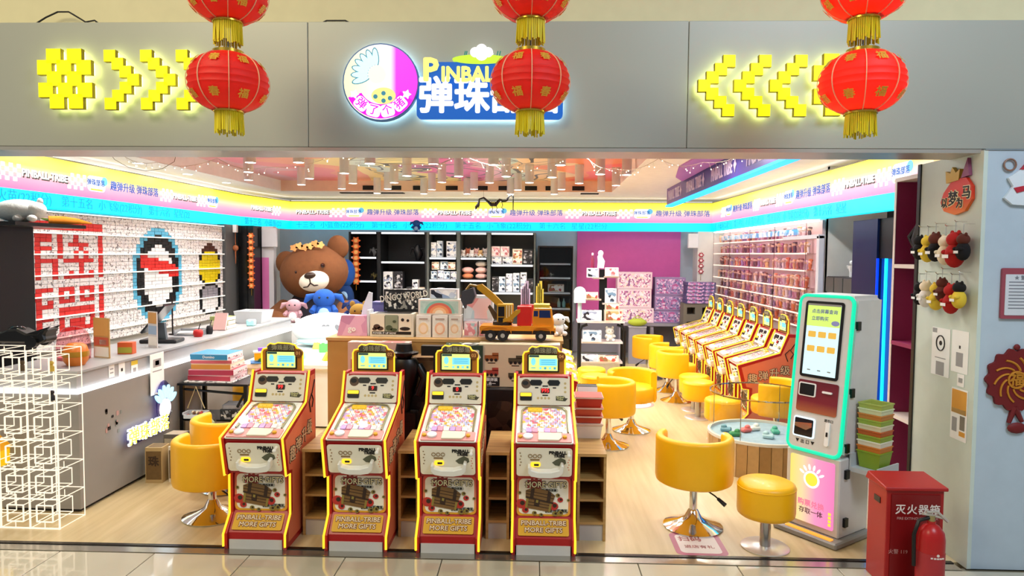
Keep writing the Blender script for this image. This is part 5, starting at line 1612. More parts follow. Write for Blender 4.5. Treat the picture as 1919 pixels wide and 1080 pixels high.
for k, (x, z, w, h, c, lab) in enumerate(((-.15, 1.601, .17, .14, 0, 'silver printed box on the top arm of the tiered stand'), (.13, 1.621, .2, .13, 1, 'pink printed box on the top arm of the tiered stand'), (-.16, 1.281, .18, .1, 4, 'cream printed box on the middle arm of the tiered stand'), (.12, 1.221, .17, .22, 2, 'blue printed box on the middle arm of the tiered stand'),
                                          (-.16, .951, .3, .16, 0, 'white tall-bottle box on the tiered stand counter'), (.16, .951, .26, .17, 4, 'brown printed box on the tiered stand counter'), (.14, 1.125, .2, .09, 4, 'small cream box stacked above the brown box on the stand'), (-.15, .641, .28, .17, 2, 'blue printed box on the lower shelf of the stand'), (-.18, .341, .25, .1, 0, 'silver box on the bottom shelf of the stand'), (.1, .341, .3, .09, 4, 'cream box on the bottom shelf of the stand'))):
    goods_box('gift_box', lab, (.83 + x, 10.235, z), (w, .12, h), rnd.uniform(-5, 5), FIGB[c], FIGB[c], 'box', 'boxes on the tiered stand', pm=FIGP[c])
round_plush('white and black small plush on the lower shelf of the tiered stand', (.95, 10.3, .641), .15, mat('plush_white', '#DDE3E2', .9), mat('plush_cream', '#E2DDD8', .9), .2, 'round')
t = thing('white_statuette', 'white upright statuette on top of the tiered stand', 'figure', (.80, 10.3, 1.742))
m = MB(); m.tube([(0, 0, 0), (.01, 0, .1), (-.01, 0, .17), (.02, 0, .24)], [.05, .055, .04, .015], 12); m.obj('figure_body', PLW, t)
m = MB(); m.ell((.0, 0, .22), (.04, .035, .045), 12, 8); m.obj('figure_head', PLW, t)
t = thing('maroon_bottle', 'slim maroon bottle beside the white statuette', 'bottle', (.68, 10.32, 1.742))
m = MB(); m.lathe([(0, 0), (.028, 0), (.028, .13), (.012, .17), (.012, .21), (0, .21)], n=12); m.obj('bottle_body', mat('bottle_maroon', '#7A2340', .3), t)
m = MB(); m.lathe([(.014, .19), (.014, .225), (0, .228)], n=12); m.obj('bottle_cap', PAPER, t)
t = thing('white_dome', 'white dome toy house on the side of the tiered stand', 'toy', (.495, 10.28, 1.02))
m = MB(); m.b2((-.085, -.08, .2), (.085, .08, .36)); m.obj('toy_body', mat('dome_teal', '#B9D2D0', .5), t)
m = MB(); m.ell((0, 0, .36), (.09, .08, .08), 16, 8); m.obj('toy_roof', PLW, t)
m = MB(); m.cyl((0, 0, -.07), (0, 0, .2), .03, n=10); m.obj('toy_stem', mat('dome_teal', '#B9D2D0', .5), t)

DP = print_mat('dollbox_print', ['#E8C6DA', '#B06A9A', '#F0DCE8', '#C88AB0', '#8A5A8A', '#EAD2C4', '#F4ECEE'], 34)
DP2 = print_mat('dollbox_lilac', ['#9A7AB0', '#C8A0CC', '#6A5A8E', '#E0C6DC', '#B05A94', '#8A86B4'], 36)
for x, z, w, h, p, lab in ((1.62, .72, .62, .26, 0, 'black and cream toy box at the bottom of the toy box wall'), (1.58, .985, .6, .34, 0, 'pink doll house box stacked in the middle of the toy box wall'), (1.58, 1.33, .62, .30, 0, 'pink sticker doll box on top of the toy box wall'),
                           (2.17, .72, .5, .22, 1, 'lilac doll box at the bottom of the second stack'), (2.20, .945, .52, .27, 1, 'pink and lilac doll box in the middle of the second stack'), (2.22, 1.22, .54, .32, 1, 'violet doll box on top of the second stack')):
    goods_box('doll_box', lab, (x, 12.55, z), (w, .3, h), rnd.uniform(-2, 2), ['#E2C8D6', '#8E7AA6'][p], '#C890B4', 'toy box', 'doll boxes before the magenta wall', pm=[DP, DP2][p])
t = thing('low_bench', 'low grey bench carrying the doll boxes', 'bench', (2.0, 12.55, 0))
m = MB(); m.b2((-.72, -.18, .66), (.50, .18, .715)); m.obj('bench_top', mat('bench_grey', '#8A8894', .5), t)
for x in (-.66, -.1, .44): m = MB(); m.b2((x - .03, -.16, 0), (x + .03, .16, .66)); m.obj('leg', mat('bench_grey', '#8A8894', .5), t)
t = thing('green_toy_bag', 'lime green toy bag in front of the doll boxes', 'bag', (1.62, 12.25, .0))
m = MB(); m.ell((0, 0, .74), (.17, .08, .07), 14, 8); m.obj('bag_body', mat('lime_bag', '#A8B83A', .6), t)
m = MB(); m.tube([(-.1, 0, .79), (0, 0, .86), (.1, 0, .79)], .008, 6); m.obj('bag_handle', mat('lime_bag', '#A8B83A', .6), t)
t = thing('small_stand', 'small grey stand under the lime green toy bag', 'stand', (1.62, 12.25, 0))
m = MB(); m.b2((-.15, -.06, 0), (.15, .06, .65)); m.obj('stand_body', mat('bench_grey', '#8A8894', .5), t)
m = MB(); m.b2((-.16, -.07, .65), (.16, .07, .668)); m.obj('stand_top', mat('bench_pale', '#A5A3AE', .5), t)
t = thing('crate_shelf', 'grey cube crate shelf with four square openings by the rear corner', 'shelf', (2.63, 11.95, 0))
for i in range(2):
    for j in range(2):
        for (dx, dz, w, h) in ((-.11, 0, .05, .26), (.11, 0, .05, .26), (0, -.105, .26, .05), (0, .105, .26, .05)):
            pass
        m = MB()
        cx, cz = -.13 + .26 * i, .73 + .25 * j
        m.b2((cx - .13, 0, cz - .125), (cx - .07, .3, cz + .125)); m.b2((cx + .07, 0, cz - .125), (cx + .13, .3, cz + .125)); m.b2((cx - .07, 0, cz - .125), (cx + .07, .3, cz - .06)); m.b2((cx - .07, 0, cz + .06), (cx + .07, .3, cz + .125)); m.b2((cx - .07, .28, cz - .06), (cx + .07, .3, cz + .06))
        m.obj('crate_cell', mat('crate_grey', '#6B675C', .6), t)
m = MB(); m.b2((-.26, 0, 0), (.26, .3, .6)); m.obj('crate_base', mat('crate_grey', '#6B675C', .6), t)
for k in range(6):
    goods_box('puzzle_box', 'flat violet puzzle box on the crate shelf, %s up' % ['lowest', 'second', 'third', 'fourth', 'fifth', 'topmost'][k], (2.66 + rnd.uniform(-.01, .01), 12.08, 1.108 + .062 * k), (.50, .28, .058), rnd.uniform(-3, 3), '#4E4676', '#6E62A0', 'puzzle box', 'puzzle boxes', pm=DP2)
m = MB(); m.b2((-.09, -.05, -.13), (.09, .05, .13)); o = m.obj('wall_speaker', mat('speaker_white', '#D8DCE4', .5), loc=(2.62, 12.5, 2.2), bev=.01); tag(o, 'white box speaker high up by the rear corner of the magenta wall', 'speaker')
charm_string('red and pink hanging charm string below the corner speaker', 2.78, 12.535, 1.95, 4, [mat('charm_red', '#B03A52', .5), mat('charm_white', '#E8DCDC', .5)], .045, .1)
b = MB(); b.b2((2.72, 12.55, 0), (3.2, 12.95, 2.37)); struct(b.obj('wall_corner', WALLM))

# ================================================================== ISLAND IN THE MIDDLE
WOODS = wood_mat('cabinet_oak', '#A07C46', '#C29C60', 'X', 3, .45)
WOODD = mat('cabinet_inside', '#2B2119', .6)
t = thing('display_case', 'tall tan wooden display case behind the front machines', 'display case', (-.86, 5.95, 0))
m = MB(); m.b2((-.97, -.35, .0), (.99, .35, 1.21)); m.obj('case_body', mat('case_tan', '#B98D4E', .5), t)
m = MB(); m.b2((-.98, -.36, 1.21), (1.0, .36, 1.235)); m.obj('case_top', wood_mat('case_top_oak', '#B48A52', '#C79E64', 'X', 3, .4), t)
ITZ = 1.236
# low oak shelf units between the front machines
wh_ = ['between the first and second front machines', 'between the second and third front machines', 'between the third and fourth front machines', 'at the aisle end of the front machines']
for k, (x0, x1) in enumerate(((-1.655, -1.455), (-.995, -.855), (-.395, -.235), (.225, .42))):
    cx, w = (x0 + x1) / 2, (x1 - x0) / 2
    t = thing('low_shelf', 'low oak shelf unit with dark openings ' + wh_[k], 'shelf', (cx, 4.565, 0), 0, 'low oak shelves between the machines')
    dp = .55 if k < 3 else .72
    for sx in (-1, 1): m = MB(); m.b2((sx * w - (.018 if sx > 0 else 0), 0, 0), (sx * w + (.018 if sx < 0 else 0), dp, .585)); m.obj('side_panel', WOODS, t)
    m = MB(); m.b2((-w, -.012, .585), (w, dp + (.0 if k < 3 else .55), .605)); m.obj('top_board', WOODS, t)
    for z in (.13, .29, .43): m = MB(); m.b2((-w + .018, .0, z - .016), (w - .018, dp - .02, z)); m.obj('shelf_board', WOODS, t)
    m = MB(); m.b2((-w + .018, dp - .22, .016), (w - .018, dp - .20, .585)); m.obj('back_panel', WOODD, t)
    m = MB(); m.b2((-w + .018, .01, 0), (w - .018, .03, .114)); m.obj('plinth', mat('plinth_grey', '#BDB9B2', .45), t)
    if k == 3: m = MB(); m.b2((-w, dp, 0), (w, dp + .55, .585)); m.obj('rear_body', WOODS, t)

# stock on the low level, seen between the machines
DKB = print_mat('dark_carton_print', ['#2A2A2C', '#1C1C20', '#3A342E', '#141416', '#4A4238'], 12)
goods_box('dark_carton', 'large black carton on the low shelves between machines 02 and 03', (-.93, 5.42, .0), (.30, .25, .86), 0, '#1C1E22', '#2A2C32', 'carton', 'cartons behind the machines', pm=DKB)
goods_box('kraft_carton', 'brown carton stacked on the large black carton', (-.92, 5.43, .862), (.28, .22, .26), 3, '#6A5238', '#8A6E4C', 'carton', 'cartons behind the machines')
goods_box('dark_carton', 'tall dark carton between machines 03 and 04', (-.30, 5.42, .0), (.34, .25, .88), 0, '#17181A', '#26272B', 'carton', 'cartons behind the machines', pm=DKB)
t = thing('black_toy_robot', 'black toy robot with a flat hat standing behind machine 02', 'toy robot', (-1.10, 5.21, .0))
RB = mat('robot_black', '#0B0B0D', .35)
goods_box('dark_carton', 'narrow dark carton under the black toy robot', (-1.10, 5.21, 0), (.2, .12, .715), 0, '#1E1C1C', '#2A2826', 'carton', 'cartons behind the machines')
m = MB(); m.lathe([(0, .72), (.05, .72), (.06, .8), (.11, .95), (.13, 1.08), (.10, 1.13), (0, 1.14)], n=16, sy=.7); m.obj('torso', RB, t)
m = MB(); m.ell((0, 0, 1.17), (.07, .06, .06), 14, 8); m.obj('head', RB, t)
m = MB(); m.lathe([(.0, 1.17), (.11, 1.165), (.115, 1.18), (.07, 1.19), (.06, 1.245), (0, 1.25)], n=18, sy=.8); m.obj('hat', RB, t)
for sx in (-1, 1): m = MB(); m.tube([(sx * .11, 0, 1.08), (sx * .17, -.02, .98), (sx * .12, -.05, .85)], [.035, .04, .03], 10); m.obj('arm', RB, t)
t = thing('toy_camera_crane', 'black toy crane arm beside the black robot', 'toy', (-.83, 5.21, .0))
m = MB(); m.b2((-.035, -.035, .0), (.035, .035, 1.16)); m.obj('mast', RB, t)
m = MB(); m.b2((-.13, -.04, 1.16), (.08, .04, 1.235)); m.obj('head_block', RB, t)
m = MB(); m.tube([(0, 0, 1.1), (.1, 0, 1.0), (.11, 0, .8)], .03, 8); m.obj('arm', RB, t)
goods_box('flat_pink_box', 'long pink and white printed box behind machine 02', (-1.36, 5.50, .0), (.5, .12, 1.22), 0, '#D9B4A8', '#C97A72', 'box', 'cartons behind the machines', pm=print_mat('pinkbox_print', ['#E9D0C8', '#C87A74', '#F0E2DC', '#B85A5A', '#EBC8B8'], 14))
goods_box('green_flat_box', 'dark green and white box behind machine 03', (-.66, 5.46, .885), (.30, .20, .33), 5, '#2C4434', '#DCE0D6', 'box', 'cartons behind the machines', pm=print_mat('greenbox_print', ['#2C4434', '#E4E6DE', '#1E2E24', '#C8CCC0', '#3A4A3E'], 14))
goods_box('green_box_support', 'plain dark carton under the green and white box', (-.66, 5.46, .0), (.22, .2, .884), 0, '#241E1A', '#2E2824', 'carton', 'cartons behind the machines')

# vehicle carton and toy excavator lorry
t = thing('vehicle_carton', 'cream carton printed with toy vehicles under the excavator lorry', 'carton', (-.215, 5.42, .0))
m = MB(); m.b2((-.325, -.02, .885), (.325, .145, 1.225)); m.obj('carton', mat('vehicle_cream', '#D8C7A8', .6), t)
VP = [mat('vp_orange', '#9A5A30', .5), mat('vp_olive', '#4E4636', .5), mat('vp_red', '#A8443A', .5), INK]
for k, (x, z, c) in enumerate(((-.22, 1.12, 0), (-.03, 1.10, 1), (-.22, 1.0, 2), (-.03, .98, 1), (.2, 1.12, 1), (.2, 1.0, 0))):
    m = MB()
    m.box((x, -.022, z), (.11, .004, .035), c); m.box((x + .03, -.022, z + .025), (.05, .004, .025), c)
    for dx in (-.035, 0, .035): m.prism(circ(.013, 8), 0, .004, 3, at(x + dx, -.022, z - .02))
    m.box((x, -.022, z - .045), (.06, .003, .006), 3)
    m.obj('vehicle_print', VP, t)
m = MB(); m.box((-.23, -.022, .925), (.15, .004, .07), 3); m.obj('black_print', VP, t)
m = MB(); m.text('四联拼装', .03, at(-.23, -.026, .94), 0, .001, .03); m.text('九合一', .03, at(-.23, -.026, .908), 0, .001, .03); m.obj('lettering', PAPER, t)

t = thing('toy_excavator_lorry', 'yellow toy excavator mounted on an orange toy lorry', 'toy lorry', (-.235, 5.62, ITZ), 0)
OR = mat('lorry_orange', '#D98A1E', .35); OL = mat('lorry_yellow', '#B88A1E', .35); DK = mat('lorry_dark', '#2A2118', .5); TY = mat('tyre_black', '#15161A', .7)
m = MB(); m.b2((-.30, -.09, .055), (.30, .09, .085)); m.obj('chassis', DK, t)
m = MB(); m.prism([(-.31, .085), (-.31, .115), (.13, .125), (.13, .085)], -.1, .1, 0, FRONT); m.obj('deck', OR, t)
for x in (-.22, -.12, .19):
    for sy in (-.085, .085):
        m = MB(); m.cyl((x, sy - .025, .045), (x, sy + .025, .045), .045, n=20); w_ = m.obj('wheel', TY, t)
        m = MB(); m.cyl((x, sy - .028, .045), (x, sy + .028, .045), .018, n=12); m.obj('wheel_hub', mat('hub_grey', '#9A9A96', .4), w_)
for xa, xb in ((-.30, -.05), (.12, .27)):
    m = MB(); c_ = (xa + xb) / 2; hw = (xb - xa) / 2
    m.prism([(c_ - hw, .06), (c_ - hw * .9, .095), (c_ - hw * .5, .112), (c_ + hw * .5, .112), (c_ + hw * .9, .095), (c_ + hw, .06), (c_ + hw, .125), (c_ - hw, .125)], -.112, .112, 0, FRONT); m.obj('wheel_arch', OR, t)
m = MB(); m.prism([(.12, .085), (.295, .085), (.295, .16), (.285, .20), (.275, .275), (.13, .275), (.12, .2)], -.095, .095, 0, FRONT); cb = m.obj('cab', OR, t, bev=.008)
m = MB(); m.prism([(.175, .195), (.268, .195), (.262, .255), (.175, .255)], .0955, .099, 0, FRONT); m.prism([(.13, .205), (.165, .205), (.165, .25), (.13, .25)], .0955, .099, 0, FRONT); m.obj('cab_window', mat('cab_glass', '#1C2A5A', .1), cb)
m = MB(); m.b2((.13, -.085, .275), (.26, .085, .30)); m.obj('roof_light', mat('roof_lemon', '#C9B43A', .4), cb)
m = MB(); m.b2((.29, -.09, .07), (.31, .09, .11)); m.obj('bumper', OR, cb)
m = MB(); m.b2((-.005, -.07, .125), (.11, .07, .28)); m.obj('red_bin', mat('bin_red', '#C8251E', .4), t)
m = MB(); m.lathe([(.08, .12), (.08, .15)], n=18, c=(-.13, 0, 0)); m.obj('turntable', DK, t)
m = MB(); m.b2((-.17, -.07, .15), (-.04, .05, .30)); ec = m.obj('digger_cab', OL, t, bev=.006)
m = MB(); m.b2((-.16, -.074, .20), (-.11, -.07, .28)); m.b2((-.16, -.074, .155), (-.11, -.07, .19)); m.obj('digger_window', mat('digger_glass', '#1A1614', .15), ec)
m = MB()
for x in (-.095, -.075, -.055): m.b2((x, -.076, .16), (x + .008, -.07, .29))
m.obj('grille_bar', mat('grille_cream', '#E0D2A8', .5), ec)
m = MB(); m.prism([(-.12, .15), (-.05, .17), (.02, .235), (.02, .26), (-.02, .25), (-.08, .19), (-.12, .18)], .05, .085, 0, FRONT); m.obj('side_fender', OL, t)
m = MB(); m.prism([(-.16, .27), (-.12, .30), (-.20, .38), (-.30, .46), (-.34, .45), (-.34, .42), (-.24, .34)], -.025, .025, 0, FRONT); bo = m.obj('boom', OL, t)
m = MB(); m.prism([(-.17, .17), (-.2, .17), (-.25, .27), (-.235, .29), (-.16, .2)], -.02, .02, 0, FRONT); m.obj('counter_arm', mat('arm_dark', '#4A3A20', .5), bo)
m = MB(); m.tube([(-.34, 0, .44), (-.40, 0, .45), (-.43, 0, .41)], .012, 6); m.obj('bucket_link', mat('link_brass', '#8A6A2A', .4), bo)
bk = MB(); bk.prism([(-.46, .40), (-.37, .43), (-.35, .36), (-.38, .30), (-.45, .285), (-.47, .33)], -.06, .06, 0, FRONT); bu = bk.obj('bucket', mat('bucket_grey', '#3E4046', .45), t)
for k in range(4): m = MB(); m.prism([(-.45, .29), (-.43, .29), (-.435, .255)], -.055 + .03 * k, -.038 + .03 * k, 0, FRONT); m.obj('tooth', mat('bucket_grey', '#3E4046', .45), bu)

# gift boxes lined up on the display case
CP1 = print_mat('bw_comic_print', ['#16171A', '#3A3A3A', '#E2DED2', '#22252A', '#8E8A80'], 45)
CP2 = print_mat('comic_trio_print', ['#E8E0C8', '#D9D0B8', '#3A3430', '#7A8A66', '#EFE8D4', '#5A5A50'], 32)
CP3 = print_mat('peach_trio_print', ['#EFE6DA', '#E8C8AA', '#F2ECE2', '#E6B89A', '#DCE2DA'], 30)
CP4 = print_mat('rainbow_print', ['#E8927A', '#F0B48A', '#8EC0B0', '#E8DCCA', '#E9705A', '#B8D2C4'], 26)
CP5 = print_mat('rose_trio_print', ['#EBC8CC', '#E09AA6', '#F2E2E2', '#A8C4C8', '#D88A92'], 32)
t = goods_box('comic_box', 'black and white comic box with three panels on the display case', (-1.31, 5.80, ITZ), (.37, .2, .195), 0, '#E2DAC4', '#26221E', 'gift box', 'gift boxes on the display case')
for k in range(3):
    x = -.115 + .115 * k
    m = MB(); m.b2((x - .055, -.105, .045), (x + .055, -.102, .185)); pn = m.obj('comic_panel', mat('comic_cream' if k != 1 else 'comic_olive', '#E6DDC4' if k != 1 else '#8E967A', .5), t)
    m = MB()
    for (dx, dz, rx_, rz_) in (((-.01, .085, .03, .022), (.02, .07, .028, .018), (-.03, .065, .02, .014)), ((-.02, .075, .03, .024), (.02, .06, .03, .014), (.025, .13, .016, .012)), ((-.02, .145, .014, .014), (.025, .14, .012, .012), (.0, .07, .045, .016)))[k]:
        m.prism(circ(rx_, 12, x + dx, dz, rz_), 0, .002, 0, at(0, -.105, 0))
    m.obj('comic_print', [mat('comic_brown', '#4A3426', .5), mat('comic_moss', '#47523A', .5), mat('comic_ink', '#221E1C', .5)][k], pn)
m = MB(); m.text('POWER IT UP NOW', .022, at(-.06, -.104, .03), 0, .001, .02); m.obj('lettering', PAPER, t)
t = goods_box('comic_sign_box', 'tilted black box lettered WORLD stacked behind the comic box', (-1.25, 5.98, ITZ + .20), (.36, .12, .19), 0, '#1C1E20', '#2A2C2E', 'gift box', 'gift boxes on the display case', pm=CP1)
goods_box('comic_support_box', 'plain dark carton under the box lettered WORLD', (-1.25, 5.99, ITZ), (.3, .12, .199), 0, '#26282A', '#3A3C3E', 'carton', 'gift boxes on the display case')
m = MB(); m.text('DINGO WORLD', .075, Matrix.Translation((0, -.064, .13)) @ FRONT @ Matrix.Rotation(R(8), 4, 'Z'), 0, .003, .05, sx=.78); m.text('DINGO WORLD', .075, Matrix.Translation((0, -.068, .13)) @ FRONT @ Matrix.Rotation(R(8), 4, 'Z'), 1, .003, .01, sx=.78); m.obj('lettering', [INK, mat('letter_pale', '#EFE9D6', .5)], t)
for k, (x, w) in enumerate(((-1.04, .125), (-.90, .13), (-.775, .10))):
    pb_ = goods_box('peach_box', 'peach blind box on the display case, %s of three' % ['nearest the comic box', 'the middle one', 'nearest the rose boxes'][k], (x, 5.80, ITZ), (w, .18, .185), 0, '#F0E8DE', '#EFE6DA', 'gift box', 'gift boxes on the display case')
    m = MB(); m.prism(circ(w * .34, 18, 0, .075, w * .4), 0, .002, 0, at(0, -.092, 0)); m.prism(circ(w * .22, 16, 0, .07, w * .27), .002, .004, 1, at(0, -.092, 0)); m.prism(rrect(w * .6, .014, .004, 2, 0, .155), 0, .002, 2, at(0, -.092, 0)); m.obj('round_print', [mat('pch_a%d' % k, ['#EBCFA0', '#EBB898', '#E9C8A0'][k], .5), mat('pch_b', '#F2DCC4', .5), mat('pch_c', '#B8A294', .5)], pb_)
t = goods_box('rainbow_box', 'rainbow printed box on top of the peach boxes', (-.91, 5.82, ITZ + .188), (.36, .16, .13), 0, '#E9DDD0', '#B9D2C6', 'gift box', 'gift boxes on the display case')
m = MB()
for k, (r_, c) in enumerate(((.11, 0), (.09, 1), (.07, 2), (.05, 3), (.03, 4))):
    m.prism([(r_ * math.cos(PI * j / 16) * 1.2, .012 + r_ * math.sin(PI * j / 16)) for j in range(17)], .001 * k, .001 * k + .001, c, at(.0, -.082, 0))
m.obj('arch_print', [mat('arch_teal', '#8CC0AE', .5), mat('arch_coral', '#E0705C', .5), mat('arch_orange', '#EE9A66', .5), mat('arch_peach', '#F4C08E', .5), mat('arch_cream', '#F6E2C4', .5)], t)
goods_box('grey_trio_box', 'grey printed box on top of the rainbow box', (-.88, 5.84, ITZ + .32), (.24, .12, .085), 0, '#C8C2C0', '#B8A8A8', 'gift box', 'gift boxes on the display case', pm=FIGP[0])
for k, x in enumerate((-.645, -.52)):
    goods_box('rose_box', 'rose printed blind box on the display case, %s' % ['next to the peach boxes', 'behind the excavator lorry'][k], (x, 5.84, ITZ), (.115, .15, .13), 0, '#EBD6D6', '#DFA0A6', 'gift box', 'gift boxes on the display case', pm=CP5)
goods_box('blue_rose_box', 'pale blue box standing on the rose boxes under the digger bucket', (-.585, 5.86, ITZ + .132), (.25, .13, .22), 0, '#C9D4DA', '#A8BFC8', 'gift box', 'gift boxes on the display case', pm=print_mat('bluerose_print', ['#C9D8DE', '#E9C8C8', '#B4CCD4', '#E09A9A', '#DCE4E6'], 7))
t = thing('pink_gift_bag', 'pink patterned gift bag with a tall white lid on the display case', 'gift bag', (-1.66, 5.82, ITZ))
m = MB(); m.add([(-.13, -.09, 0), (.13, -.09, 0), (.13, .09, 0), (-.13, .09, 0), (-.10, -.06, .17), (.12, -.06, .17), (.12, .06, .17), (-.10, .06, .17)], [(3, 2, 1, 0), (4, 5, 6, 7), (0, 1, 5, 4), (1, 2, 6, 5), (2, 3, 7, 6), (3, 0, 4, 7)]); m.obj('bag_body', print_mat('bag_print', ['#C88AA6', '#D8A0B6', '#B87A98', '#D095AE'], 9), t)
m = MB(); m.prism([(.03, .1), (.13, .1), (.14, .36), (.11, .37), (.06, .25)], -.07, -.05, 0, FRONT); m.b2((.125, -.07, .0), (.145, .08, .22)); m.obj('white_lid', mat('lid_white', '#DDE2EC', .4), t)
m = MB(); m.text('go', .07, at(0, -.088, .06), 0, .002, .03); m.obj('lettering', PAPER, t)
round_plush('golden brown small plush head poking out of the pink gift bag', (-1.68, 6.02, ITZ + .0), .185, mat('plush_gold', '#A8823A', .9), mat('plush_cream', '#E2DDD8', .9), .2, 'round')
goods_box('violet_box', 'violet and pink box behind the pink gift bag', (-1.49, 6.1, ITZ), (.16, .2, .27), 0, '#5A5A8E', '#6A68A0', 'gift box', 'gift boxes on the display case')
t = thing('brush_pot', 'red pot of lilac and yellow sticks behind the lorry', 'pot', (-.16, 6.08, ITZ))
m = MB(); m.lathe([(0, 0), (.06, 0), (.075, .26), (.0, .26)], n=14); m.obj('pot_body', mat('pot_red', '#B8241E', .4), t)
for k in range(9):
    m = MB(); x = -.06 + .015 * k + (.06 if k > 4 else 0); m.b2((x - .012, -.01, .2), (x + .012, .01, .40 + .07 * ((k * 5) % 4) / 3)); o = m.obj('craft_stick', mat('stick_lilac', '#C4B8D8', .5) if k < 5 else mat('stick_lemon', '#E8DC5A', .5), None, (-.16, 6.08, ITZ)); tag(o, ['lilac', 'lemon'][k > 4] + ' craft stick standing in the red pot behind the lorry', 'stick', ['lilac', 'lemon'][k > 4] + ' craft sticks in the red pot')
round_plush('white small plush hanging at the end of the display case', (.10, 5.95, ITZ), .14, PLW, mat('plush_cream', '#E2DDD8', .9), .4)
# red and white baskets on the aisle-end shelf
t = None
for k, (c, h, lab) in enumerate((('#E6D8C6', .11, 'cream plastic basket at the bottom of the aisle shelf stack'), ('#B8402A', .055, 'terracotta basket rim second in the aisle shelf stack'), ('#C9553A', .06, 'orange basket nested in the aisle shelf stack'), ('#B8331F', .075, 'red basket on top of the aisle shelf stack'))):
    z = .606 + [0, .112, .169, .231][k]
    tt = thing('plastic_basket', lab, 'basket', (.315, 5.03, z), 0, 'baskets on the aisle shelf')
    m = MB(); a, b_ = .085, .10
    m.add([(-a, -a, 0), (a, -a, 0), (a, a, 0), (-a, a, 0), (-b_, -b_, h), (b_, -b_, h), (b_, b_, h), (-b_, b_, h)], [(3, 2, 1, 0), (4, 5, 6, 7), (0, 1, 5, 4), (1, 2, 6, 5), (2, 3, 7, 6), (3, 0, 4, 7)]); m.obj('basket_shell', mat('basket' + c, c, .4), tt)
    m = MB(); m.b2((-b_ - .004, -b_ - .004, h - .012), (b_ + .004, b_ + .004, h - .002)); m.obj('basket_rim', mat('basket_rim', '#DAB8A4', .4), tt)
t = thing('card_bin', 'grey bin of black and white cards behind the baskets', 'bin', (.33, 5.28, .606))
m = MB(); m.b2((-.08, -.08, 0), (.08, .08, .2)); m.obj('bin_shell', mat('bin_olive', '#5A5A50', .5), t)
for k in range(6): m = MB(); m.box((-.01, -.06 + .024 * k, .26), (.15, .008, .13), rx=R(-12)); o = m.obj('card_pack', [PAPER, BLACK][k % 2], None, (.33, 5.28, .606)); tag(o, ['white', 'black'][k % 2] + ' card pack standing in the grey bin behind the baskets', 'card pack', ['white', 'black'][k % 2] + ' card packs in the grey bin')
# ================================================================== FIGURE WALL
t = thing('acrylic_display', 'clear acrylic wall display with lit shelves full of figurines', 'display case', (3.19, 8.06, 0))
L_ = 4.4
m = MB(); m.b2((-.03, 0, 1.08), (0, L_, 2.36)); m.obj('back_panel', mat('display_back', '#D6BCC2', .5), t)
SZ = [1.12, 1.27, 1.42, 1.57, 1.78, 1.98, 2.16]
EDGE = mat('shelf_edge_warm', '#FFE9D2', emit=1.4)
for z in SZ:
    m = MB(); m.b2((-.20, 0, z - .012), (-.03, L_, z)); sh = m.obj('shelf_board', glass_mat('acrylic_shelf', '#FBF4F4', .15, .05, .06), t)
    m = MB(); m.b2((-.206, 0, z - .014), (-.20, L_, z + .003)); m.obj('light_edge', EDGE, sh)
for k in range(5): m = MB(); m.b2((-.215, k * 1.1 - .004, 1.08), (-.208, k * 1.1 + .004, 2.36)); m.obj('pane_joint', glass_mat('joint_clear', '#D8D0D0', .2), t)
for k in range(4): m = MB(); m.b2((-.214, k * 1.1 + .006, 1.08), (-.211, (k + 1) * 1.1 - .006, 2.36)); m.obj('front_pane', glass_mat('front_acrylic', '#FEFCFD', .06), t)
m = MB(); m.b2((-.21, 0, 2.345), (-.06, L_, 2.365)); m.obj('top_light', mat('top_warm', '#FFEBD6', emit=4.0), t)
m = MB(); m.b2((-.2, .3, 2.20), (-.19, 3.9, 2.27)); m.obj('header_print', print_mat('header_print', ['#8FC4E6', '#E6EEF4', '#B8DCEE', '#5AA4D8', '#F2F2F2', '#DCE9F0'], 16), t)
rnd = random.Random(21)
FC = ['#C98A94', '#8A5A58', '#D9A878', '#B06A8A', '#5A4650', '#D8C0C4', '#C86A4A', '#9A7AA8', '#7A4A3A', '#C9A0B8']
FN = ['rose', 'brown', 'tan', 'magenta', 'plum', 'pale pink', 'rust', 'lilac', 'chestnut', 'mauve']
SKIN = mat('figurine_skin', '#E6C2AC', .5)
fig_master = []
for k in range(10):
    fm = mat('figm%d' % k, FC[k], .45)
    m = MB(); m.lathe([(0, 0), (.028, 0), (.03, .008), (.012, .012), (.02, .05), (.015, .075), (0, .078)], n=8)
    m.ell((0, 0, .092), (.024, .024, .022), 8, 6, 1)
    m.ell((0, .004, .104), (.026, .025, .016), 8, 5, 0)
    if k % 2: m.tube([(-.015, 0, .06), (-.035, -.01, .09)], .006, 5, 1)
    if k % 3 == 0: m.tube([(.015, .01, .1), (.04, .015, .06)], [.012, .004], 5, 0)
    o = m.obj('figurine', [fm, SKIN]); fig_master.append(o)
    o.hide_render = False
ONES = ['first', 'second', 'third', 'fourth', 'fifth', 'sixth', 'seventh', 'eighth', 'ninth', 'tenth', 'eleventh', 'twelfth', 'thirteenth', 'fourteenth', 'fifteenth', 'sixteenth', 'seventeenth', 'eighteenth', 'nineteenth']


def ordinal(q):
    q += 1
    if q < 20: return ONES[q - 1]
    tens = {2: ('twentieth', 'twenty'), 3: ('thirtieth', 'thirty'), 4: ('fortieth', 'forty')}[q // 10]
    return tens[0] if q % 10 == 0 else tens[1] + '-' + ONES[q % 10 - 1]


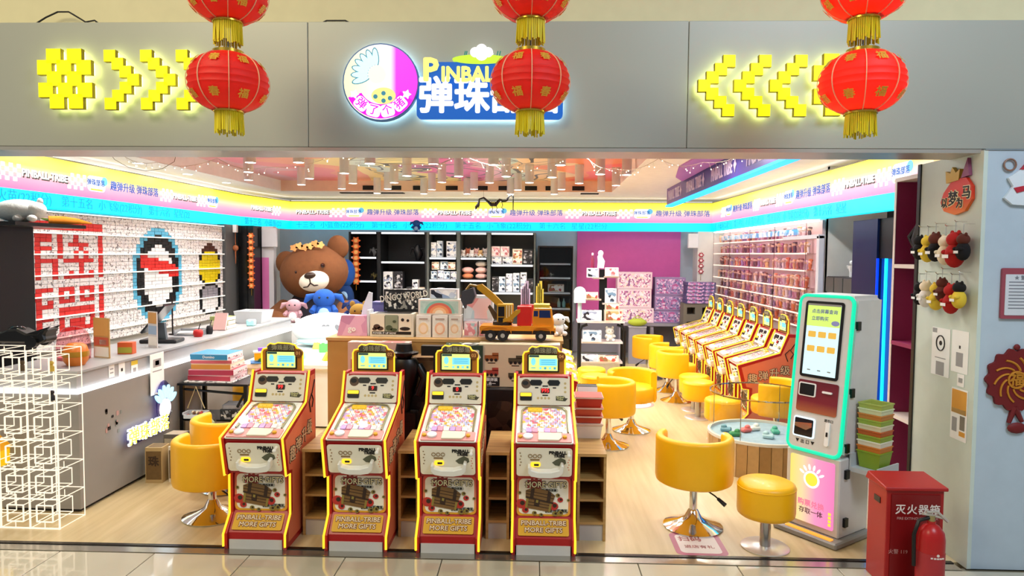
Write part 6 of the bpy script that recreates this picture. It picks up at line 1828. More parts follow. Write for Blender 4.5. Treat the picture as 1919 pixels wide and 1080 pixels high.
RN = ['bottom', 'second', 'third', 'fourth', 'fifth', 'sixth', 'top']
used = set()
for zi, z in enumerate(SZ):
    n = 41
    for q in range(n):
        k = rnd.randrange(10)
        if k in used:
            o = fig_master[k].copy(); COL.objects.link(o)
        else:
            o = fig_master[k]; used.add(k)
        o.location = (3.19 - .115 + rnd.uniform(-.03, .02), 8.13 + (L_ - .2) * (q + rnd.uniform(.2, .8)) / n, z)
        s_ = rnd.uniform(.95, 1.3)
        o.scale = (s_, s_, s_)
        o.rotation_euler = (0, 0, PI / 2 * -1 + rnd.uniform(-.6, .6))
        tag(o, '%s painted figurine on the %s acrylic shelf, %s from the kiosk end' % (FN[k], RN[zi], ordinal(q)), 'figurine', 'figurines on the acrylic wall')

t = thing('lamp_post', 'white post with a long horizontal arm behind the kiosk', 'post', (2.80, 7.18, 0))
m = MB(); m.b2((-.03, -.03, 0), (.03, .03, 2.16)); m.obj('post', mat('post_pale', '#C9C8CE', .4), t, bev=.006)
m = MB(); m.b2((-.03, -.03, 2.13), (.03, 1.05, 2.17)); m.obj('arm', mat('post_pale', '#C9C8CE', .4), t)

# ================================================================== DARK NICHE WITH BLUE LIGHT
t = thing('grey_cupboard', 'dark grey cupboard with two doors in the side niche', 'cupboard', (3.2, 7.28, 0))
GC = mat('cupboard_grey', '#565C58', .35, .3)
m = MB(); m.b2((.0, 0, 0), (.6, .70, 1.72)); m.obj('body', mat('cupboard_dark', '#23282A', .4), t)
for y0, y1 in ((.02, .23), (.25, .46), (.48, .69)): m = MB(); m.b2((-.02, y0, .05), (.0, y1, 1.71)); d_ = m.obj('door', GC, t); m = MB(); m.b2((-.03, y1 - .03, 1.4), (-.02, y1 - .02, 1.55)); m.obj('handle', BLACK, d_)
m = MB(); m.b2((.45, 0, 1.72), (.6, .70, 2.33)); m.obj('upper_back', mat('niche_green', '#353E34', .3, .4), t)
for (y, c, s_, lab) in ((.36, '#D8DCE0', .13, 'white toy robot on the grey niche cupboard'), (.18, '#1C1214', .16, 'dark red and black toy monster on the grey niche cupboard')):
    tt = thing('toy_figure', lab, 'toy figure', (3.32, 7.28 + y, 1.722))
    cm = mat('nichefig' + c, c, .4)
    m = MB(); m.tube([(0, 0, .35 * s_), (0, 0, .6 * s_), (0, 0, .95 * s_)], [.16 * s_, .22 * s_, .3 * s_], 10); m.obj('torso', cm, tt)
    m = MB(); m.ell((0, 0, 1.2 * s_), .18 * s_, 10, 8); m.obj('head', cm, tt)
    for sx in (-1, 1):
        m = MB(); m.tube([(0, sx * .12 * s_, .4 * s_), (0, sx * .18 * s_, 0)], [.12 * s_, .1 * s_], 8); m.obj('leg', cm, tt)
        m = MB(); m.tube([(0, sx * .3 * s_, .9 * s_), (-.1 * s_, sx * .5 * s_, .7 * s_), (-.15 * s_, sx * .45 * s_, .95 * s_)], .07 * s_, 8); m.obj('arm', cm, tt)
t = thing('game_booth', 'dark navy game booth with glowing blue light tubes', 'game booth', (3.15, 6.1, 0))
m = MB(); m.b2((0, .62, 0), (.6, 1.14, 2.31)); m.obj('navy_panel', mat('booth_navy', '#0C1E42', .35), t)
m = MB(); m.b2((.02, 0, 1.93), (.6, .62, 2.31)); m.obj('black_hood', mat('booth_black', '#0A0B0C', .35), t)
m = MB(); m.b2((.05, 0, 0), (.6, .62, 1.93)); m.obj('lit_glass', mat('booth_blue', '#0A4FC0', emit=.55), t)
for y in (.10, .30, .50): m = MB(); m.b2((.03, y, .1), (.05, y + .022, 1.93)); m.obj('light_tube', mat('booth_cyan', '#18C8FF', emit=2.4), t)
m = MB(); m.b2((.0, .61, 0), (.02, .625, 1.93)); m.obj('blue_edge', mat('booth_edge', '#0A3CFF', emit=1.4), t)

# ================================================================== BOOKCASE BEHIND THE PILLAR
t = thing('wine_red_bookcase', 'open bookcase with wine red back between booth and pillar', 'bookcase', (2.72, 4.97, 0))
WR = mat('wine_red', '#8C2850', .5); WE = mat('edge_cream', '#D6CBC0', .45)
m = MB(); m.b2((.35, 0, 0), (.37, .56, 2.53)); m.obj('back_panel', WR, t)
m = MB(); m.b2((0, .54, 0), (.35, .56, 2.56)); m.obj('side_panel', WR, t)
m = MB(); m.b2((-.004, .535, 0), (.0, .565, 2.56)); m.obj('edge_strip', WE, t)
for z in (2.56, 1.89, 1.29, .72, .1): m = MB(); m.b2((-.004, 0, z - .03), (.35, .54, z)); m.obj('shelf_board', WE if z != 1.29 else mat('shelf_wine', '#8E2A55', .5), t)
goods_box('snack_box', 'red printed snack box on the wine red bookcase', (2.9, 5.17, .721), (.2, .16, .2), -90, '#8E2A2A', '#B04A40', pm=print_mat('snack_print', ['#8E2A2A', '#C86A5A', '#5A1A1A', '#D8A090', '#A83A34'], 20))
t = thing('black_figure_toy', 'black hanging toy figure at the edge of the wine red bookcase', 'toy', (2.80, 5.24, 1.90))
m = MB(); m.tube([(0, 0, 0), (0, .02, .18), (0, 0, .34)], [.05, .08, .05], 10); m.obj('torso', RB, t)
m = MB(); m.ell((0, 0, .4), (.06, .06, .07), 12, 8); m.obj('head', RB, t)
for sx in (-1, 1): m = MB(); m.tube([(0, sx * .06, .3), (-.03, sx * .14, .2), (0, sx * .1, .1)], .025, 8); m.obj('arm', RB, t)

# ================================================================== THINGS ON THE PILLAR
SF = 2.639   # side face x


def hanging_plush(label, y, z, s, c1, c2):
    t = thing('hanging_plush', label, 'plush keyring', (SF - .07, y, z), 0, 'plush keyrings on the pillar')
    m = MB(); m.tube([(.068, 0, s * 1.25 + .05), (0, 0, s * 1.25 + .05), (-.01, 0, s * 1.25 + .06)], .003, 5); m.obj('hook', CHROME, t)
    m = MB(); m.cyl((0, 0, s * 1.1), (0, 0, s * 1.25 + .05), .002, n=5); m.obj('strap', CHROME, t)
    m = MB(); m.ell((0, 0, s * .4), (.30 * s, .30 * s, .42 * s), 14, 9); m.obj('plush_body', c1, t)
    m = MB(); m.ell((0, 0, s * .92), (.27 * s, .27 * s, .25 * s), 14, 9); m.obj('head', c2, t)
    for sx in (-1, 1):
        m = MB(); m.ell((0, sx * .18 * s, s * 1.13), (.06 * s, .08 * s, .1 * s), 8, 6); m.obj('ear', c2, t)
        m = MB(); m.ell((-.2 * s, sx * .2 * s, s * .5), (.14 * s, .09 * s, .09 * s), 8, 6); m.obj('paw', c1, t)
    m = MB(); m.b2((-.31 * s, -.15 * s, s * .3), (-.30 * s, .18 * s, s * .42)); m.obj('paper_tag', PAPER, t)


PL = {k: mat('key_' + k, h, .9) for k, h in (('black', '#151214'), ('yellow', '#D8B83A'), ('red', '#A81E1A'), ('cream', '#E2D2B4'), ('brown', '#5A2A1E'), ('white', '#DDD6D0'))}
for (y, z, s_, a, b_, w) in ((4.80, 1.93, .14, 'black', 'black', 'black plush keyring at the back of the upper row'), (4.70, 1.915, .15, 'yellow', 'yellow', 'yellow plush keyring in the upper row'), (4.61, 1.92, .16, 'black', 'brown', 'black and brown plush keyring in the upper row'), (4.50, 1.90, .16, 'cream', 'cream', 'cream plush keyring in the upper row'), (4.40, 1.885, .19, 'red', 'red', 'large red plush keyring at the front of the upper row'), (4.32, 1.93, .14, 'black', 'brown', 'dark brown plush keyring at the pillar corner, upper row'),
                             (4.78, 1.62, .13, 'black', 'black', 'black plush keyring at the back of the lower row'), (4.70, 1.61, .15, 'white', 'cream', 'white plush keyring in the lower row'), (4.58, 1.60, .15, 'yellow', 'yellow', 'yellow chick plush keyring in the lower row'), (4.52, 1.66, .13, 'brown', 'brown', 'brown plush keyring in the lower row'), (4.42, 1.59, .16, 'red', 'red', 'red plush keyring in the lower row'), (4.34, 1.63, .14, 'yellow', 'black', 'yellow and black plush keyring at the pillar corner, lower row')):
    hanging_plush(w, y, z, s_, PL[a], PL[b_])


def flat_sheet(name, label, M, w, h, base, prints, mats, cat='notice', th=.002):
    t = thing(name, label, cat)
    t.matrix_world = M
    m = MB(); m.prism(rrect(w, h, .004, 2), 0, th); m.obj('sheet', base, t)
    if prints:
        m = MB()
        for (x, y, pw, ph, k) in prints: m.prism(rrect(pw, ph, .002, 2, x, y), th, th + .001, k)
        m.obj('sheet_print', mats, t)
    return t


SM = lambda y, z, r_=0.0: Matrix.Translation((SF, y, z)) @ FACE_NX @ Matrix.Rotation(r_, 4, 'Z')
GRY = mat('print_grey', '#9A9A9A', .6)
np_ = flat_sheet('notice_paper', 'white notice with a round black emblem on the pillar side', SM(4.625, 1.315), .20, .32, PAPER, [(0, -.04, .12, .006, 1), (-.07, .14, .05, .03, 1), (0, -.11, .09, .09, 1)], [INK, GRY])
m = MB(); m.tube([(.045 * math.cos(2 * PI * k / 24), .06 + .05 * math.sin(2 * PI * k / 24), .004) for k in range(24)], .004, 4, 0, True); m.obj('ring_print', INK, np_)
m = MB(); m.prism(circ(.016, 14, 0, .06), .002, .0035); m.obj('ring_centre', INK, np_)
flat_sheet('notice_paper', 'plain white notice with a grey patch next to the emblem notice', SM(4.42, 1.345), .17, .27, PAPER, [(0, -.05, .07, .09, 1), (0, .03, .015, .02, 0)], [INK, GRY])
flat_sheet('small_slip', 'tiny white slip below the plain notice on the pillar', SM(4.40, 1.165), .07, .08, PAPER, [(0, .0, .04, .03, 1)], [INK, GRY])
flat_sheet('orange_poster', 'orange and white menu poster low on the pillar side', SM(4.405, .945), .165, .33, PAPER, [(0, .08, .15, .15, 0), (-.04, -.07, .05, .09, 1), (.04, -.05, .05, .09, 2), (.04, -.12, .06, .03, 0), (0, .02, .14, .03, 3)], [mat('poster_orange', '#D99A3A', .5), GRY, mat('poster_grey', '#7A766A', .5), mat('poster_amber', '#E6C27A', .5)], 'poster')
t = thing('slogan_plaque', 'red and orange teardrop plaque with black slogan characters', 'plaque'); t.matrix_world = SM(4.50, 2.36)
m = MB(); m.prism([(-.16, -.05), (-.12, -.11), (0, -.14), (.1, -.12), (.165, -.05), (.16, .03), (.10, .09), (.02, .09), (-.06, .07), (-.13, .01)], 0, .02); m.obj('plaque_body', grad_mat('plaque_red', [(0, '#E07A2A'), (.5, '#D83A24'), (1, '#C8321E')], 1, -.14, .1), t)
m = MB()
for ch_, x, y, sz in (('以', -.11, -.06, .07), ('梦', -.02, -.04, .10), ('为', .05, -.07, .07), ('马', .115, -.01, .09)):
    m.text(ch_, sz, Matrix.Translation((x, y, .022)), 0, .003, .09); m.text(ch_, sz, Matrix.Translation((x, y, .025)), 1, .003, .02)
m.obj('lettering', [mat('plaque_cream', '#F0E2B8', .5), INK], t)
m = MB(); m.prism([(-.10, .07), (-.11, .15), (-.06, .13), (-.04, .17), (0, .13), (.04, .15), (.03, .08)], .0, .024); m.obj('gold_crest', mat('plaque_gold', '#B8923A', .4, .4), t)
m = MB(); m.prism([(.05, .09), (.11, .21), (.13, .1)], 0, .022); m.obj('pointed_ear', mat('plaque_mauve', '#8A4A6A', .5), t)

FM = lambda x, z: Matrix.Translation((x + .02, 4.268, z)) @ FRONT
t = thing('winter_plaque', 'white and red winter plaque at the pillar front edge', 'plaque'); t.matrix_world = FM(2.85, 2.39)
m = MB(); m.prism([(-.11, -.08), (-.06, -.12), (.1, -.13), (.16, -.08), (.16, .1), (-.02, .09), (-.09, .04), (-.06, -.01)], 0, .02); m.obj('plaque_body', mat('winter_white', '#DDE6EC', .5), t)
m = MB(); m.prism([(-.02, .09), (.04, .16), (.14, .16), (.16, .09)], 0, .024); m.prism([(-.06, -.02), (-.04, -.05), (.03, -.03), (.03, .0)], .02, .026); m.obj('red_cap', mat('winter_red', '#B82A3A', .5), t)
m = MB(); m.tube([(-.08 + .035 * math.cos(2 * PI * k / 16), .12 + .035 * math.sin(2 * PI * k / 16), .01) for k in range(16)], .006, 5, 0, True); m.obj('curl', mat('winter_brown', '#8A6A5A', .5), t)
t = thing('framed_notice', 'red framed printed notice on the pillar front', 'framed notice'); t.matrix_world = FM(2.90, 1.73)
m = MB(); m.prism(rrect(.30, .31, .01, 3), 0, .015); m.obj('frame', mat('frame_rose', '#9A4A56', .4), t)
m = MB(); m.prism(rrect(.26, .25, .004, 2, 0, -.008), .015, .018); m.obj('sheet', mat('frame_sheet', '#D2D6DC', .6), t)
m = MB()
for k in range(9): m.prism(rrect(.22, .006, .002, 2, 0, .07 - .02 * k), .018, .019)
m.text('★ 营业须知', .03, Matrix.Translation((0, .095, .019)), 0, .001, .02)
m.obj('sheet_print', mat('notice_grey', '#7A7E86', .6), t)
t = thing('festive_medallion', 'round red and gold festive medallion hanging on the pillar front', 'ornament'); t.matrix_world = FM(2.86, 1.20)
pts = [((1 + .06 * math.cos(14 * a)) * .175 * math.cos(a), (1 + .06 * math.cos(14 * a)) * .185 * math.sin(a)) for a in [2 * PI * k / 84 for k in range(84)]]
m = MB(); m.prism(pts, 0, .02); m.obj('medallion_disc', mat('medal_maroon', '#6E1A1C', .6), t)
m = MB()
for k in range(10):
    a = 2 * PI * k / 10
    m.tube([((.06 + .011 * j) * math.cos(a + .12 * j), (.06 + .011 * j) * math.sin(a + .12 * j), .022) for j in range(8)], .007, 5)
m.tube([(.05 * math.cos(2 * PI * k / 18), .05 * math.sin(2 * PI * k / 18), .022) for k in range(18)], .008, 5, 0, True)
m.text('福', .09, Matrix.Translation((0, 0, .024)), 0, .006, .03)
m.obj('gold_scroll', mat('medal_gold', '#C8862E', .4, .3), t)
m = MB(); m.tube([(0, -.17, .01), (-.03, -.27, .01)], [.02, .012], 6); m.tube([(.0, -.17, .01), (.05, -.26, .01)], [.02, .012], 6); m.ell((.02, -.30, .012), (.06, .035, .015), 12, 6); m.obj('tassel_knot', mat('medal_maroon', '#6E1A1C', .6), t)
m = MB(); m.ell((.0, .2, .01), (.02, .02, .012), 10, 6); m.obj('top_bead', mat('medal_maroon', '#6E1A1C', .6), t)

# ================================================================== KIOSK
t = thing('ticket_kiosk', 'white self-service kiosk with a glowing green edged screen', 'kiosk', (1.85, 4.765, 0), R(-53.4))
KW = mat('kiosk_white', '#CFCDC9', .35); KG = mat('kiosk_grey', '#8E8C88', .4)
m = MB(); m.prism([(-.24, -.09), (.24, -.09), (.24, .36), (-.24, .36)], 0, .045); kb = m.obj('base', KG, t, bev=.01)
m = MB(); m.box((.02, -.055, .05), (.34, .035, .008)); m.obj('lit_vent', mat('vent_amber', '#FFA03A', emit=1.2), kb)
m = MB(); m.b2((-.20, 0, .045), (.20, .36, .585)); m.obj('lower_body', KW, t, bev=.008)
m = MB(); m.prism(rrect(.33, .46, .012, 3), 0, .006, 0, at(0, 0, .32)); lb = m.obj('light_panel', grad_mat('kiosk_poster', [(0, '#FFE86A'), (.3, '#FFDFA8'), (.6, '#FF9AC8'), (1, '#FF7FC0')], 0, -.17, .17, 1.0), t)
m = MB()
for k in range(6):
    a = R(-60 + 24 * k)
    m.prism(circ(.009, 10, 0, .085, .022), .006, .0072, 0, at(-.0, 0, .40) @ Matrix.Rotation(a, 4, 'Z'))
m.prism(circ(.06, 26), .0065, .0075, 0, at(0, 0, .40)); m.prism(circ(.045, 20), .0076, .008, 2, at(0, 0, .40))
PP_ = [mat('poster_white', '#FFF4F4', emit=1.1), mat('poster_ink', '#7A5A6A', .5), mat('poster_yel', '#FFE04A', emit=1.0), mat('poster_pink', '#FF7A9A', emit=.9)]
m.obj('emblem_print', PP_, lb)
m = MB(); m.text('购票兑换', .05, at(0, -.008, .225), 3, .001, .03); m.text('存取一体', .045, at(0, -.008, .17), 1, .001, .02); m.obj('lettering', PP_, lb)
m = MB()
for k in range(4): m.box((.14, -.008, .2 - .025 * k), (.02, .002, .018), 2)
m.obj('side_print', PP_, lb)
m = MB(); m.prism([(0, .585), (.125, 1.68), (.47, 1.68), (.44, .585)], -.205, .205, 0, Matrix(((0, 0, 1, 0), (1, 0, 0, 0), (0, 1, 0, 0), (0, 0, 0, 1)))); hd = m.obj('head', KW, t, bev=.03, segs=3)
KF = slope_M(0, .585, .125, 1.68)
m = MB(); m.prism(rrect(.385, 1.075, .05, 5), -.005, .012, 0, KF); m.obj('face_plate', KW, hd)
m = MB()
pts = rrect(.392, 1.082, .05, 6)
m.tube([KF @ Vector((x, y, .006)) for x, y in pts], .0135, 8, 0, True); m.obj('neon_edge', mat('kiosk_neon', '#00DDA8', emit=1.05), hd)
m = MB(); m.prism(rrect(.285, .535, .02, 4, -.005, .235), .012, .018, 0, KF); sb = m.obj('screen_bezel', BLACK, hd)
m = MB(); m.prism(rrect(.245, .495, .003, 2, -.005, .235), .018, .0195, 0, KF); m.obj('screen', mat('kiosk_screen', '#CFF4FA', emit=1.0), sb)
SP_ = [mat('kiosk_lime', '#CBEA6E', emit=1.0), mat('kiosk_ink', '#5A5A9E', emit=.6), mat('kiosk_ticket', '#8A8AB4', emit=.7), mat('kiosk_amber', '#E4B24A', emit=.9), mat('kiosk_grey', '#4A6068', emit=.5)]
m = MB(); m.prism(rrect(.245, .145, .003, 2, -.005, .40), .0195, .0205, 0, KF); m.text('点击屏幕查询', .032, KF @ Matrix.Translation((.0, .43, .0212)), 1, .0005, .02); m.text('立即购买', .032, KF @ Matrix.Translation((-.03, .38, .0212)), 1, .0005, .02); m.prism(circ(.03, 12, .085, .355, .018), .0205, .021, 2, KF)
m.prism(rrect(.245, .014, .002, 2, -.005, .478), .0205, .021, 4, KF)
m.obj('banner_print', SP_, sb)
for i in range(3):
    for j in range(2): m = MB(); m.prism(rrect(.058, .042, .006, 2, -.08 + .075 * i, .27 - .10 * j), .0195, .0205, 3, KF); m.obj('ticket_button', SP_, sb)
    m = MB(); m.prism(rrect(.025, .008, .002, 2, -.08 + .075 * i, .02), .0195, .0202, 4, KF); m.obj('caption_print', SP_, sb)
m = MB(); m.prism(rrect(.30, .22, .015, 3, -.0, -.165), .012, .017, 0, KF); rp = m.obj('red_panel', grad_mat('kiosk_red', [(0, '#A8603E'), (.35, '#7A2030'), (1, '#641628')], 2, .86, 1.08), hd)
m = MB(); m.prism(rrect(.13, .095, .012, 3, -.075, -.12), .017, .022, 0, KF); m.obj('slot_frame', WHITE, rp)
m = MB(); m.prism(rrect(.11, .078, .006, 2, -.075, -.12), .022, .024, 0, KF); m.obj('slot_dark', mat('slot_black', '#15181C', .2), rp)
m = MB(); m.prism(rrect(.07, .014, .005, 2, .075, -.12), .017, .028, 0, KF); m.obj('card_slot', WHITE, rp)
m = MB(); m.prism(rrect(.16, .14, .015, 3, -.075, -.385), .012, .02, 0, KF); tr = m.obj('tray_light', mat('tray_glow', '#D6F2FF', emit=1.3), hd)
m = MB(); m.prism(rrect(.14, .12, .008, 2, -.075, -.385), .02, .022, 0, KF); m.obj('tray_dark', mat('tray_black', '#1A2028', .15), tr)
m = MB(); m.prism([(-.14, -.36), (-.01, -.345), (-.01, -.375), (-.05, -.40), (-.14, -.385)], .022, .03, 0, KF); m.obj('tray_tongue', CHROME, tr)
m = MB()
m.text('▼ 出 口 ▼', .03, KF @ Matrix.Translation((-.06, -.485, .0135)), 0, .001, .01); m.obj('lettering', INK, hd); m = MB(); m.text('退币口', .022, KF @ Matrix.Translation((.10, -.31, .0135)), 0, .001, .01)
m.obj('lettering', INK, hd)
m = MB(); m.prism(rrect(.03, .16, .01, 3, .10, -.40), .012, .022, 0, KF); m.prism(rrect(.012, .03, .003, 2, .10, -.40), .022, .026, 1, KF); m.obj('coin_return', [WHITE, BLACK], hd)
for z, y in ((1.45, .13), (1.0, .08), (.63, .04), (.45, .05), (.12, .05)):
    m = MB(); m.b2((.2, y, z), (.218, y + .04, z + .06)); m.obj('hinge', BLKMET, t)
m = MB(); m.b2((.205, .1, .5), (.40, .36, .53)); m.b2((.205, .1, .53), (.215, .36, .62)); m.b2((.39, .1, .53), (.40, .36, .56)); m.obj('basket_bracket', mat('bracket_grey', '#B9BEC2', .4), t)
KM = Matrix.Translation((1.85, 4.765, 0)) @ Matrix.Rotation(R(-53.4), 4, 'Z')
p = KM @ Vector((.303, .23, 0))
BK = [('#7E9A2E', 'olive green'), ('#C8742E', 'orange'), ('#E2DCC8', 'cream'), ('#8CA23A', 'leaf green'), ('#B85A2A', 'terracotta'), ('#DAD0B0', 'pale cream'), ('#94AA46', 'lime green'), ('#C27A3A', 'amber'), ('#D2D8B0', 'pale green'), ('#A8B45A', 'moss green')]
for k, (c, nn) in enumerate(BK):
    z = .532 + .036 * k
    h = .11
    tt = thing('token_basket', '%s token basket in the kiosk side stack, %s' % (nn, ['lowest', 'second up', 'third up', 'fourth up', 'fifth up', 'sixth up', 'seventh up', 'eighth up', 'ninth up', 'topmost'][k]), 'basket', (p.x, p.y, z), R(-53.4), 'token baskets on the kiosk')
    m = MB(); a, b_ = .065, .078
    m.add([(-a, -a, 0), (a, -a, 0), (a, a, 0), (-a, a, 0), (-b_, -b_, h), (b_, -b_, h), (b_, b_, h), (-b_, b_, h), (-b_ + .006, -b_ + .006, h), (b_ - .006, -b_ + .006, h), (b_ - .006, b_ - .006, h), (-b_ + .006, b_ - .006, h), (-a + .006, -a + .006, .008), (a - .006, -a + .006, .008), (a - .006, a - .006, .008), (-a + .006, a - .006, .008)],
          [(3, 2, 1, 0), (0, 1, 5, 4), (1, 2, 6, 5), (2, 3, 7, 6), (3, 0, 4, 7), (4, 5, 9, 8), (5, 6, 10, 9), (6, 7, 11, 10), (7, 4, 8, 11), (8, 9, 13, 12), (9, 10, 14, 13), (10, 11, 15, 14), (11, 8, 12, 15), (12, 13, 14, 15)]); m.obj('basket_shell', mat('tok' + c, c, .4), tt)
    m = MB(); m.tube([(-b_, -b_, h), (b_, -b_, h), (b_, b_, h), (-b_, b_, h)], .006, 5, 0, True); m.obj('basket_rim', mat('tok' + c, c, .4), tt)

# ================================================================== ROUND TANK
t = thing('round_tank', 'round wood-slatted tank with a clear glass ring behind the kiosk', 'tank', (1.99, 6.36, 0))
TR = .46
N_ = 30
SW = [mat('slat_%d' % k, h, .5, noise=.18, nscale=20) for k, h in enumerate(('#B48E5C', '#9A7444', '#C4A274', '#A98250'))]
ms = MB(); ms.box((0, -TR, .155), (2 * PI * TR / N_ * .97, .02, .31))
for k in range(N_):
    o = ms.obj('slat', SW[(k * 7) % 4], t) if k < 4 else None
    if o is None:
        o = bpy.data.objects.new('slat', [c for c in t.children if c.name.startswith('slat')][(k * 7) % 4].data); COL.objects.link(o); o.parent = t
    o.rotation_euler = (0, 0, 2 * PI * k / N_)
m = MB(); m.lathe([(TR - .02, 0), (TR - .02, .29), (0, .29)], n=30); m.obj('inner_drum', mat('drum_grey', '#6E6A62', .6), t)
m = MB(); m.lathe([(0, .292), (TR - .012, .292), (TR - .012, .30), (0, .30)], n=36); m.obj('sand_bed', mat('bed_blue', '#8FA9BC', .6, noise=.25, nscale=18), t)
m = MB(); m.lathe([(TR - .012, .30), (TR + .014, .30), (TR + .014, .325), (TR - .012, .325)], n=36, ring=True); m.obj('rim', mat('rim_pale', '#D0CCC0', .4), t)
m = MB(); m.lathe([(TR, .325), (TR, .69), (TR - .006, .69), (TR - .006, .325)], n=40, ring=True); m.obj('glass_ring', glass_mat('tank_glass', '#FDFDF6', .035), t)
m = MB(); m.lathe([(TR - .008, .685), (TR + .003, .685), (TR + .003, .697), (TR - .008, .697)], n=40, ring=True); m.obj('glass_edge', glass_mat('glass_edge', '#B9BDA0', .3, .05, .35), t)
for k in range(4): m = MB(); a = 2 * PI * k / 4 + .9; m.cyl((TR * math.cos(a), TR * math.sin(a), .325), (TR * math.cos(a), TR * math.sin(a), .69), .004, n=6); m.obj('glass_joint', glass_mat('glass_edge', '#B9BDA0', .3, .05, .35), t)
for (x, y, c, lab) in ((-.26, -.1, '#2E8A5A', 'green toy in the round tank'), (-.12, .05, '#D86A6A', 'red toy in the round tank'), (.02, -.16, '#A9CDD8', 'pale blue box toy in the round tank'), (-.02, .12, '#E0E0DA', 'white toy in the round tank'), (.14, .02, '#4AA890', 'teal toy in the round tank'), (-.3, .06, '#6A9AB0', 'grey blue toy in the round tank')):
    tt = thing('tank_toy', lab, 'toy', (1.99 + x, 6.36 + y, .301), rnd.uniform(0, 3), 'toys in the round tank')
    m = MB(); m.b2((-.05, -.035, 0), (.05, .035, .04)); m.obj('toy_body', mat('tank' + c, c, .4), tt, bev=.012)
    m = MB(); m.ell((.02, 0, .045), (.028, .026, .022), 10, 6); m.obj('toy_top', mat('tank' + c, c, .4), tt)

# ================================================================== FIRE BOX AND EXTINGUISHER
FB = mat('firebox_red', '#A3201F', .38, noise=.12, nscale=6)
t = thing('fire_box', 'red steel fire extinguisher box on the tiles by the pillar', 'fire box', (2.16, 4.0, 0))
m = MB(); m.b2((-.165, 0, .0), (.165, .22, .585)); m.obj('box_body', FB, t, bev=.004)
m = MB(); m.add([(-.18, -.018, .585), (.18, -.018, .585), (.18, .235, .585), (-.18, .235, .585), (-.18, -.018, .605), (.18, -.018, .605), (.17, .225, .63), (-.17, .225, .63)], [(3, 2, 1, 0), (4, 5, 6, 7), (0, 1, 5, 4), (1, 2, 6, 5), (2, 3, 7, 6), (3, 0, 4, 7)]); m.obj('lid', FB, t, bev=.004)
m = MB(); m.b2((-.14, -.008, .03), (.14, 0, .56)); dr = m.obj('door', mat('firebox_dark', '#7A1518', .35), t)
m = MB(); m.text('灭火器箱', .062, at(.01, -.01, .47), 0, .001, .02, spacing=1.12); m.text('FIRE EXTINGUISHER BOX', .021, at(.01, -.01, .42), 1, .001, .01); m.text('火警 119', .03, at(-.095, -.01, .22), 1, .001, .0); m.obj('lettering', [mat('fire_white', '#E6D8D0', .5), mat('fire_rose', '#C08A86', .5)], dr)
m = MB(); m.b2((-.169, .07, .48), (-.165, .14, .515)); m.obj('side_grip', BLACK, t)
t = thing('fire_extinguisher', 'red fire extinguisher standing before the red box', 'fire extinguisher', (2.175, 3.86, 0))
m = MB(); m.lathe([(0, .01), (.066, .01), (.072, .02), (.072, .36), (.066, .40), (.04, .435), (.022, .445), (.022, .46), (0, .46)], n=24); m.obj('cylinder', mat('extinguisher_red', '#B01F20', .3), t)
m = MB(); m.lathe([(.073, .12), (.0735, .12), (.0735, .29), (.073, .29)], n=24); lb = m.obj('wrap_label', mat('extinguisher_label', '#A83034', .45), t)
m = MB()
for k, x in enumerate((-.03, -.015, 0, .015, .03)): m.box((x, -math.sqrt(.0742 ** 2 - x * x), .272), (.012, .002, .008))
m.prism(circ(.008, 10), 0, .002, 0, at(0, -.074, .29)); m.obj('label_print', mat('fire_white', '#E6D8D0', .5), lb)
m = MB(); m.cyl((0, 0, .455), (0, 0, .49), .018, n=12); m.obj('valve', mat('valve_brass', '#A89868', .35, .7), t)
m = MB(); m.tube([(-.05, 0, .50), (.0, 0, .492), (.07, 0, .475)], .008, 6); m.tube([(-.03, 0, .51), (.03, 0, .512), (.085, -.01, .46)], .008, 6); m.obj('lever_handle', mat('lever_grey', '#C9C2B8', .35, .6), t)
m = MB(); m.tube([(-.01, 0, .48), (-.07, .0, .46), (-.095, .0, .38), (-.09, .0, .2)], .011, 8); m.obj('hose', BLACK, t)

# ================================================================== FLOOR STICKERS
t = thing('floor_sticker', 'rectangular pink bordered floor sticker under the swivel chair', 'floor sticker', (1.035, 4.575, 0), R(0))
m = MB(); m.prism(rrect(.34, .36, .05, 4), .0005, .0015); m.obj('border', mat('sticker_rose', '#B0687C', .4), t)
m = MB(); m.prism(rrect(.27, .29, .035, 4), .0015, .002); m.obj('face', mat('sticker_face', '#DDD2CC', .4), t)
m = MB(); m.text('扫码', .08, Matrix.Translation((-.04, .07, .0025)), 0, .0005, .03); m.text('进店有礼', .05, Matrix.Translation((0, -.05, .0025)), 0, .0005, .02); m.obj('lettering', mat('sticker_brown', '#A05A58', .5), t)
t = thing('floor_sticker', 'round white and red floor sticker in the rear aisle', 'floor sticker', (1.13, 8.9, 0))
m = MB(); m.prism(circ(.28, 32), .0005, .0015); m.obj('border', mat('sticker_coral', '#D08A88', .4), t)
m = MB(); m.prism(circ(.24, 32), .0015, .002); m.obj('face', mat('sticker_white', '#E8E2DE', .4), t)
m = MB(); m.text('弹珠部落', .1, Matrix.Translation((0, 0, .0025)), 0, .0005, .02); m.obj('lettering', mat('sticker_red', '#C0605C', .5), t)

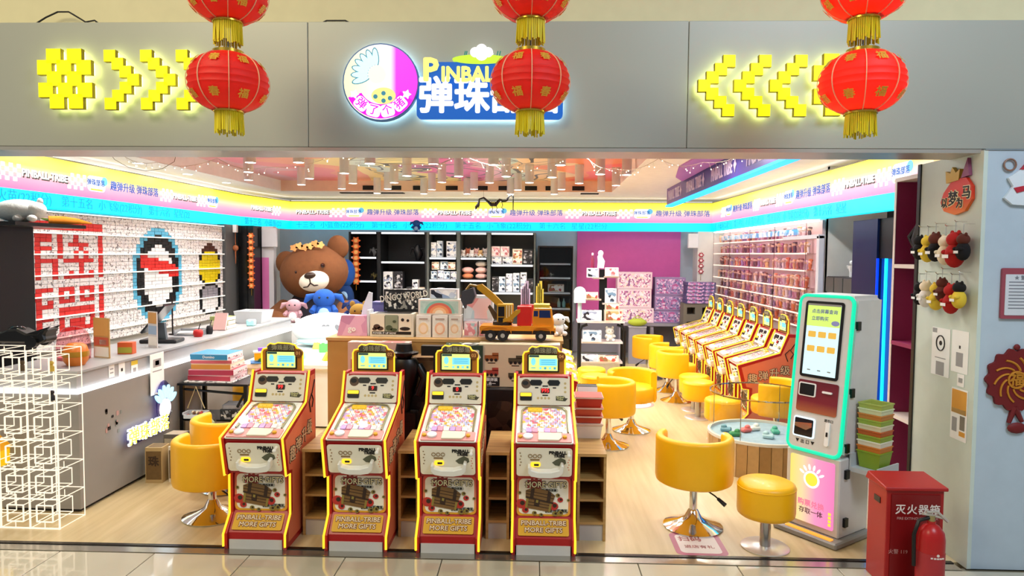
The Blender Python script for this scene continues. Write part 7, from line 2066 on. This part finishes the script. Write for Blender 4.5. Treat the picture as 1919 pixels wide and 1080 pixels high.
# ================================================================== CEILING FITTINGS
t = thing('ceiling_bulkhead', 'violet ceiling bulkhead with lettering and a blue light line', 'bulkhead', (1.85, 0, 0))
m = MB(); m.b2((0, 5.3, 2.715), (.08, 10.8, 2.97)); m.obj('fascia_strip', grad_mat('bulk_violet', [(0, '#5A4AA0'), (.6, '#3A3A86'), (1, '#7A4AA0')], 1, 5.3, 10.8), t)
m = MB(); m.b2((-.02, 5.3, 2.69), (.09, 10.8, 2.715)); m.obj('light_line', mat('bulk_blue', '#1EA8FF', emit=2.0), t)
m = MB()
for k in range(4):
    m = MB(); m.text('PINBALL TRIBE ✦', .2, Matrix.Translation((-.004, 6.0 + 1.38 * k, 2.84)) @ FACE_NX, 0, .006, .02, sx=.68)
    m.obj('lettering', mat('bulk_letter', '#D8C4DE', .5), t)
m = MB(); m.b2((.08, 5.3, 2.74), (1.2, 7.2, 2.965)); 
t2 = thing('violet_ceiling_panel', 'violet panel under the ceiling beside the lettered bulkhead', 'panel', (1.55, 0, 0))
m = MB(); m.prism([(.28, 5.2), (.28, 9.5), (.1, 9.0), (-.05, 8.0), (-.02, 7.0), (.0, 5.2)], 2.95, 2.968); m.obj('panel_board', mat('violet_panel', '#B070C0', .5), t2)
m = MB(); m.tube([(.0 - .03 + .0, 6.2, 2.945), (-.1, 6.6, 2.945), (-.22, 6.8, 2.945), (-.4, 6.85, 2.945)], .012, 6); m.obj('light_curve', mat('curve_light', '#BFD6FF', emit=2.0), t2)

DL = [(-3.19, 7.23), (-2.66, 7.22), (-1.91, 7.3), (-1.23, 7.34), (-.59, 7.4), (.13, 7.41), (-3.6, 8.1), (-2.46, 8.2), (-1.75, 8.46), (-1.11, 8.5), (-.52, 8.5), (.05, 8.6), (.62, 8.25), (.94, 8.3), (-3.1, 8.8), (-1.43, 9.22), (-.79, 9.27), (-.25, 9.25), (.42, 9.31), (.94, 9.58), (-2.1, 9.3), (-2.7, 9.4), (-3.5, 9.6), (-4.0, 9.0),
      (-2.4, 10.2), (-1.75, 10.3), (-1.1, 10.2), (-.45, 10.3), (.2, 10.2), (.8, 10.4), (-3.1, 10.2), (-2.75, 10.95), (-2.0, 11.0), (-1.3, 11.0), (-.6, 11.0), (.1, 11.0), (-1.9, 6.2), (-.6, 6.2), (.4, 6.2), (-3.2, 6.2), (-3.95, 5.5), (-2.6, 5.4), (-1.3, 5.4), (0.0, 5.4), (.85, 5.4)]  # the frontmost row is unseen, added to brighten the cabinet plush and front machines
m = MB(); m.lathe([(.055, .02), (.055, 0), (.058, 0), (.058, .25), (0, .25)], n=20); hb = m
dl0 = None
for k, (x, y) in enumerate(DL):
    row = 'first' if y < 7 else 'second' if y < 7.9 else 'third' if y < 8.75 else 'fourth' if y < 9.8 else 'fifth' if y < 10.6 else 'sixth'
    idx = sorted([q[0] for q in DL if (lambda v: 'first' if v < 7 else 'second' if v < 7.9 else 'third' if v < 8.75 else 'fourth' if v < 9.8 else 'fifth' if v < 10.6 else 'sixth')(q[1]) == row]).index(x)
    lab = 'grey cylinder ceiling spotlight, %s row from the shopfront, %s from the mosaic side' % (row, ['first', 'second', 'third', 'fourth', 'fifth', 'sixth', 'seventh', 'eighth', 'ninth', 'tenth'][idx])
    if dl0 is None:
        dl0 = thing('ceiling_spotlight', lab, 'spotlight', (x, y, 2.9), 0, 'cylinder ceiling spotlights')
        hb.obj('housing', mat('spot_grey', '#CFCCC8', .45), dl0)
        m = MB(); m.lathe([(0, .004), (.05, .004), (.053, .0), (.0, -.002)], n=20); m.obj('lens', mat('spot_lens', '#FFFDF6', emit=12.0), dl0)
        q_ = dl0
    else:
        q_ = dup(dl0, (x, y, 2.9), 0, lab)
    l = bpy.data.lights.new('spot_glow', 'AREA'); l.shape = 'DISK'; l.size = .1; l.energy = SPOT_W; l.color = (1, .97, .93); l.spread = R(150)
    lo = bpy.data.objects.new('spot_glow', l); COL.objects.link(lo); lo.parent = q_; lo.location = (0, 0, -.007)

# flush recessed lights in the white side soffits
rl0 = None
for k, (x, y, p_, lab) in enumerate([(2.45, 6.2 + 1.0 * j, PANEL_W, 'flush recessed light over the figure wall aisle, %s from the shopfront' % ONES[j]) for j in range(6)] + [(-4.78, 5.6 + 1.1 * j, PANEL_W * .45, 'flush recessed light over the service counter, %s from the shopfront' % ONES[j]) for j in range(5)] + [(1.45, 5.6, PANEL_W * .7, 'flush recessed light beside the lettered bulkhead at the shopfront'), (1.45, 6.9, PANEL_W * .7, 'flush recessed light beside the lettered bulkhead further inside')]):
    if rl0 is None:
        rl0 = thing('recessed_light', lab, 'ceiling light', (x, y, 2.97), 0, 'flush recessed lights')
        m = MB(); m.lathe([(.06, 0), (.075, 0), (.075, -.006), (.06, -.006)], n=20, ring=True); m.obj('trim_ring', WHITE, rl0)
        m = MB(); m.lathe([(0, -.001), (.06, -.001), (.06, -.004), (0, -.004)], n=20); m.obj('lens', mat('spot_lens', '#FFFDF6', emit=12.0), rl0)
        q_ = rl0
    else:
        q_ = dup(rl0, (x, y, 2.97), 0, lab)
    l = bpy.data.lights.new('recessed_glow', 'AREA'); l.shape = 'DISK'; l.size = .12; l.energy = p_; l.color = (1, .98, .95)
    lo = bpy.data.objects.new('recessed_glow', l); COL.objects.link(lo); lo.parent = q_; lo.location = (0, 0, -.008)

# fairy lights
FB_ = mat('fairy_bulb', '#FFF2D8', emit=4.0)
for k, (pts, lab) in enumerate((([(-3.95, 6.1, 2.86), (-3.5, 6.0, 2.74), (-3.0, 6.1, 2.79), (-2.5, 6.0, 2.70), (-1.9, 6.2, 2.86)], 'warm fairy light string swagged below the ceiling on the mosaic side'), ([(-1.9, 6.2, 2.86), (-1.2, 6.5, 2.80), (-.8, 6.2, 2.85), (-.3, 6.4, 2.78), (.3, 6.2, 2.86)], 'warm fairy light string swagged across the middle ceiling'),
                                ([(.3, 6.2, 2.86), (.6, 6.4, 2.74), (1.0, 6.3, 2.82), (1.35, 6.1, 2.76), (1.75, 6.0, 2.88)], 'warm fairy light string swagged beside the lettered bulkhead'))):
    t = thing('fairy_lights', lab, 'string lights')
    path = []
    for i in range(len(pts) - 1):
        a, b_ = Vector(pts[i]), Vector(pts[i + 1])
        for j in range(8):
            u = j / 8
            path.append(a.lerp(b_, u) - Vector((0, 0, .05 * math.sin(PI * u))))
    path.append(Vector(pts[-1]))
    m = MB(); m.tube(path, .0025, 4); m.obj('wire', mat('fairy_wire', '#C8B8A0', .5), t)
    m = MB()
    for p_ in path:
        q_ = p_ + Vector((rnd.uniform(-.05, .05), rnd.uniform(-.05, .05), -rnd.uniform(.0, .06)))
        m.tube([p_, q_], .0012, 3, 1); m.ell(q_, .005, 6, 4)
    o = m.obj('bulbs', [FB_, mat('fairy_wire', '#C8B8A0', .5)], t); o['kind'] = 'stuff'
    for e in (0, -1):
        m = MB(); m.cyl(pts[e], (pts[e][0], pts[e][1], 3.15 if pts[e][0] < 1.0 else 2.97), .0015, n=4); m.obj('hanger', mat('fairy_wire', '#C8B8A0', .5), t)
t = thing('sagging_cable', 'thin dark cable loop sagging over the yellow band', 'cable')
m = MB(); m.tube([(-4.45, 6.75, 2.96), (-4.4, 6.78, 2.87), (-4.3, 6.85, 2.80), (-4.15, 6.9, 2.77), (-4.0, 6.95, 2.80), (-3.9, 7.0, 2.88), (-3.85, 7.02, 3.1)], .003, 4); m.obj('cable', mat('cable_brown', '#6A5A3A', .6), t)

# black skeleton beast hanging under the rear ceiling
t = thing('skeleton_beast', 'black toy skeleton beast hanging under the rear ceiling', 'model', (-.86, 11.0, 2.74))
m = MB()
m.tube([(-.26, 0, -.03), (-.24, 0, .08), (-.17, 0, .10), (-.1, 0, .04), (-.05, 0, -.01), (.02, 0, -.01), (.09, 0, .07), (.14, 0, .05), (.2, 0, .06), (.24, 0, .13), (.28, 0, .15), (.305, 0, .13), (.305, 0, -.1)], [.026, .015, .017, .02, .03, .032, .022, .022, .02, .014, .012, .011, .007], 7)
m.obj('spine', RB, t)
m = MB(); m.tube([(-.255, 0, .0), (-.29, 0, -.05), (-.30, 0, -.09)], [.022, .025, .004], 7); m.tube([(-.25, 0, .0), (-.25, 0, -.07)], [.015, .004], 6); m.obj('skull', RB, t)
for k in range(6): m = MB(); x = -.08 + .022 * k; m.tube([(x, 0, 0), (x + .01, -.03, .04), (x + .015, -.02, .07)], [.01, .007, .003], 4); m.obj('rib', RB, t)
for (x, z, s_) in ((-.04, -.02, -1), (.12, .04, 1), (.03, -.01, 1)): m = MB(); m.tube([(x, -.02, z), (x + .02, -.04, z - .06), (x + .0, -.03, z - .1), (x + .04, -.05, z - .13)], .006, 5); m.obj('leg', RB, t)
for x in (-.17, .28): m = MB(); m.cyl((x, 0, .1), (x, 0, .23), .0015, n=4); m.obj('wire', RB, t)

# ================================================================== the shopfront line runs at a slight angle to the room
FR = Matrix.Translation((0, 4.3, 0)) @ Matrix.Rotation(R(1.15), 4, 'Z') @ Matrix.Translation((0, -4.3, 0))
FRONT_KINDS = {'floor', 'wall_upper', 'wall_fascia', 'wall_pillar', 'trim_1', 'floor_mall', 'pixel_sign', 'round_badge', 'name_board', 'loose_wire', 'low_shelf', 'fire_box', 'fire_extinguisher',
               'hanging_plush', 'slogan_plaque', 'winter_plaque', 'framed_notice', 'festive_medallion', 'round_emblem', 'small_slip', 'orange_poster'}
for o in list(SC.objects):
    if o.parent is None:
        k = o.name.split('.')[0]
        if k in FRONT_KINDS or (k == 'pinball_machine' and o.get('group') == 'front row of pinball machines') or (k == 'notice_paper' and o.location.x > 0):
            o.matrix_basis = FR @ o.matrix_basis
